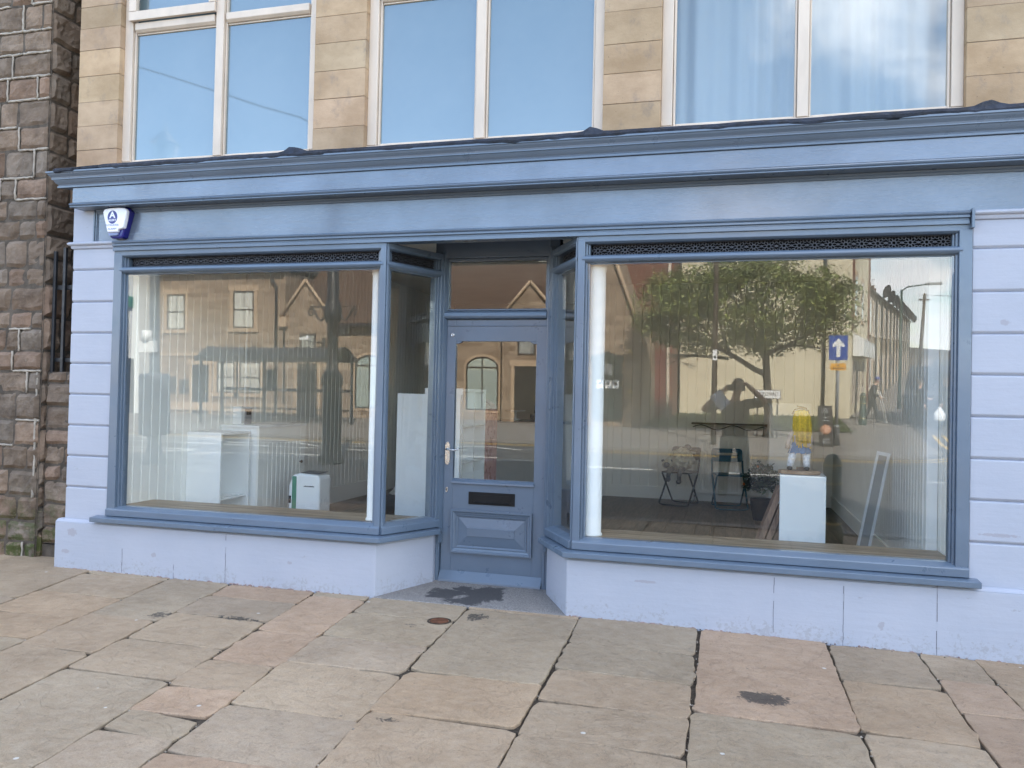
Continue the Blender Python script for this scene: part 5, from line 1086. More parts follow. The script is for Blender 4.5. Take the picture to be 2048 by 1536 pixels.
for y in (-3.85, -4.05): line([(-4.0, y), (20, y)], 0.08, rz_, 1)
for y in (-13.55, -13.30): line([(-90, y), (3.3, y)], 0.09, rz_, 1)
def pz(x, y):
    s_ = (Vector((x, y)) - P0).dot(DV); K_ = [(-14.6, -0.266), (-10, -0.199), (-5, -0.129), (0, slope_z(0) - 0.08)]
    for (a0, z0), (a1, z1) in zip(K_, K_[1:]):
        if s_ <= a1: return z0 + (z1 - z0) * max(0, (s_ - a0) / (a1 - a0)) + 0.014
    return K_[-1][1] + 0.014
for off in (0.0, 0.26):
    arc = [(3.3, -13.55 + off), (4.2 + off * 0.6, -13.85 + off), (4.95 + off, -14.5 + off * 0.5), (5.25 + off, -15.4), (5.4 + off, -17.5), (5.85 + off, -20.5)]
    line(arc, 0.10, pz, 1)
for i in range(16): line([(-34 + i * 3.4, -9.9), (-32 + i * 3.4, -9.9)], 0.12, rz_, 0)
line([(-30, -13.0), (-8.0, -13.0)], 0.12, rz_, 0); line([(-30, -11.4), (-6.0, -11.4)], 0.11, rz_, 0); line([(-30, -8.9), (-4.8, -8.9)], 0.10, rz_, 0)
for i in range(8): line([(-24 + i * 2.4, -11.9), (-22.6 + i * 2.4, -12.6), (-21.6 + i * 2.4, -11.9)], 0.10, rz_, 0)
for i in range(6): line([(-13 + i * 1.5, -9.2), (-11.4 + i * 1.5, -9.6)], 0.10, rz_, 0)
line([(6.2, -15.0), (9.5, -14.6)], 0.2, pz, 0)
tag(m.build('road_marking', ['roadwhite', 'roadyellow'], recalc=False), kind='structure')
# grass verge
m = MB(); rg = random.Random(11); m.add([(-3.2, -20.2, far_z(-20.2) + 0.03), (3.6, -20.2, far_z(-20.2) + 0.03), (4.0, -26.9, far_z(-26.9) + 0.03), (-3.2, -26.9, far_z(-26.9) + 0.03)], [(0, 1, 2, 3)])
for i in range(2600):
    x, y = rg.uniform(-3.2, 3.7), rg.uniform(-26.6, -20.2); h = rg.uniform(0.05, 0.14); a = rg.uniform(0, 3.14); z = far_z(y) + 0.03
    m.add([(x - 0.03 * math.cos(a), y - 0.03 * math.sin(a), z), (x + 0.03 * math.cos(a), y + 0.03 * math.sin(a), z), (x + rg.uniform(-.04, .04), y + rg.uniform(-.04, .04), z + h)], [(0, 1, 2)], tint=rtint(0.3, 0.1))
tag(m.build('grass', simple("verge_grass", (0.07, 0.085, 0.035), 0.9, 0.1, 0.2, 4, 0.3, 30, tinted=True), recalc=False), kind='stuff')
# moorland far behind the terrace
m = MB(); n = 40; v = []
for i in range(n + 1):
    x = -160 + 360 * i / n; h = 9.5 + 3.0 * mnoise.noise((x * 0.012, 0.5, 0)) + 0.8 * mnoise.noise((x * 0.06, 3.5, 0))
    v += [(x, -185, 0.5), (x, -230, h * 0.75), (x, -280, h), (x, -420, h + 2)]
m.add(v, [(4 * i + j, 4 * i + 4 + j, 4 * i + 5 + j, 4 * i + 1 + j) for i in range(n) for j in range(3)], smooth=True); tag(m.build('hill', simple("brown_moorland", (0.105, 0.080, 0.055), 0.95, 0.1, 0.3, 0.05, 0), recalc=False), kind='structure')

# ---- windows and doors for the far buildings; local x along the wall, outside is local +y
def window(par, T, x, z, w, h, frame='winframe', fill='lacecurtain', bars=1, mull=0, surround='dressed', arch=0.0, fold=True, name='window'):
    m = MB(); m.T = T @ Matrix.Translation((x, 0, z))
    if surround:
        m.box(-w / 2 - 0.14, -w / 2 - 0.002, -0.05, 0.022, -h / 2 - 0.0, h / 2, mat=1); m.box(w / 2 + 0.002, w / 2 + 0.14, -0.05, 0.022, -h / 2, h / 2, mat=1)
        m.box(-w / 2 - 0.2, w / 2 + 0.2, -0.05, 0.03, h / 2 + 0.002, h / 2 + 0.2, mat=1); m.box(-w / 2 - 0.2, w / 2 + 0.2, -0.05, 0.07, -h / 2 - 0.14, -h / 2 - 0.002, mat=1)
    f = 0.05; y0, y1 = -0.10 + 0.09, -0.05 + 0.085
    y0, y1 = 0.004, 0.020
    m.box(-w / 2, -w / 2 + f, y0, y1, -h / 2, h / 2); m.box(w / 2 - f, w / 2, y0, y1, -h / 2, h / 2); m.box(-w / 2 + f, w / 2 - f, y0, y1, h / 2 - f, h / 2); m.box(-w / 2 + f, w / 2 - f, y0, y1, -h / 2, -h / 2 + f)
    for b in range(bars): zz = -h / 2 + h * (b + 1) / (bars + 1); m.box(-w / 2 + f, w / 2 - f, y0 - 0.001, y1 - 0.001, zz - 0.022, zz + 0.022)
    for b in range(mull): xx = -w / 2 + w * (b + 1) / (mull + 1); m.box(xx - 0.022, xx + 0.022, y0 + 0.001, y1 + 0.001, -h / 2 + f, h / 2 - f)
    o = m.build(name, [frame, surround or frame], par)
    g = MB(); g.T = m.T; g.box(-w / 2 + f * 0.8, w / 2 - f * 0.8, 0.006, 0.010, -h / 2 + f * 0.8, h / 2 - f * 0.8); g.build('pane', 'wglass', o)
    c = MB(); c.T = m.T; c.box(-w / 2 + 0.01, w / 2 - 0.01, -0.012, 0.0012, -h / 2 + 0.01, h / 2 - 0.01, mat=1)
    if fill:
        n = 26; xs_ = [(-w / 2 + 0.05) + (w - 0.1) * i / n for i in range(n + 1)]
        v = []
        for i, xx in enumerate(xs_):
            y = 0.0032 + (0.0016 * math.sin(i * 1.7) if fold else 0.0); v += [(xx, y, -h / 2 + 0.05), (xx, y, h / 2 - 0.05)]
        gap = (n // 2,) if fold else ()
        c.add(v, [(2 * i, 2 * i + 2, 2 * i + 3, 2 * i + 1) for i in range(n) if i not in gap], mat=0)
    c.build('curtain' if fold else 'blind', [fill or 'room', 'room'], o, recalc=False)
    return o
def door(par, T, x, z0, w, h, m_='darkdoor', surround='dressed'):
    m = MB(); m.T = T @ Matrix.Translation((x, 0, z0)); 
    m.box(-w / 2, w / 2, 0.002, 0.03, 0, h)
    for zz in (0.1, h * 0.5): 
        for xx in (-w * 0.38, w * 0.06): m.box(xx, xx + w * 0.32, 0.031, 0.036, zz, zz + h * 0.36)
    d = m.build('door', m_, par)
    m = MB(); m.T = T @ Matrix.Translation((x, 0, z0))
    if surround:
        m.box(-w / 2 - 0.13, -w / 2 - 0.003, -0.03, 0.05, 0, h); m.box(w / 2 + 0.003, w / 2 + 0.13, -0.03, 0.05, 0, h); m.box(-w / 2 - 0.18, w / 2 + 0.18, -0.03, 0.06, h + 0.002, h + 0.2); m.build('frame', surround, d)
    m = MB(); m.T = T @ Matrix.Translation((x, 0, z0)); m.ball((w * 0.36, 0.05, h * 0.48), 0.025, 8); m.build('handle', 'gold', d)
    return d
def wall_T(x, y): return frame_T((x, y, 0), 0.0)                       # walls that face the shop (+y)

# A: two storey stone house
A = thing('stone_house', 'two storey brown sandstone house with cream curtained sash windows behind the bus shelter', 'house', (0, 0, 0))
m = MB(); m.box(-20.95, -15.42, -27, -20, -0.5, 5.05); m.build('wall', 'brownstone', A)
m = MB(); m.box(-21.0, -15.4, -20.22, -19.72, 5.06, 5.16); m.build('eaves_course', 'dressed', A); m = MB(); m.box(-20.95, -15.42, -19.995, -19.93, 0.0, 0.30); m.build('plinth_course', 'dressed', A); m = MB(); m.box(-20.95, -15.42, -19.996, -19.95, 2.02, 2.14); m.build('string_course', 'dressed', A)
m = MB(); m.add([(-21.1, -19.7, 5.17), (-15.3, -19.7, 5.17), (-15.3, -23.5, 7.6), (-21.1, -23.5, 7.6), (-21.1, -27.3, 5.17), (-15.3, -27.3, 5.17)], [(0, 1, 2, 3), (3, 2, 5, 4), (0, 3, 4), (1, 5, 2), (0, 4, 5, 1)]); m.build('roof', 'slateroof', A)
T = wall_T(0, -20)
window(A, T, -20.0, 3.65, 0.78, 1.30); window(A, T, -17.12, 3.72, 0.86, 1.34)
window(A, T, -17.85, 1.25, 0.75, 1.15); window(A, T, -16.85, 1.25, 0.85, 1.15)
door(A, T, -20.15, 0.62, 0.34, 0.62, 'room', None); door(A, T, -19.62, 0.62, 0.40, 0.52, 'room', None); door(A, T, -18.9, -0.2, 0.7, 1.9)
m = MB(); m.tube([(-15.75, -19.93, -0.2), (-15.75, -19.93, 4.5), (-15.9, -19.8, 4.9), (-15.9, -19.8, 5.05)], 0.05); m.build('downpipe', 'iron', A)
# white shop left of it
Bq = thing('white_shop', 'white rendered shop with green signboard at the end of the stone house', 'shop')
m = MB(); m.box(-28, -20.97, -26, -19.2, -0.5, 6.0); m.build('wall', simple("off_white_render", (0.66, 0.66, 0.63), 0.85, 0.2, 0.05, 2, 0.1, 20), Bq)
m = MB(); m.box(-27.5, -21.2, -19.195, -19.05, 3.78, 4.16, tint=(1, 1, 1)); m.box(-22.3, -21.6, -19.195, -19.06, 5.0, 5.35); m.build('signboard', simple("green_signboard", (0.07, 0.24, 0.14), 0.6, 0.3, 0.05, 4, 0), Bq)
m = MB(); m.add([(-28.2, -19.0, 6.0), (-20.96, -19.0, 6.0), (-20.96, -22.6, 8.0), (-28.2, -22.6, 8.0), (-28.2, -26.2, 6.0), (-20.96, -26.2, 6.0)], [(0, 1, 2, 3), (3, 2, 5, 4), (0, 3, 4), (1, 5, 2), (0, 4, 5, 1)]); m.build('roof', 'slateroof', Bq)
window(Bq, wall_T(0, -19.2), -23.5, 1.4, 2.2, 1.7, 'winframe', None, 0, 2, None); door(Bq, wall_T(0, -19.2), -21.6, -0.2, 0.8, 2.1, 'darkdoor', None)

# B: long low stone building with gables and arched windows
Bb = thing('gabled_hall', 'long low sandstone hall with small gables, brown tiled roof and pale arched windows', 'building')
m = MB(); m.box(-15.40, -3.05, -26, -20.3, -0.5, 3.20)
def gable(xa, xb, ze, za, y0, y1):
    xm = (xa + xb) / 2; m.add([(xa, y0, -0.5), (xb, y0, -0.5), (xb, y0, ze), (xm, y0, za), (xa, y0, ze), (xa, y1, -0.5), (xb, y1, -0.5), (xb, y1, ze), (xm, y1, za), (xa, y1, ze)], [(0, 1, 2, 3, 4), (9, 8, 7, 6, 5), (0, 1, 6, 5), (1, 2, 7, 6), (2, 3, 8, 7), (3, 4, 9, 8), (4, 0, 5, 9)])
gable(-15.50, -13.66, 3.50, 4.66, -20.0, -23.2); gable(-7.62, -5.66, 3.55, 4.62, -20.0, -23.2)
m.add([(-5.3, -19.9, -0.5), (-2.62, -19.9, -0.5), (-2.62, -19.9, 2.5), (-3.95, -19.9, 6.2), (-5.3, -19.9, 2.5), (-5.3, -24, -0.5), (-2.62, -24, -0.5), (-2.62, -24, 2.5), (-3.95, -24, 6.2), (-5.3, -24, 2.5)], [(0, 1, 2, 3, 4), (9, 8, 7, 6, 5), (0, 1, 6, 5), (1, 2, 7, 6), (2, 3, 8, 7), (3, 4, 9, 8), (4, 0, 5, 9)])
m.build('wall', 'brownstone', Bb)
m = MB(); m.add([(-15.42, -20.05, 3.21), (-3.9, -20.05, 3.21), (-3.9, -23.3, 6.3), (-15.42, -23.3, 6.3), (-15.42, -26.3, 3.21), (-3.9, -26.3, 3.21)], [(0, 1, 2, 3), (3, 2, 5, 4), (0, 3, 4), (1, 5, 2), (0, 4, 5, 1)])
for xa, xb, ze, za in ((-15.50, -13.66, 3.50, 4.66), (-7.62, -5.66, 3.55, 4.62)):
    xm = (xa + xb) / 2
    for x in (xa - 0.12, xb + 0.12): zz = ze - 0.15; m.add([(x, -19.95, zz), (xm, -19.95, za + 0.02), (xm, -22.8, za + 0.02), (x, -22.8, zz), (x, -19.95, zz + 0.08), (xm, -19.95, za + 0.10), (xm, -22.8, za + 0.10), (x, -22.8, zz + 0.08)], [(0, 1, 2, 3), (4, 5, 6, 7), (0, 1, 5, 4), (3, 2, 6, 7), (0, 3, 7, 4)])
m.build('roof', 'rooftile', Bb)
m = MB()
for xa, xb, ze, za in ((-15.50, -13.66, 3.50, 4.66), (-7.62, -5.66, 3.55, 4.62)):
    xm = (xa + xb) / 2
    for x in (xa - 0.14, xb + 0.14): m.tube([(x, -19.93, ze - 0.14), (xm, -19.93, za + 0.10)], 0.06, 4)
m.tube([(-3.95, -19.83, 6.25), (-2.55, -19.83, 2.42)], 0.07, 4); m.tube([(-3.95, -19.83, 6.25), (-5.36, -19.83, 2.42)], 0.07, 4); m.box(-15.6, -15.3, -19.99, -19.85, 3.1, 3.45)
m.build('coping', 'dressed', Bb)
m = MB(); m.box(-13.5, -7.8, -20.09, -19.95, 3.10, 3.20); m.build('gutter', 'iron', Bb)
T = wall_T(0, -20.3)
def arched(x, w, z0, zs, zt):
    n = 10; out = [(x - w / 2, z0), (x + w / 2, z0)] + [(x + w / 2 * math.cos(math.pi * i / n), zs + (zt - zs) * math.sin(math.pi * i / n)) for i in range(n + 1)]
    k = len(out)
    m = MB(); cx, cz = x, (z0 + zt) / 2
    o2 = [(cx + (a - cx) * 1.16, cz + (b - cz) * 1.12) for a, b in out]
    m.add([(a, -20.27, b) for a, b in out] + [(a, -20.27, b) for a, b in o2] + [(a, -20.305, b) for a, b in o2], [(i, (i + 1) % k, k + (i + 1) % k, k + i) for i in range(k)] + [(k + i, k + (i + 1) % k, 2 * k + (i + 1) % k, 2 * k + i) for i in range(k)], mat=1)
    for xx in (x - 0.02,): m.box(xx, xx + 0.04, -20.29, -20.268, z0, zt - 0.01)
    m.box(x - w / 2, x + w / 2, -20.289, -20.269, zs - 0.03, zs + 0.02); m.tube([(a, -20.28, b) for a, b in out + out[:1]], 0.035, 4)
    o = m.build('arched_window', ['winframe', 'dressed'], Bb)
    g = MB(); g.add([(a, -20.281, b) for a, b in out] + [(a, -20.277, b) for a, b in out], [tuple(range(k)), tuple(range(k, 2 * k))] + [(i, (i + 1) % k, k + (i + 1) % k, k + i) for i in range(k)]); g.build('pane', 'wglass', o)
    g = MB(); g.add([(a, -20.290, b) for a, b in out] + [(a, -20.296, b) for a, b in out], [tuple(range(k)), tuple(range(k, 2 * k))]); g.build('blind', 'paleblind', o, recalc=False)
for x in (-12.25, -8.42, -10.3): arched(x, 1.15 if x > -12 else 1.05, 0.25, 1.75, 2.10)
for xg in (-14.5, -6.75):
    T = wall_T(0, -20.0); window(Bb, T, xg, 2.52, 0.62, 0.66, 'winframe', 'greyblind', 0, 0, None, fold=False); door(Bb, T, xg, -0.25, 0.80, 2.05)
m = MB(); m.tube([(-13.85, -19.98, 2.52), (-13.85, -19.6, 2.55), (-13.95, -19.5, 2.50)], 0.02); m.box(-13.90, -13.80, -19.99, -19.94, 2.32, 2.72); m.tube([(-13.86, -19.9, 2.5), (-14.3, -19.6, 2.58)], 0.02); m.build('lantern_bracket', 'iron', Bb)
o = MB(); o.box(-14.55, -14.2, -19.6, -19.48, 2.62, 2.70); o.tube([(-14.3, -19.6, 2.6), (-14.3, -19.6, 2.75)], 0.05); tag(o.build('security_camera', 'whitepvc'), 'white security camera on a bracket beside the small gable window', 'camera')
# notice board and lanterns on the cross wing
t = thing('notice_board', 'dark green notice board with arched header and white papers on the stone cross wing', 'sign', (-3.72, -19.88, 0))
m = MB(); m.box(-0.50, 0.42, 0.0, 0.06, 0.10, 2.02); m.add([(-0.55, 0.0, 2.03), (0.47, 0.0, 2.03), (0.47, 0.0, 2.14), (0.2, 0, 2.17), (-0.05, 0.0, 2.28), (-0.3, 0, 2.17), (-0.55, 0.0, 2.14), (-0.55, 0.07, 2.03), (0.47, 0.07, 2.03), (0.47, 0.07, 2.14), (0.2, 0.07, 2.17), (-0.05, 0.07, 2.28), (-0.3, 0.07, 2.17), (-0.55, 0.07, 2.14)], [tuple(range(7)), tuple(range(7, 14))] + [(i, (i + 1) % 7, 7 + (i + 1) % 7, 7 + i) for i in range(7)]); m.build('board', simple("dark_board", (0.030, 0.040, 0.034), 0.5, 0.4, 0.1, 5, 0), t)
m = MB(); m.box(-0.12, 0.12, 0.061, 0.066, 1.52, 1.88, tint=(0.35, 0.37, 0.38)); m.build('poster', simple("poster", (0.5, 0.5, 0.5), 0.6, 0.3, 0.1, 9, 0, tinted=True), t)
for x in (-0.36, -0.10, 0.14): m = MB(); m.box(x, x + 0.20, 0.061, 0.065, 1.10, 1.36); m.box(x + 0.05, x + 0.14, 0.0655, 0.067, 1.22, 1.31, mat=1); m.build('poster', ['signwhite', 'iron'], t)
for z, lb in ((2.28, 'upper of two small gold wall lanterns beside the notice board'), (1.02, 'lower of two small gold wall lanterns beside the notice board')):
    t = thing('wall_lantern', lb, 'lamp', (-3.02, -19.88, z), 0, 'wall lanterns by the notice board'); m = MB(); m.tube([(0, 0, 0.05), (0, 0.12, 0.07)], 0.015); m.box(-0.03, 0.03, -0.005, 0.01, -0.03, 0.10); m.build('bracket', 'iron', t); m = MB(); m.lathe([(0.10, -0.04), (0.03, 0.05), (0.02, 0.09), (0.0, 0.10)], (0, 0.13, 0), 10); m.build('shade', 'gold', t)

# brick building with the maroon door
Cb = thing('brick_building', 'red brick building with tall dark red door between the hall and the cream wall', 'building')
m = MB(); m.box(-4.4, -2.0, -30, -24, -0.5, 6.4); m.build('wall', 'brick', Cb); m = MB(); m.box(-4.5, -1.95, -30.1, -23.9, 6.41, 6.55); m.build('roof', 'slateroof', Cb)
door(Cb, wall_T(0, -24), -2.62, -0.1, 0.75, 2.45, 'maroon', None)
m = MB(); m.box(-2.20, -2.10, -23.99, -23.90, -0.1, 6.3); m.build('downpipe', 'cream', Cb)

# cream corner building
Cc = thing('corner_building', 'tall cream rendered corner building with a shopfront on the side street', 'building')
TS = frame_T((P0.x, P0.y, 0), DANG)
m = MB(); c2 = sp(8.0, 0); m.prism([(-2.2, -27.0), (P0.x, P0.y), (c2.x, c2.y), (c2.x - 7.0, c2.y)], -0.6, 7.6); m.build('wall', 'creamwall', Cc)
m = MB(); m.prism([(-2.4, -26.8), (P0.x + 0.25, P0.y + 0.15), (c2.x + 0.25, c2.y), (c2.x - 7.0, c2.y)], 7.61, 7.8); m.build('roof', 'slateroof', Cc)
m = MB(); m.tube([(3.45, -26.93, -0.1), (3.45, -26.93, 7.5)], 0.055, 8); m.tube([(-1.95, -26.94, -0.1), (-1.95, -26.94, 7.5)], 0.05, 8); m.build('downpipe', 'iron', Cc)
m = MB(); m.T = TS; m.box(0.4, 6.4, 0.02, 0.42, 2.35, 2.95); m.add([(0.4, 0.02, 3.2), (6.4, 0.02, 3.2), (6.4, 0.44, 2.96), (0.4, 0.44, 2.96), (0.4, 0.02, 2.96), (6.4, 0.02, 2.96)], [(0, 1, 2, 3), (4, 5, 2, 3), (0, 3, 4), (1, 5, 2)]); m.build('shop_fascia', 'whitepvc', Cc)
for x in (1.2, 3.3, 5.4): window(Cc, TS, x, 1.35, 1.3, 1.75, 'cream', None, 2, 1, None)
door(Cc, TS, 2.28, 0.0, 0.6, 2.2, 'darkdoor', None)
for x in (1.6, 4.6): window(Cc, TS, x, 4.7, 0.9, 1.6, 'whitepvc', 'lacecurtain', 1, 0, 'dressed')
m = MB(); m.T = TS; m.box(0.02, 0.30, 0.002, 0.06, 3.3, 7.5); m.box(7.6, 7.98, 0.002, 0.06, 0, 7.5); m.build('quoin', 'brick', Cc)

# terraced houses up the side street
def terrace_house():
    t = thing('terraced_house', 'first stone terraced house after the cream corner building', 'house', (0, 0, 0), 0, 'stone terraced houses up the side street')
    I = Matrix.Identity(4)
    m = MB(); m.box(0, 4.5, -7, 0, -0.6, 5.5); m.build('wall', 'terrstone', t)
    r = MB(); r.add([(-0.05, 0.10, 5.42), (4.55, 0.10, 5.42), (4.55, -3.5, 7.5), (-0.05, -3.5, 7.5), (-0.05, -7.2, 5.42), (4.55, -7.2, 5.42), (-0.05, 0.10, 5.52), (4.55, 0.10, 5.52), (4.55, -3.5, 7.6), (-0.05, -3.5, 7.6), (-0.05, -7.2, 5.52), (4.55, -7.2, 5.52)], [(0, 1, 2, 3), (3, 2, 5, 4), (6, 7, 8, 9), (9, 8, 11, 10), (0, 1, 7, 6), (4, 5, 11, 10), (0, 3, 9, 6), (3, 4, 10, 9), (1, 2, 8, 7), (2, 5, 11, 8)])
    rf = r.build('roof', 'slateroof', t)
    c = MB(); c.box(-0.3, 0.3, -4.0, -3.0, 6.9, 8.5); c.box(-0.35, 0.35, -4.05, -2.95, 8.501, 8.6)
    for y in (-3.8, -3.5, -3.2): c.lathe([(0.11, 8.601), (0.09, 8.95), (0.11, 8.98), (0.0, 8.98)], (0, y, 0), 8)
    c.build('chimney', 'brick', rf)
    window(t, I, 1.1, 4.2, 0.9, 1.45, 'whitepvc', 'lacecurtain', 1, 0, 'cream'); window(t, I, 3.3, 4.2, 0.9, 1.45, 'whitepvc', 'lacecurtain', 1, 0, 'cream'); window(t, I, 1.3, 1.55, 1.2, 1.5, 'whitepvc', 'lacecurtain', 1, 0, 'cream')
    door(t, I, 3.3, 0.05, 0.85, 2.1, 'darkdoor', 'cream')
    m = MB(); m.tube([(4.42, 0.06, 0), (4.42, 0.06, 5.3)], 0.05, 6); m.tube([(0, 0.12, 5.4), (4.5, 0.12, 5.4)], 0.07, 6); m.build('downpipe', 'iron', t)
    d = MB(); d.T = Matrix.Translation((4.0, 0.55, 5.65)) @ Matrix.Rotation(R(75), 4, 'X') @ Matrix.Rotation(R(-35), 4, 'Y'); d.lathe([(0.0, -0.06), (0.22, -0.045), (0.33, 0.0), (0.35, 0.01), (0.33, 0.012), (0.22, -0.03), (0.0, -0.045)], n=16); d.T = Matrix.Identity(4); d.tube([(4.0, 0.05, 5.3), (4.0, 0.45, 5.35), (4.0, 0.5, 5.62)], 0.022, 6); d.tube([(4.0, 0.55, 5.62), (3.85, 0.95, 5.55)], 0.012, 5); d.build('satellite_dish', simple("dark_grey_dish", (0.06, 0.06, 0.065), 0.6, 0.3, 0.1, 5, 0), t)
    a = MB(); a.tube([(0.1, -3.3, 8.5), (0.1, -3.3, 9.6)], 0.018, 5); a.tube([(-0.3, -3.3, 9.55), (0.6, -3.3, 9.55)], 0.012, 5)
    for q in range(5): a.tube([(-0.25 + q * 0.19, -3.55, 9.55), (-0.25 + q * 0.19, -3.05, 9.55)], 0.008, 4)
    a.build('aerial', 'galv', t)
    return t
ORD = ['first', 'second', 'third', 'fourth', 'fifth', 'sixth', 'seventh', 'eighth', 'ninth', 'tenth', 'eleventh', 'twelfth']
th = terrace_house()
for i in range(12):
    o = th if i == 0 else copy_tree(th)
    s = 8.05 + i * 4.5; p = sp(s, 0.0); o.location = (p.x, p.y, slope_z(s)); o.rotation_euler = (0, 0, DANG)
    if i % 3 == 1:
        for c_ in o.children:
            if c_.name.startswith('wall'): c_.material_slots[0].link = 'OBJECT'; c_.material_slots[0].material = MT['creamwall']
    o['label'] = ORD[i] + (' terraced house, cream rendered,' if i % 3 == 1 else ' stone terraced house') + ' counted up the hill from the cream corner building'

# ---- street furniture
t = thing('bus_shelter', 'dark framed bus shelter with curved roof in front of the stone house', 'bus shelter', (-16.3, -17.0, far_z(-17)))
m = MB()
for x in (0.0, 1.58, 3.16, 4.74): m.box(x - 0.035, x + 0.035, -0.6, -0.53, 0, 2.18); m.box(x - 0.03, x + 0.03, 0.5, 0.56, 0, 2.10) if x in (0.0, 4.74) else None
m.build('post', 'iron', t)
m = MB(); n = 8
for k_ in range(3):
    v = []
    for i in range(n + 1):
        a = R(20 + 130 * i / n); v += [(1.58 * k_ + 0.01, -0.75 + 1.5 * i / n, 2.06 + 0.34 * math.sin(math.pi * i / n) + 0.02), (1.58 * (k_ + 1) - 0.01, -0.75 + 1.5 * i / n, 2.06 + 0.34 * math.sin(math.pi * i / n) + 0.02)]
    m.add(v + [(x, y, z + 0.02) for x, y, z in v], [(2 * i, 2 * i + 1, 2 * i + 3, 2 * i + 2) for i in range(n)] + [(18 + 2 * i, 18 + 2 * i + 1, 18 + 2 * i + 3, 18 + 2 * i + 2) for i in range(n)])
m.box(-0.06, 4.80, 0.72, 0.79, 1.98, 2.14); m.box(-0.06, 4.80, -0.79, -0.72, 1.98, 2.14)
for x in (0.0, 1.58, 3.16, 4.74): m.tube([(x, -0.75 + 1.5 * i / n, 2.10 + 0.34 * math.sin(math.pi * i / n)) for i in range(n + 1)], 0.035, 6)
m.build('roof', simple("smoked_roof_panel", (0.05, 0.05, 0.05), 0.4, 0.5, 0.1, 3, 0), t)
m = MB(); m.box(0, 4.74, -0.58, -0.545, 1.02, 1.12); m.box(0, 4.74, -0.58, -0.545, 0.42, 0.47); m.box(0, 4.74, -0.58, -0.545, 0.10, 0.14)
m.build('rail', 'iron', t)
for x in (0.82, 2.32, 3.95): m = MB(); m.box(x - 0.18, x + 0.18, -0.544, -0.538, 1.05, 1.085); m.build('label_strip', 'whitepvc', t)
m = MB(); m.box(1.72, 2.05, -0.50, -0.46, 1.05, 1.72); m.build('timetable_case', 'darkdoor', t)
for k_ in range(3): m = MB(); m.box(1.58 * k_ + 0.05, 1.58 * (k_ + 1) - 0.05, -0.566, -0.560, 0.15, 2.0); m.build('glass_panel', 'wglass', t)
m = MB(); m.box(0.5, 4.2, -0.45, -0.20, 0.45, 0.49); m.build('bench', 'iron', t)

def scroll(m, x0, z0, sgn, L):
    pts = [(x0, 0, z0 - 0.05)]
    for i in range(14):
        u = i / 13; pts.append((x0 + sgn * L * u, 0, z0 + 0.10 - 0.26 * math.sin(math.pi * min(1, u * 1.25)) * (1 - 0.5 * u)))
    m.tube(pts, 0.018, 6); c = (x0 + sgn * L * 0.93, z0 + 0.03)
    m.tube([(c[0] + 0.075 * (1 - i / 16) * math.cos(sgn * (1.2 + i * 0.55)), 0, c[1] + 0.075 * (1 - i / 16) * math.sin(1.2 + i * 0.55)) for i in range(15)], 0.013, 5); m.tube([(x0, 0, z0 + 0.14), (x0 + sgn * L, 0, z0 + 0.14)], 0.014, 6)
t = thing('street_lamp', 'thick black cast iron lamp post with scroll brackets and a square box sign', 'lamp post', (-7.03, -7.7, -0.07))
m = MB(); m.lathe([(0.24, 0), (0.24, 0.10), (0.19, 0.16), (0.175, 0.3), (0.175, 1.40), (0.20, 1.46), (0.20, 1.56), (0.13, 1.68), (0.105, 1.75), (0.10, 2.55), (0.15, 2.62), (0.17, 2.78), (0.13, 2.90), (0.105, 3.0), (0.09, 5.4), (0.0, 5.42)], n=20); m.build('post', 'iron', t)
m = MB(); scroll(m, 0.12, 2.72, 1, 0.34); scroll(m, -0.12, 2.72, -1, 0.34); m.build('scroll_bracket', 'iron', t)
m = MB(); m.box(0.11, 0.31, -0.06, 0.06, 2.33, 2.50); m.build('sign_box', 'darkdoor', t, 0.005)
m = MB(); m.lathe([(0.05, 5.42), (0.17, 5.50), (0.22, 5.95), (0.26, 5.98), (0.06, 6.20), (0.02, 6.4), (0, 6.4)], n=8, smooth=False); m.build('lantern', 'glass', t)
t = thing('street_lamp', 'grey blue lamp post with a wide round drum at waist height', 'lamp post', (-9.86, -6.45, -0.07))
m = MB(); m.lathe([(0.26, 0), (0.25, 0.06), (0.17, 0.14), (0.12, 0.30), (0.12, 0.5), (0.10, 0.52), (0.10, 1.6), (0.085, 1.7), (0.075, 5.4), (0, 5.4)], n=18); m.build('post', simple("grey_blue_post", (0.10, 0.12, 0.14), 0.5, 0.4, 0.1, 6, 0), t)
m = MB(); m.lathe([(0.10, 0.50), (0.26, 0.52), (0.265, 1.56), (0.24, 1.60), (0.10, 1.61)], n=22); m.build('drum', simple("grey_blue_drum", (0.12, 0.14, 0.165), 0.5, 0.4, 0.1, 6, 0), t)
m = MB(); m.box(-0.20, 0.10, 0.05, 0.16, 1.98, 2.18); m.tube([(-0.06, 0.12, 2.18), (-0.06, 0.12, 2.36)], 0.09, 10); m.build('camera_box', 'whitepvc', t)
m = MB(); m.lathe([(0.05, 5.40), (0.17, 5.48), (0.22, 5.95), (0.26, 5.98), (0.06, 6.20), (0.02, 6.4), (0, 6.4)], n=8, smooth=False); m.build('lantern', 'glass', t)
t = thing('utility_pole', 'tall brown wooden pole standing in front of the leafy tree', 'pole', (-0.37, -15.5, far_z(-15.5)))
m = MB(); m.tube([(0, 0, -0.1), (0, 0, 4), (0, 0, 8.6)], [0.075, 0.068, 0.055], 10); m.build('shaft', 'polewood', t)
m = MB(); m.box(-0.055, 0.055, 0.068, 0.080, 2.15, 2.42); m.box(-0.03, 0.03, 0.0805, 0.082, 2.2, 2.26, mat=1); m.build('number_plate', ['signwhite', 'iron'], t)
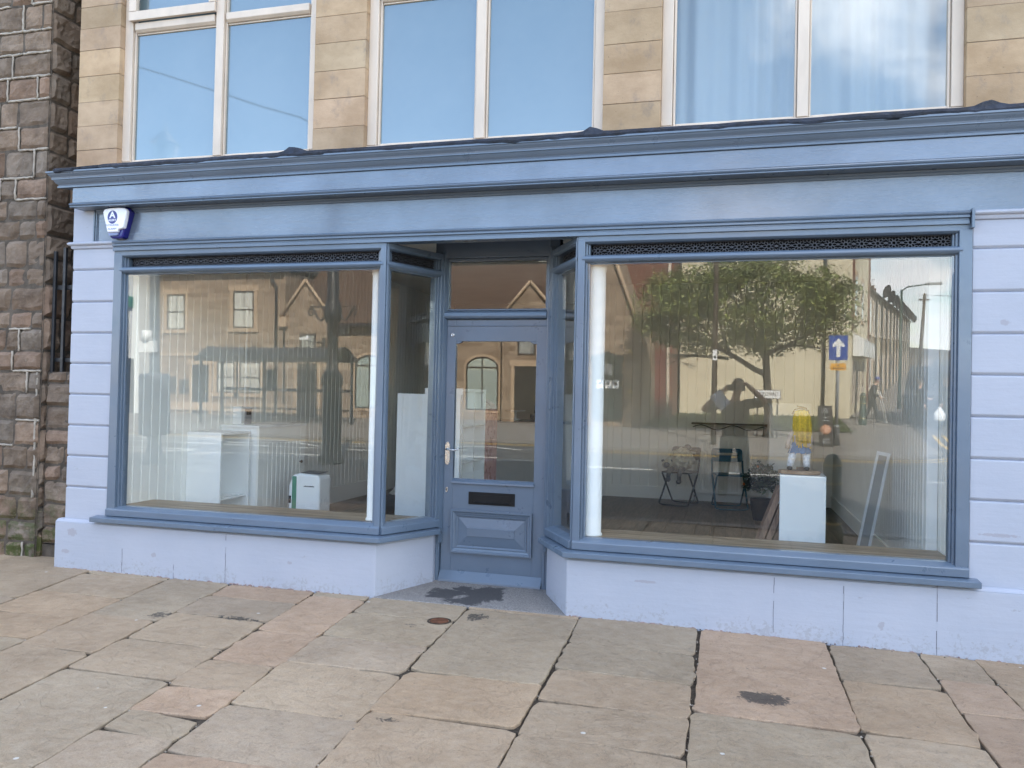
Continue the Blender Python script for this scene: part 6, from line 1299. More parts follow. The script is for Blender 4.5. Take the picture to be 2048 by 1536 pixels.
def bollard(label, loc):
    t = thing('bollard', label, 'bollard', loc, 0, 'green and gold bollards')
    m = MB(); m.lathe([(0.115, -0.1), (0.115, 0.16), (0.098, 0.18), (0.088, 0.20), (0.088, 0.80), (0.075, 0.84), (0.05, 0.885), (0.0, 0.905)], n=20); m.build('post', 'bottle', t)
    for z in (0.19, 0.60, 0.785): m = MB(); m.lathe([(0.093, z - 0.012), (0.100, z - 0.005), (0.100, z + 0.005), (0.093, z + 0.012)], n=20); m.build('gold_band', 'gold', t)
    return t
b1 = bollard('dark green bollard with gold bands at the near kerb in front of the shop', (1.03, -3.10, gz(1.03)))
b2 = copy_tree(b1); b2.location = (4.36, -23.5, far_z(-23.5)); b2['label'] = 'distant green bollard with gold bands beside the walker on crutches'; b2.scale = (1.15, 1.15, 1.22)
t = thing('one_way_sign', 'blue one way sign with white arrow and small yellow plate on a grey post', 'road sign', (2.66, -16.3, far_z(-16.3))); t.scale = (0.93,) * 3
m = MB(); m.tube([(0, 0, 0), (0, 0, 3.0)], 0.045, 10); m.lathe([(0.09, 0), (0.08, 0.5), (0.10, 0.52), (0.045, 0.56)], n=12); m.build('post', 'galv', t)
m = MB(); m.box(-0.24, 0.24, 0.05, 0.056, 2.36, 3.02); m.build('plate', 'signblue', t, 0.004)
m = MB(); m.add([(x, y, z) for y in (0.0575, 0.0605) for x, z in ((-0.05, 2.44), (0.05, 2.44), (0.05, 2.74), (0.15, 2.70), (0.15, 2.78), (0.0, 2.95), (-0.15, 2.78), (-0.15, 2.70), (-0.05, 2.74))], [tuple(range(9)), tuple(range(9, 18))] + [(i, (i + 1) % 9, 9 + (i + 1) % 9, 9 + i) for i in range(9)]); m.build('arrow', 'signwhite', t)
m = MB(); m.box(-0.20, 0.20, 0.05, 0.055, 2.08, 2.27); m.box(-0.14, 0.14, 0.0555, 0.057, 2.12, 2.15, mat=1); m.box(-0.03, 0.03, 0.0555, 0.057, 2.19, 2.23, mat=1); m.build('yellow_plate', ['signyellow', 'iron'], t)
t = thing('a_board', 'black pavement board with white lettering and a copper round picture beside the sign post', 'sign', (2.42, -16.15, far_z(-16.15)), R(8))
m = MB(); m.add([(-0.17, 0.28, 0), (0.17, 0.28, 0), (0.10, 0.02, 1.02), (-0.24, 0.02, 1.02), (-0.17, 0.25, 0), (0.17, 0.25, 0), (0.10, -0.01, 1.02), (-0.24, -0.01, 1.02)], [(0, 1, 2, 3), (4, 5, 6, 7), (0, 1, 5, 4), (2, 3, 7, 6), (0, 3, 7, 4), (1, 2, 6, 5)])
m.add([(-0.17, -0.3, 0), (0.17, -0.3, 0), (0.10, -0.03, 1.0), (-0.24, -0.03, 1.0), (-0.17, -0.33, 0), (0.17, -0.33, 0), (0.10, -0.06, 1.0), (-0.24, -0.06, 1.0)], [(0, 1, 2, 3), (4, 5, 6, 7), (0, 1, 5, 4), (2, 3, 7, 6), (0, 3, 7, 4), (1, 2, 6, 5)]); m.build('board', 'darkdoor', t)
def onb(u, h): return (-0.035 - 0.07 * (h - 0.5) + u, 0.284 - 0.255 * h, h)
m = MB(); m.T = Matrix.Translation(onb(0, 0.42)) @ Matrix.Rotation(R(-90 + 14), 4, 'X'); m.lathe([(0.13, 0.0), (0.13, 0.006), (0.0, 0.012)], n=20); m.build('picture', simple("copper_disc", (0.52, 0.27, 0.17), 0.5, 0.4, 0.15, 6, 0), t)
m = MB(); rg = random.Random(9)
for h, k_ in ((0.93, 4), (0.88, 4), (0.84, 4), (0.72, 5), (0.64, 6), (0.17, 4), (0.13, 4), (0.09, 4)):
    for q in range(k_): x = -0.09 + q * 0.18 / k_; m.tube([onb(x, h), onb(x + 0.02, h + 0.02), onb(x + 0.035, h - 0.01)], 0.006, 4)
m.build('lettering', 'signwhite', t)
t = thing('street_nameplate', 'low white street nameplate with black lettering and border on two short posts', 'sign', (1.02, -17.6, far_z(-17.6)))
m = MB(); m.box(-0.33, 0.33, 0.0, 0.02, 1.12, 1.34, mat=0); m.box(-0.35, 0.35, -0.01, -0.0005, 1.10, 1.36, mat=1); m.build('plate', ['signwhite', 'darkdoor'], t)
m = MB(); m.box(-0.28, -0.24, -0.045, -0.011, 0, 1.3); m.box(0.24, 0.28, -0.045, -0.011, 0, 1.3); m.build('post', 'darkdoor', t)
text('lettering', 'CHARLES ST', 0.13, (0, 0.0215, 1.235), (R(90), 0, R(180)), 'darkdoor', t, 0.001, 0.001, sx=0.8)

# the tree
TR_ = thing('street_tree', 'spreading street tree in pale green spring leaf in front of the cream wall', 'tree', (1.06, -18.0, far_z(-18)))
m = MB(); rg = random.Random(21); tips = []
def limb(p, d, L, r, lev):
    pts = [p]; rr = [r]; n = 5
    for i in range(n):
        d = (d + Vector((rg.gauss(0, .16), rg.gauss(0, .16), rg.gauss(0.02, .12)))).normalized(); p = p + d * (L / n); pts.append(p); rr.append(r * (1 - 0.55 * (i + 1) / n))
        if lev >= 2: tips.append(p)
        if lev < 3 and i >= 1 and rg.random() < (0.75 if lev else 0.5):
            e = (d + Vector((rg.gauss(0, .8), rg.gauss(0, .8), rg.gauss(0.12, .35)))).normalized(); limb(p, e, L * rg.uniform(.5, .72), rr[-1] * 0.62, lev + 1)
    m.tube(pts, rr, 7, False)
m.tube([(0, 0, -0.05), (0.02, 0, 0.4), (-0.03, 0, 1.3), (-0.08, 0, 2.1), (-0.10, 0, 2.6)], [0.17, 0.125, 0.11, 0.10, 0.085], 10)
limb(Vector((-0.05, 0, 1.75)), Vector((-0.9, 0.1, 0.45)), 2.4, 0.085, 0); limb(Vector((-0.10, 0, 2.5)), Vector((0.55, -0.2, 0.7)), 2.0, 0.07, 0); limb(Vector((-0.10, 0, 2.6)), Vector((-0.3, 0.3, 0.9)), 2.0, 0.07, 0); limb(Vector((-0.08, 0, 2.3)), Vector((0.8, 0.4, 0.35)), 1.9, 0.06, 0); limb(Vector((-0.08, 0, 2.4)), Vector((-0.5, -0.5, 0.5)), 2.2, 0.06, 0); limb(Vector((-1.1, 0.05, 2.2)), Vector((-0.8, 0, 0.25)), 1.7, 0.05, 0); limb(Vector((-1.0, 0.05, 2.2)), Vector((-0.4, 0.2, 0.8)), 1.9, 0.05, 0)
m.build('trunk', 'bark', TR_, recalc=False)
m = MB()
def in_crown(p): return ((p.x + 0.75) / 3.1) ** 2 + (p.y / 2.3) ** 2 + ((p.z - 3.65) / 1.42) ** 2 < 1.0
cl = [p for p in tips if in_crown(p)]
for q in range(1250):
    for _ in range(30):
        p = Vector((rg.uniform(-3.8, 2.2), rg.uniform(-2.2, 2.2), rg.uniform(2.2, 5.1)))
        rr = ((p.x + 0.75) / 3.1) ** 2 + (p.y / 2.3) ** 2 + ((p.z - 3.65) / 1.42) ** 2
        if 0.25 < rr < 1.0 + 0.25 * mnoise.noise(p * 0.9) and mnoise.noise(p * 1.15 + Vector((3, 1, 2))) > -0.12: cl.append(p); break
for p in cl:
    b = rg.uniform(0.7, 1.3)
    for q in range(rg.randint(20, 30)):
        c = p + Vector((rg.gauss(0, .15), rg.gauss(0, .15), rg.gauss(0, .09))); u = Vector((rg.gauss(0, 1), rg.gauss(0, 1), rg.gauss(0, .5))).normalized(); w_ = u.cross(Vector((rg.gauss(0, 1), rg.gauss(0, 1), 1.3))).normalized(); L_ = rg.uniform(.035, .062); Wd = L_ * rg.uniform(.45, .65)
        f_ = b * rg.uniform(0.75, 1.25); m.add([c - u * L_, c + w_ * Wd, c + u * L_, c - w_ * Wd], [(0, 1, 2, 3)], tint=(f_ * rg.uniform(0.9, 1.15), f_, f_ * 0.9))
m.build('crown', 'leaf', TR_, recalc=False)

# lamp with arm, telegraph pole and wires up the side street
def up(name, label, cat, s, t_, z): p = sp(s, t_); return thing(name, label, cat, (p.x, p.y, z), DANG)
t = up('lamp_column', 'green grey street lamp with a long side arm outside the terrace', 'street light', 6.0, 1.45, slope_z(6)); m = MB(); m.tube([(0, 0, 0), (0, 0, 1.2), (0, 0, 5.2)], [0.09, 0.06, 0.05], 10); m.build('column', 'bottle', t)
m = MB(); m.tube([(0, 0, 5.15), (0.0, 0.25, 5.32), (0, 1.0, 5.40)], 0.03, 8); m.build('arm', 'bottle', t); m = MB(); m.box(-0.08, 0.08, 0.95, 1.55, 5.36, 5.47); m.build('lamp_head', 'galv', t, 0.02)
t = up('telegraph_pole', 'leaning wooden telegraph pole carrying wires far up the side street', 'pole', 26.0, 1.7, slope_z(26)); t.rotation_euler = (R(-3), R(2), DANG); m = MB(); m.tube([(0, 0, 0), (0, 0, 6.2)], [0.12, 0.09], 8); m.build('shaft', 'polewood', t); m = MB(); m.box(-0.05, 0.05, -0.35, 0.35, 5.75, 5.85); m.build('cross_arm', 'polewood', t)
m = MB(); p = sp(26, 1.7); a = Vector((p.x, p.y, slope_z(26) + 6.1))
for k_, e in enumerate((Vector((24, -42, 6.6)), Vector((22, -34, 6.0)), Vector((26, -50, 7.4)))):
    m.tube([a.lerp(e, i / 8) + Vector((0, 0, -0.5 * math.sin(math.pi * i / 8))) for i in range(9)], 0.012, 4)
tag(m.build('telephone_wire', 'iron', recalc=False), 'thin black telephone wires spreading from the leaning telegraph pole', 'wire')
m = MB(); m.tube([(-24, -8.5, 9.6), (-13, -8.5, 8.5), (-12.37, -8.5, 8.39), (-11.58, -8.5, 8.13), (-10.23, -8.5, 7.65), (-9.17, -8.5, 7.26), (-8.37, -8.5, 7.0), (-8.15, -8.5, 6.88), (-8.11, -8.5, 6.53), (-7.4, -8.0, 5.5), (-7.03, -7.7, 5.3)], 0.011, 5); tag(m.build('overhead_cable', 'iron', recalc=False), 'thin black cable hanging over the road above the lamp posts', 'cable')

# vehicles up the side street
def wheel(par, x, y, r=0.32, w=0.2):
    k = MB(); k.T = Matrix.Translation((x, y, r)) @ Matrix.Rotation(R(90), 4, 'Y'); k.lathe([(r * 0.62, -w / 2), (r * 0.95, -w / 2), (r, -w * 0.3), (r, w * 0.3), (r * 0.95, w / 2), (r * 0.62, w / 2)], n=22); o = k.build('wheel', simple("tyre_rubber", (0.02, 0.02, 0.02), 0.9, 0.2, 0.1, 9, 0) if 'tyre' not in MT else MT['tyre'], par)
    k2 = MB(); k2.T = k.T; k2.lathe([(r * 0.61, -w * 0.35), (r * 0.5, w * 0.2), (r * 0.15, w * 0.3), (0, w * 0.3)], n=14); k2.build('rim', 'galv', o)
MT['tyre'] = simple("tyre_rubber", (0.02, 0.02, 0.02), 0.9, 0.2, 0.1, 9, 0)
def body(prof, w, taper=0.10):
    """side profile (y, z) -> closed body, narrowed above the waist"""
    k = MB(); n = len(prof); v = []
    for sx in (-1, 1):
        for y, z in prof:
            ww = w / 2 * (1 - taper * max(0, z - 1.0) / 0.9); v.append((sx * ww, y, z))
    k.add(v, [tuple(range(n)), tuple(range(n, 2 * n))[::-1]] + [(i, (i + 1) % n, n + (i + 1) % n, n + i) for i in range(n)]); return k
MT['carglass'] = simple("dark_car_glass", (0.012, 0.014, 0.016), 0.05, 0.6, 0.1, 5, 0)
MT['vanblack'] = simple("black_van_paint", (0.014, 0.015, 0.018), 0.25, 0.5, 0.1, 4, 0, coat=0.5)
p = sp(2.4, 2.85); t = thing('van', 'black van with white lettering across its rear at the foot of the side street', 'van', (p.x, p.y, slope_z(2.4) - 0.06), DANG + R(90) + R(180))
VB = body([(0.0, 0.38), (0.03, 0.95), (0.10, 1.55), (0.22, 1.90), (0.45, 1.98), (3.0, 1.98), (3.6, 1.75), (4.2, 1.15), (4.9, 0.98), (5.0, 0.45), (4.9, 0.28), (0.1, 0.28)], 1.92, 0.13); VB.v = [(x, -y, z) for x, y, z in VB.v]; VB.build('body', 'vanblack', t, 0.05, 3)
# the van's rear looks to local +y
m = MB(); 
for x0, x1 in ((-0.72, -0.04), (0.04, 0.72)): m.add([(x0, 0.0 - 0.005, 1.12), (x1, -0.005, 1.12), (x1, -0.13, 1.70), (x0, -0.13, 1.70), (x0, -0.06, 1.12), (x1, -0.06, 1.12), (x1, -0.2, 1.70), (x0, -0.2, 1.70)], [(0, 1, 2, 3), (4, 5, 6, 7), (0, 1, 5, 4), (2, 3, 7, 6), (0, 3, 7, 4), (1, 2, 6, 5)])
m.build('rear_window', 'carglass', t)
for x in (-0.87, 0.87): m = MB(); m.box(x - 0.055, x + 0.055, -0.10, 0.0, 0.75, 1.15); m.build('tail_light', simple("red_lens", (0.30, 0.01, 0.01), 0.2, 0.5, 0.05, 5, 0) if x < 0 else [q for q in bpy.data.materials if q.name == 'red_lens'][0], t)
m = MB(); m.box(-0.92, 0.92, -0.02, 0.06, 0.32, 0.52); m.build('bumper', 'iron', t, 0.01); m = MB(); m.box(-0.26, 0.26, 0.061, 0.066, 0.36, 0.47); m.build('number_plate', 'signyellow', t)
for x in (-0.83, 0.83):
    for y in (-0.9, -4.0): wheel(t, x, y)
TRT = (R(90 + 12), 0, R(180))
text('lettering', 'WRAP', 0.34, (0.22, -0.045, 1.40), TRT, 'signwhite', t, 0.004, 0.006); text('lettering', 'E', 0.30, (-0.62, -0.02, 1.10), TRT, 'signwhite', t, 0.004, 0.006)
m = MB(); m.box(-0.20, 0.64, 0.0, 0.005, 1.14, 1.17); m.build('lettering_rule', 'signwhite', t)
def car(label, s, tt, m_):
    p = sp(s, tt); t = thing('parked_car', label, 'car', (p.x, p.y, slope_z(s) - 0.06), DANG + R(90) + R(180), 'cars parked up the side street')
    b = body([(0.0, 0.35), (0.02, 0.9), (0.35, 1.0), (0.75, 1.42), (1.1, 1.47), (2.2, 1.45), (2.9, 1.02), (3.8, 0.88), (4.05, 0.6), (4.0, 0.25), (0.1, 0.25)], 1.74, 0.25); b.v = [(x, -y, z) for x, y, z in b.v]; b.build('body', m_, t, 0.05, 3)
    m = MB(); m.add([(-0.68, -0.33, 1.03), (0.68, -0.33, 1.03), (0.6, -0.70, 1.39), (-0.6, -0.70, 1.39), (-0.68, -0.42, 1.03), (0.68, -0.42, 1.03), (0.6, -0.8, 1.39), (-0.6, -0.8, 1.39)], [(0, 1, 2, 3), (4, 5, 6, 7), (0, 1, 5, 4), (2, 3, 7, 6), (0, 3, 7, 4), (1, 2, 6, 5)]); m.build('rear_window', 'carglass', t)
    for x in (-0.76, 0.76):
        for y in (-0.75, -3.25): wheel(t, x, y, 0.31, 0.19)
    m = MB(); m.box(-0.25, 0.25, 0.0, 0.012, 0.62, 0.73); m.build('number_plate', 'signyellow', t)
    return t
car('white car parked up the hill beyond the black van', 11.0, 3.3, simple("white_car_paint", (0.75, 0.75, 0.76), 0.25, 0.5, 0.02, 4, 0, coat=0.5)); car('dark grey car parked just above the black van', 17.5, 3.1, simple("grey_car_paint", (0.09, 0.095, 0.10), 0.25, 0.5, 0.02, 4, 0, coat=0.5))
# ------------------------------------------------------------------ people (standing in the street, mirrored in the glass)
def skin_layer(name, nodes, edges, m_, parent, sub=1, root=0):
    """mesh with a skin layer made through bmesh"""
    bm = bmesh.new(); lay = bm.verts.layers.skin.verify(); vs_ = []
    for p, r in nodes:
        v = bm.verts.new(p); rr = r if isinstance(r, tuple) else (r, r); v[lay].radius = rr; vs_.append(v)
    vs_[root][lay].use_root = True
    for a, b in edges: bm.edges.new((vs_[a], vs_[b]))
    me = bpy.data.meshes.new(name); bm.to_mesh(me); bm.free(); me.materials.append(MT[m_] if isinstance(m_, str) else m_)
    o = bpy.data.objects.new(name, me); COL.objects.link(o); o.parent = parent
    md = o.modifiers.new('skin', 'SKIN'); md.use_smooth_shade = True; md.branch_smoothing = 0.3
    s_ = o.modifiers.new('sub', 'SUBSURF'); s_.levels = sub; s_.render_levels = sub
    return o
MT['skin'] = simple("human_skin", (0.52, 0.31, 0.22), 0.55, 0.4, 0.06, 20, 0)
MT['hairgrey'] = simple("short_greying_hair", (0.10, 0.075, 0.055), 0.8, 0.3, 0.2, 60, 0.3, 90)
MT['olive'] = simple("dark_olive_shirt", (0.075, 0.072, 0.058), 0.9, 0.2, 0.1, 12, 0.2, 40)
MT['navycloth'] = simple("navy_trousers", (0.022, 0.026, 0.036), 0.9, 0.2, 0.1, 12, 0.2, 40)
MT['blackcloth'] = simple("black_cloth", (0.018, 0.018, 0.019), 0.9, 0.2, 0.1, 12, 0.2, 40)
MT['greycloth'] = simple("dark_grey_jacket", (0.055, 0.056, 0.06), 0.9, 0.2, 0.1, 12, 0.2, 40)
MT['shoe'] = simple("dark_shoe_leather", (0.02, 0.018, 0.016), 0.6, 0.4, 0.1, 12, 0)
STD = dict(pelvis=(0, 0, .93), waist=(0, -.01, 1.07), chest=(0, 0, 1.28), base=(0, .01, 1.43), neck=(0, 0, 1.50), jaw=(0, -.02, 1.575), skull=(0, .005, 1.655), crown=(0, .01, 1.715),
           shL=(.185, .01, 1.41), elL=(.24, .03, 1.13), wrL=(.25, -.06, .89), shR=(-.185, .01, 1.41), elR=(-.24, .03, 1.13), wrR=(-.25, -.06, .89),
           hiL=(.09, 0, .90), knL=(.10, -.02, .50), anL=(.10, .02, .09), toL=(.12, -.15, .03), hiR=(-.09, 0, .90), knR=(-.10, -.02, .50), anR=(-.10, .02, .09), toR=(-.12, -.15, .03))
def person(label, loc, rz, pose, top='olive', legs='navycloth', hair='hairgrey', sleeve=0.45, scale=1.0, handL=None, handR=None, cap=None, hair_long=0.0, shoes='shoe', group=None):
    J = {k: Vector(v) for k, v in {**STD, **pose}.items()}
    t = thing('person', label, 'person', loc, rz, group); t.scale = (scale,) * 3
    N, E, ix = [], [], {}
    def nd(k, p, r, par=None):
        ix[k] = len(N); N.append((tuple(p), r))
        if par is not None: E.append((ix[par], ix[k]))
    nd('pelvis', J['pelvis'], (.145, .10)); nd('waist', J['waist'], (.135, .095), 'pelvis'); nd('chest', J['chest'], (.155, .105), 'waist'); nd('base', J['base'], (.09, .07), 'chest')
    nd('neck', J['neck'], .055, 'base'); nd('jaw', J['jaw'], (.062, .07), 'neck'); nd('skull', J['skull'], (.078, .095), 'jaw'); nd('crown', J['crown'], (.055, .065), 'skull')
    f = (J['skull'] - J['neck']); fw = Vector((0, -1, 0)); hd = pose.get('look')
    if hd: fw = Vector(hd).normalized()
    sd_ = fw.cross(Vector((0, 0, 1))).normalized(); c = J['jaw'].lerp(J['skull'], .55)
    for s_ in 'LR':
        nd('sh' + s_, J['sh' + s_], .058, 'chest'); nd('el' + s_, J['el' + s_], .043, 'sh' + s_); m_ = J['el' + s_].lerp(J['wr' + s_], .3); nd('fo' + s_, m_, .043, 'el' + s_); nd('wr' + s_, J['wr' + s_], .028, 'fo' + s_)
        nd('hi' + s_, J['hi' + s_], .088, 'pelvis'); nd('kn' + s_, J['kn' + s_], .058, 'hi' + s_); nd('ca' + s_, J['kn' + s_].lerp(J['an' + s_], .3), .058, 'kn' + s_); nd('an' + s_, J['an' + s_], .038, 'ca' + s_); nd('to' + s_, J['to' + s_], .035, 'an' + s_)
        d = (J['wr' + s_] - J['el' + s_]).normalized(); spec = handL if s_ == 'L' else handR
        hdir = Vector(spec[0]).normalized() if spec else d; pn = Vector(spec[1]).normalized() if spec else Vector((1 if s_ == 'R' else -1, 0, 0))
        curl = spec[2] if spec else 0.5
        wd = hdir.cross(pn).normalized(); pal = J['wr' + s_] + hdir * .05; nd('pa' + s_, pal, (.036, .018), 'wr' + s_)
        for q, (o_, ln) in enumerate(((-.030, .070), (-.010, .082), (.010, .078), (.029, .062))):
            k0 = pal + hdir * .045 + wd * o_; k1 = k0 + (hdir * math.cos(curl) + pn * math.sin(curl)) * ln * .5; k2 = k1 + (hdir * math.cos(curl * 2.2) + pn * math.sin(curl * 2.2)) * ln * .5
            nd(f'f{s_}{q}a', k0, .0095, 'pa' + s_); nd(f'f{s_}{q}b', k1, .0085, f'f{s_}{q}a'); nd(f'f{s_}{q}c', k2, .007, f'f{s_}{q}b')
        th0 = pal - hdir * .01 - wd * .040; nd('t' + s_ + 'a', th0, .011, 'pa' + s_); nd('t' + s_ + 'b', th0 + hdir * .035 - wd * .016 + pn * .015, .009, 't' + s_ + 'a')
    body = skin_layer('body', N, E, 'skin', t)
    # face and ears sit in the head surface
    up_ = Vector((0, 0, 1)); m = MB()
    m.tube([c + fw * .084 + up_ * .028, c + fw * .104 - up_ * .006, c + fw * .088 - up_ * .016], [.010, .016, .010], 7); 
    for s_ in (-1, 1): m.ball(c + sd_ * .080 * s_ + up_ * .005, (.014, .02, .032), 8)
    m.tube([c + fw * .085 - sd_ * .024 - up_ * .048, c + fw * .094 - up_ * .046, c + fw * .085 + sd_ * .024 - up_ * .048], [.006, .009, .006], 6)
    m.build('face_features', 'skin', body, recalc=False)
    m = MB()
    for s_ in (-1, 1): m.ball(c + fw * .083 + sd_ * .032 * s_ + up_ * .030, .011, 8)
    m.build('eye', 'whitepvc', body, recalc=False)
    if hair:
        m = MB(); n = 18; v = []
        for j in range(7):
            th_ = math.pi * 0.5 * j / 6
            for i in range(n):
                a = 2 * math.pi * i / n; dd = (sd_ * math.cos(a) + fw * math.sin(a)); front = max(0, math.sin(a)); low = (-0.075 - hair_long) * (1 - front) + 0.045 * front
                z = low + (0.105 - low) * math.sin(th_) if True else 0; rr = (0.094 - (0.006 if front > .3 else 0)) * (math.cos(th_) ** 0.6 if j < 6 else 0.05)
                v.append(J['skull'] + dd * rr * (1.12 if abs(math.sin(a)) > .7 else 1.0) + up_ * z)
        m.add(v, [(j * n + i, j * n + (i + 1) % n, (j + 1) * n + (i + 1) % n, (j + 1) * n + i) for j in range(6) for i in range(n)] + [tuple(range(6 * n, 7 * n))], smooth=True); m.build('hair', hair, t)
    if cap:
        m = MB(); m.T = Matrix.Translation(J['skull'] + up_ * .035); m.lathe([(.104, -.01), (.106, .03), (.085, .075), (.04, .095), (0, .098)], n=18); m.T = Matrix.Identity(4); b_ = J['skull'] + up_ * .038
        m.add([b_ + fw * .08 + sd_ * .08, b_ + fw * .19 + sd_ * .05 - up_ * .02, b_ + fw * .19 - sd_ * .05 - up_ * .02, b_ + fw * .08 - sd_ * .08, b_ + fw * .08 + sd_ * .08 + up_ * .012, b_ + fw * .19 + sd_ * .05 - up_ * .008, b_ + fw * .19 - sd_ * .05 - up_ * .008, b_ + fw * .08 - sd_ * .08 + up_ * .012], [(0, 1, 2, 3), (4, 5, 6, 7), (0, 1, 5, 4), (1, 2, 6, 5), (2, 3, 7, 6)]); m.build('cap', cap, t)
    # clothes
    def loft(m, rings, n=16):
        v = [(c_.x + rx * math.cos(2 * math.pi * i / n), c_.y + ry * math.sin(2 * math.pi * i / n), c_.z) for c_, rx, ry in rings for i in range(n)]
        m.add(v, [(j * n + i, j * n + (i + 1) % n, (j + 1) * n + (i + 1) % n, (j + 1) * n + i) for j in range(len(rings) - 1) for i in range(n)], smooth=True)
    Z = lambda k_: Vector((0, 0, k_))
    m = MB(); pv, wa, ch, ba = J['pelvis'], J['waist'], J['chest'], J['base']
    loft(m, [(pv - Z(.085), .180, .128), (pv + Z(.02), .176, .126), (wa, .168, .122), (wa.lerp(ch, .5), .178, .128), (ch, .190, .132), (ch.lerp(ba, .55), .185, .118), (ch.lerp(ba, .85), .130, .095), (ba + Z(.012), .078, .072)])
    for s_ in 'LR':
        sh, el, wr = J['sh' + s_], J['el' + s_], J['wr' + s_]; e_ = sh.lerp(el, min(1, sleeve * 2)); st = sh.lerp(ch.lerp(ba, .5), .45)
        P_ = [st, sh.lerp(st, .25), sh.lerp(e_, .35), e_]; Q_ = [.070, .074, .068, .062 if sleeve < .5 else .054]
        if sleeve > .5: P_.append(el.lerp(wr, (sleeve - .5) * 1.0)); P_.append(el.lerp(wr, (sleeve - .5) * 2.0)); Q_ += [.050, .040]
        m.tube(P_, Q_, 12)
    m.build('shirt', top, t, recalc=False)
    m = MB(); loft(m, [(pv + Z(.06), .166, .118), (pv, .176, .126), (pv - Z(.09), .172, .125), (pv - Z(.13), .12, .10)])
    for s_ in 'LR':
        hi, kn, an = J['hi' + s_], J['kn' + s_], J['an' + s_]; m.tube([hi + Z(.03), hi.lerp(kn, .3), kn, kn.lerp(an, .4), kn.lerp(an, .93)], [.095, .092, .070, .070, .062], 12)
    m.build('trousers', legs, t, recalc=False)
    for s_ in 'LR':
        a_, b_ = J['an' + s_], J['to' + s_]; skin_layer('shoe', [(a_ + Vector((0, .04, -.035)), (.046, .05)), (a_.lerp(b_, .5), (.05, .05)), (b_, (.048, .036))], [(0, 1), (1, 2)], shoes, t)
    return t

# the photographer, standing in the road with a phone and a sheet of paper
GP = -0.07 if False else -0.155
ph = person('person in dark olive shirt taking the photo with a phone held to the face', (0.085, -5.975, GP), R(180),
            dict(elL=(.435, -.14, 1.31), wrL=(.215, -.34, 1.565), elR=(-.40, -.16, 1.44), wrR=(-.125, -.33, 1.70), skull=(-.035, -.02, 1.66), crown=(-.035, -.01, 1.72), jaw=(-.03, -.045, 1.58), hiL=(.10, 0, .90), knL=(.14, -.02, .50), anL=(.16, .02, .09), toL=(.19, -.14, .03), knR=(-.14, -.02, .5), anR=(-.17, .02, .09), toR=(-.20, -.14, .03)),
            sleeve=0.40, handL=((-.55, -.15, .35), (-.3, -.5, .3), 0.7), handR=((.75, -.2, -.10), (.2, -.5, -.6), 0.7))
o = MB(); o.box(-0.055, 0.105, -0.006, 0.002, -0.038, 0.040); tph = thing('phone', 'black phone held sideways in front of the photographer', 'phone', (0.03, -5.522, 1.485)); o.build('case', 'black', tph, 0.004)
o = MB(); 
for x, z in ((-0.030, 0.012), (-0.030, -0.010)): o.T = Matrix.Translation((x, 0.0025, z)) @ Matrix.Rotation(R(-90), 4, 'X'); o.lathe([(0.009, 0), (0.009, 0.002), (0.0, 0.002)], n=14)
o.build('lens', 'carglass', tph)
m = MB(); n = 8; v = []
for j in range(n + 1):
    for i in range(n + 1): v.append((-0.105 + 0.21 * i / n, 0.012 * math.sin(i * 0.8) + 0.008 * math.sin(j * 0.6 + i * 0.3), -0.148 + 0.297 * j / n))
m.T = Matrix.Translation((-0.115, -5.535, 1.315)) @ Matrix.Rotation(R(-38), 4, 'Y') @ Matrix.Rotation(R(8), 4, 'X') @ Matrix.Scale(0.82, 4)
m.add(v + [(x, y - 0.0015, z) for x, y, z in v], [(j * 9 + i, j * 9 + i + 1, (j + 1) * 9 + i + 1, (j + 1) * 9 + i) for j in range(8) for i in range(8)] + [(81 + j * 9 + i, 81 + j * 9 + i + 1, 81 + (j + 1) * 9 + i + 1, 81 + (j + 1) * 9 + i) for j in range(8) for i in range(8)])
for q in range(5): m.box(-0.06, 0.05 - 0.02 * (q % 2), 0.021, 0.022, -0.10 + q * 0.035, -0.092 + q * 0.035, mat=1)
tag(m.build('paper', [simple("white_paper", (0.80, 0.80, 0.84), 0.6, 0.3, 0.02, 5, 0), 'galv'], recalc=False), 'white printed sheet in a clear sleeve held by the photographer', 'paper')

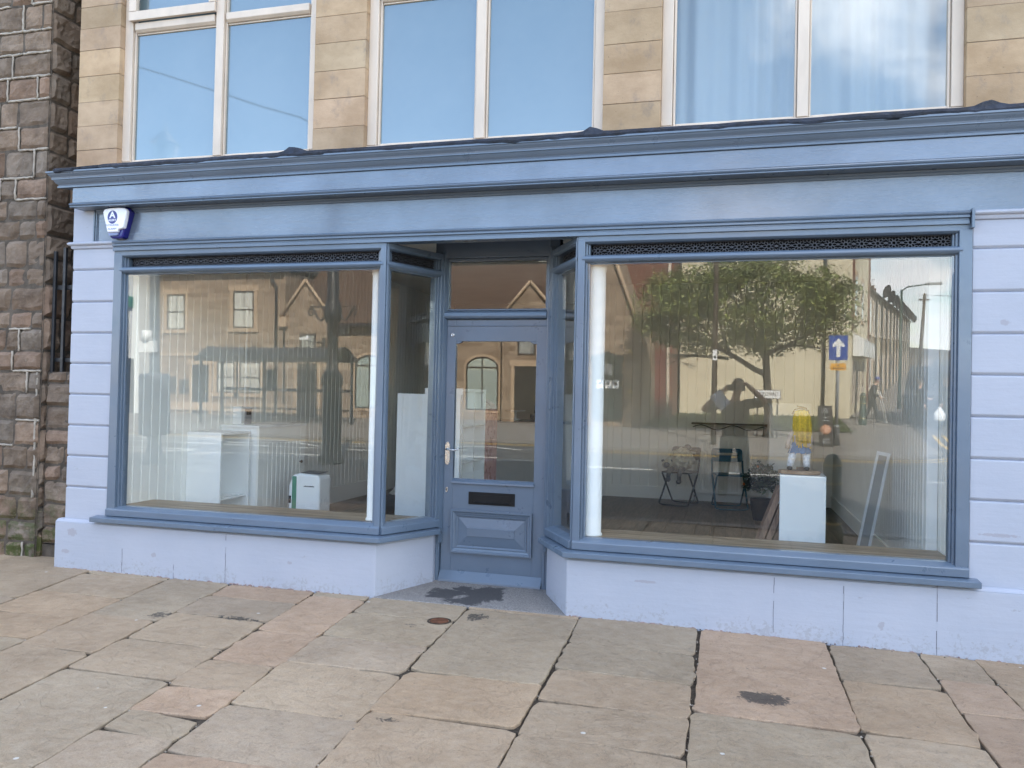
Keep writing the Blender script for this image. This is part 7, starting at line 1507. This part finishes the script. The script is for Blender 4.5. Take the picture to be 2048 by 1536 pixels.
# the walker with a cap and crutches
wz = far_z(-25)
person('person in navy cap and dark grey jacket walking stooped on crutches', (4.86, -25.0, wz), R(95),
       dict(chest=(0, -.07, 1.26), base=(0, -.12, 1.40), neck=(0, -.15, 1.46), jaw=(0, -.20, 1.52), skull=(0, -.19, 1.60), crown=(0, -.19, 1.66), shL=(.17, -.08, 1.38), shR=(-.17, -.08, 1.38), elL=(.22, -.05, 1.10), wrL=(.20, -.26, .95), elR=(-.22, -.05, 1.10), wrR=(-.20, -.30, .96), knL=(.10, -.14, .52), anL=(.10, -.20, .09), toL=(.11, -.36, .03), knR=(-.10, .06, .50), anR=(-.10, .24, .12), toR=(-.10, .10, .03)),
       top='greycloth', legs='blackcloth', hair=None, sleeve=0.95, scale=0.94, cap='signblue')
for y, lb in ((-24.80, 'grey crutch in the nearer hand of the walker in the navy cap'), (-25.20, 'grey crutch in the farther hand of the walker in the navy cap')):
    m = MB(); m.tube([(5.34, y, wz + 0.01), (5.16, y, wz + 0.86), (5.09, y, wz + 1.12)], 0.016, 6); m.tube([(5.16, y, wz + 0.88), (5.26, y, wz + 0.90)], 0.014, 6); m.lathe([(0.03, 0), (0.02, 0.05), (0, 0.05)], (5.34, y, wz + 0.002), 8); tag(m.build('crutch', 'whitepvc'), lb, 'crutch', 'crutches of the walker')
# the two people crossing with a carrier bag
cz = -0.255 + 0.014 * 9
WK = dict(knL=(.10, -.12, .52), anL=(.10, -.14, .09), toL=(.11, -.30, .03), knR=(-.10, .04, .50), anR=(-.10, .22, .11), toR=(-.10, .08, .03))
person('person in black jacket bending forward with one arm out beside the van', (5.98, -23.0, cz), R(80), dict(WK, chest=(0, -.06, 1.26), elR=(-.22, -.14, 1.15), wrR=(-.16, -.34, 1.10)), top='blackcloth', legs='blackcloth', sleeve=0.95, scale=0.93)
person('person in black clothes carrying a white carrier bag', (6.72, -22.9, cz), R(-70), dict(WK, elL=(.24, .0, 1.12), wrL=(.25, -.05, .86)), top='blackcloth', legs='greycloth', sleeve=0.95, scale=0.98, hair_long=0.08)
m = MB(); rg = random.Random(6); n = 14; v = []
for j in range(8):
    for i in range(n):
        a = 2 * math.pi * i / n; r = (0.15, 0.17, 0.18, 0.18, 0.16, 0.12, 0.07, 0.03)[j] * (1 + 0.12 * mnoise.noise((math.cos(a) * 2, math.sin(a) * 2, j * .8))); v.append((r * math.cos(a), r * .6 * math.sin(a), 0.065 * j))
m.add(v, [(j * n + i, j * n + (i + 1) % n, (j + 1) * n + (i + 1) % n, (j + 1) * n + i) for j in range(7) for i in range(n)] + [tuple(range(7 * n, 8 * n)), tuple(range(n))[::-1]], smooth=True); m.tube([(0, 0, .44), (0.02, 0, .52), (0.0, 0, .56)], 0.008, 5)
o = m.build('carrier_bag', 'signwhite'); o.location = (6.52, -22.72, cz + 0.30); tag(o, 'bulging white plastic carrier bag hanging from a hand beside the van', 'bag')
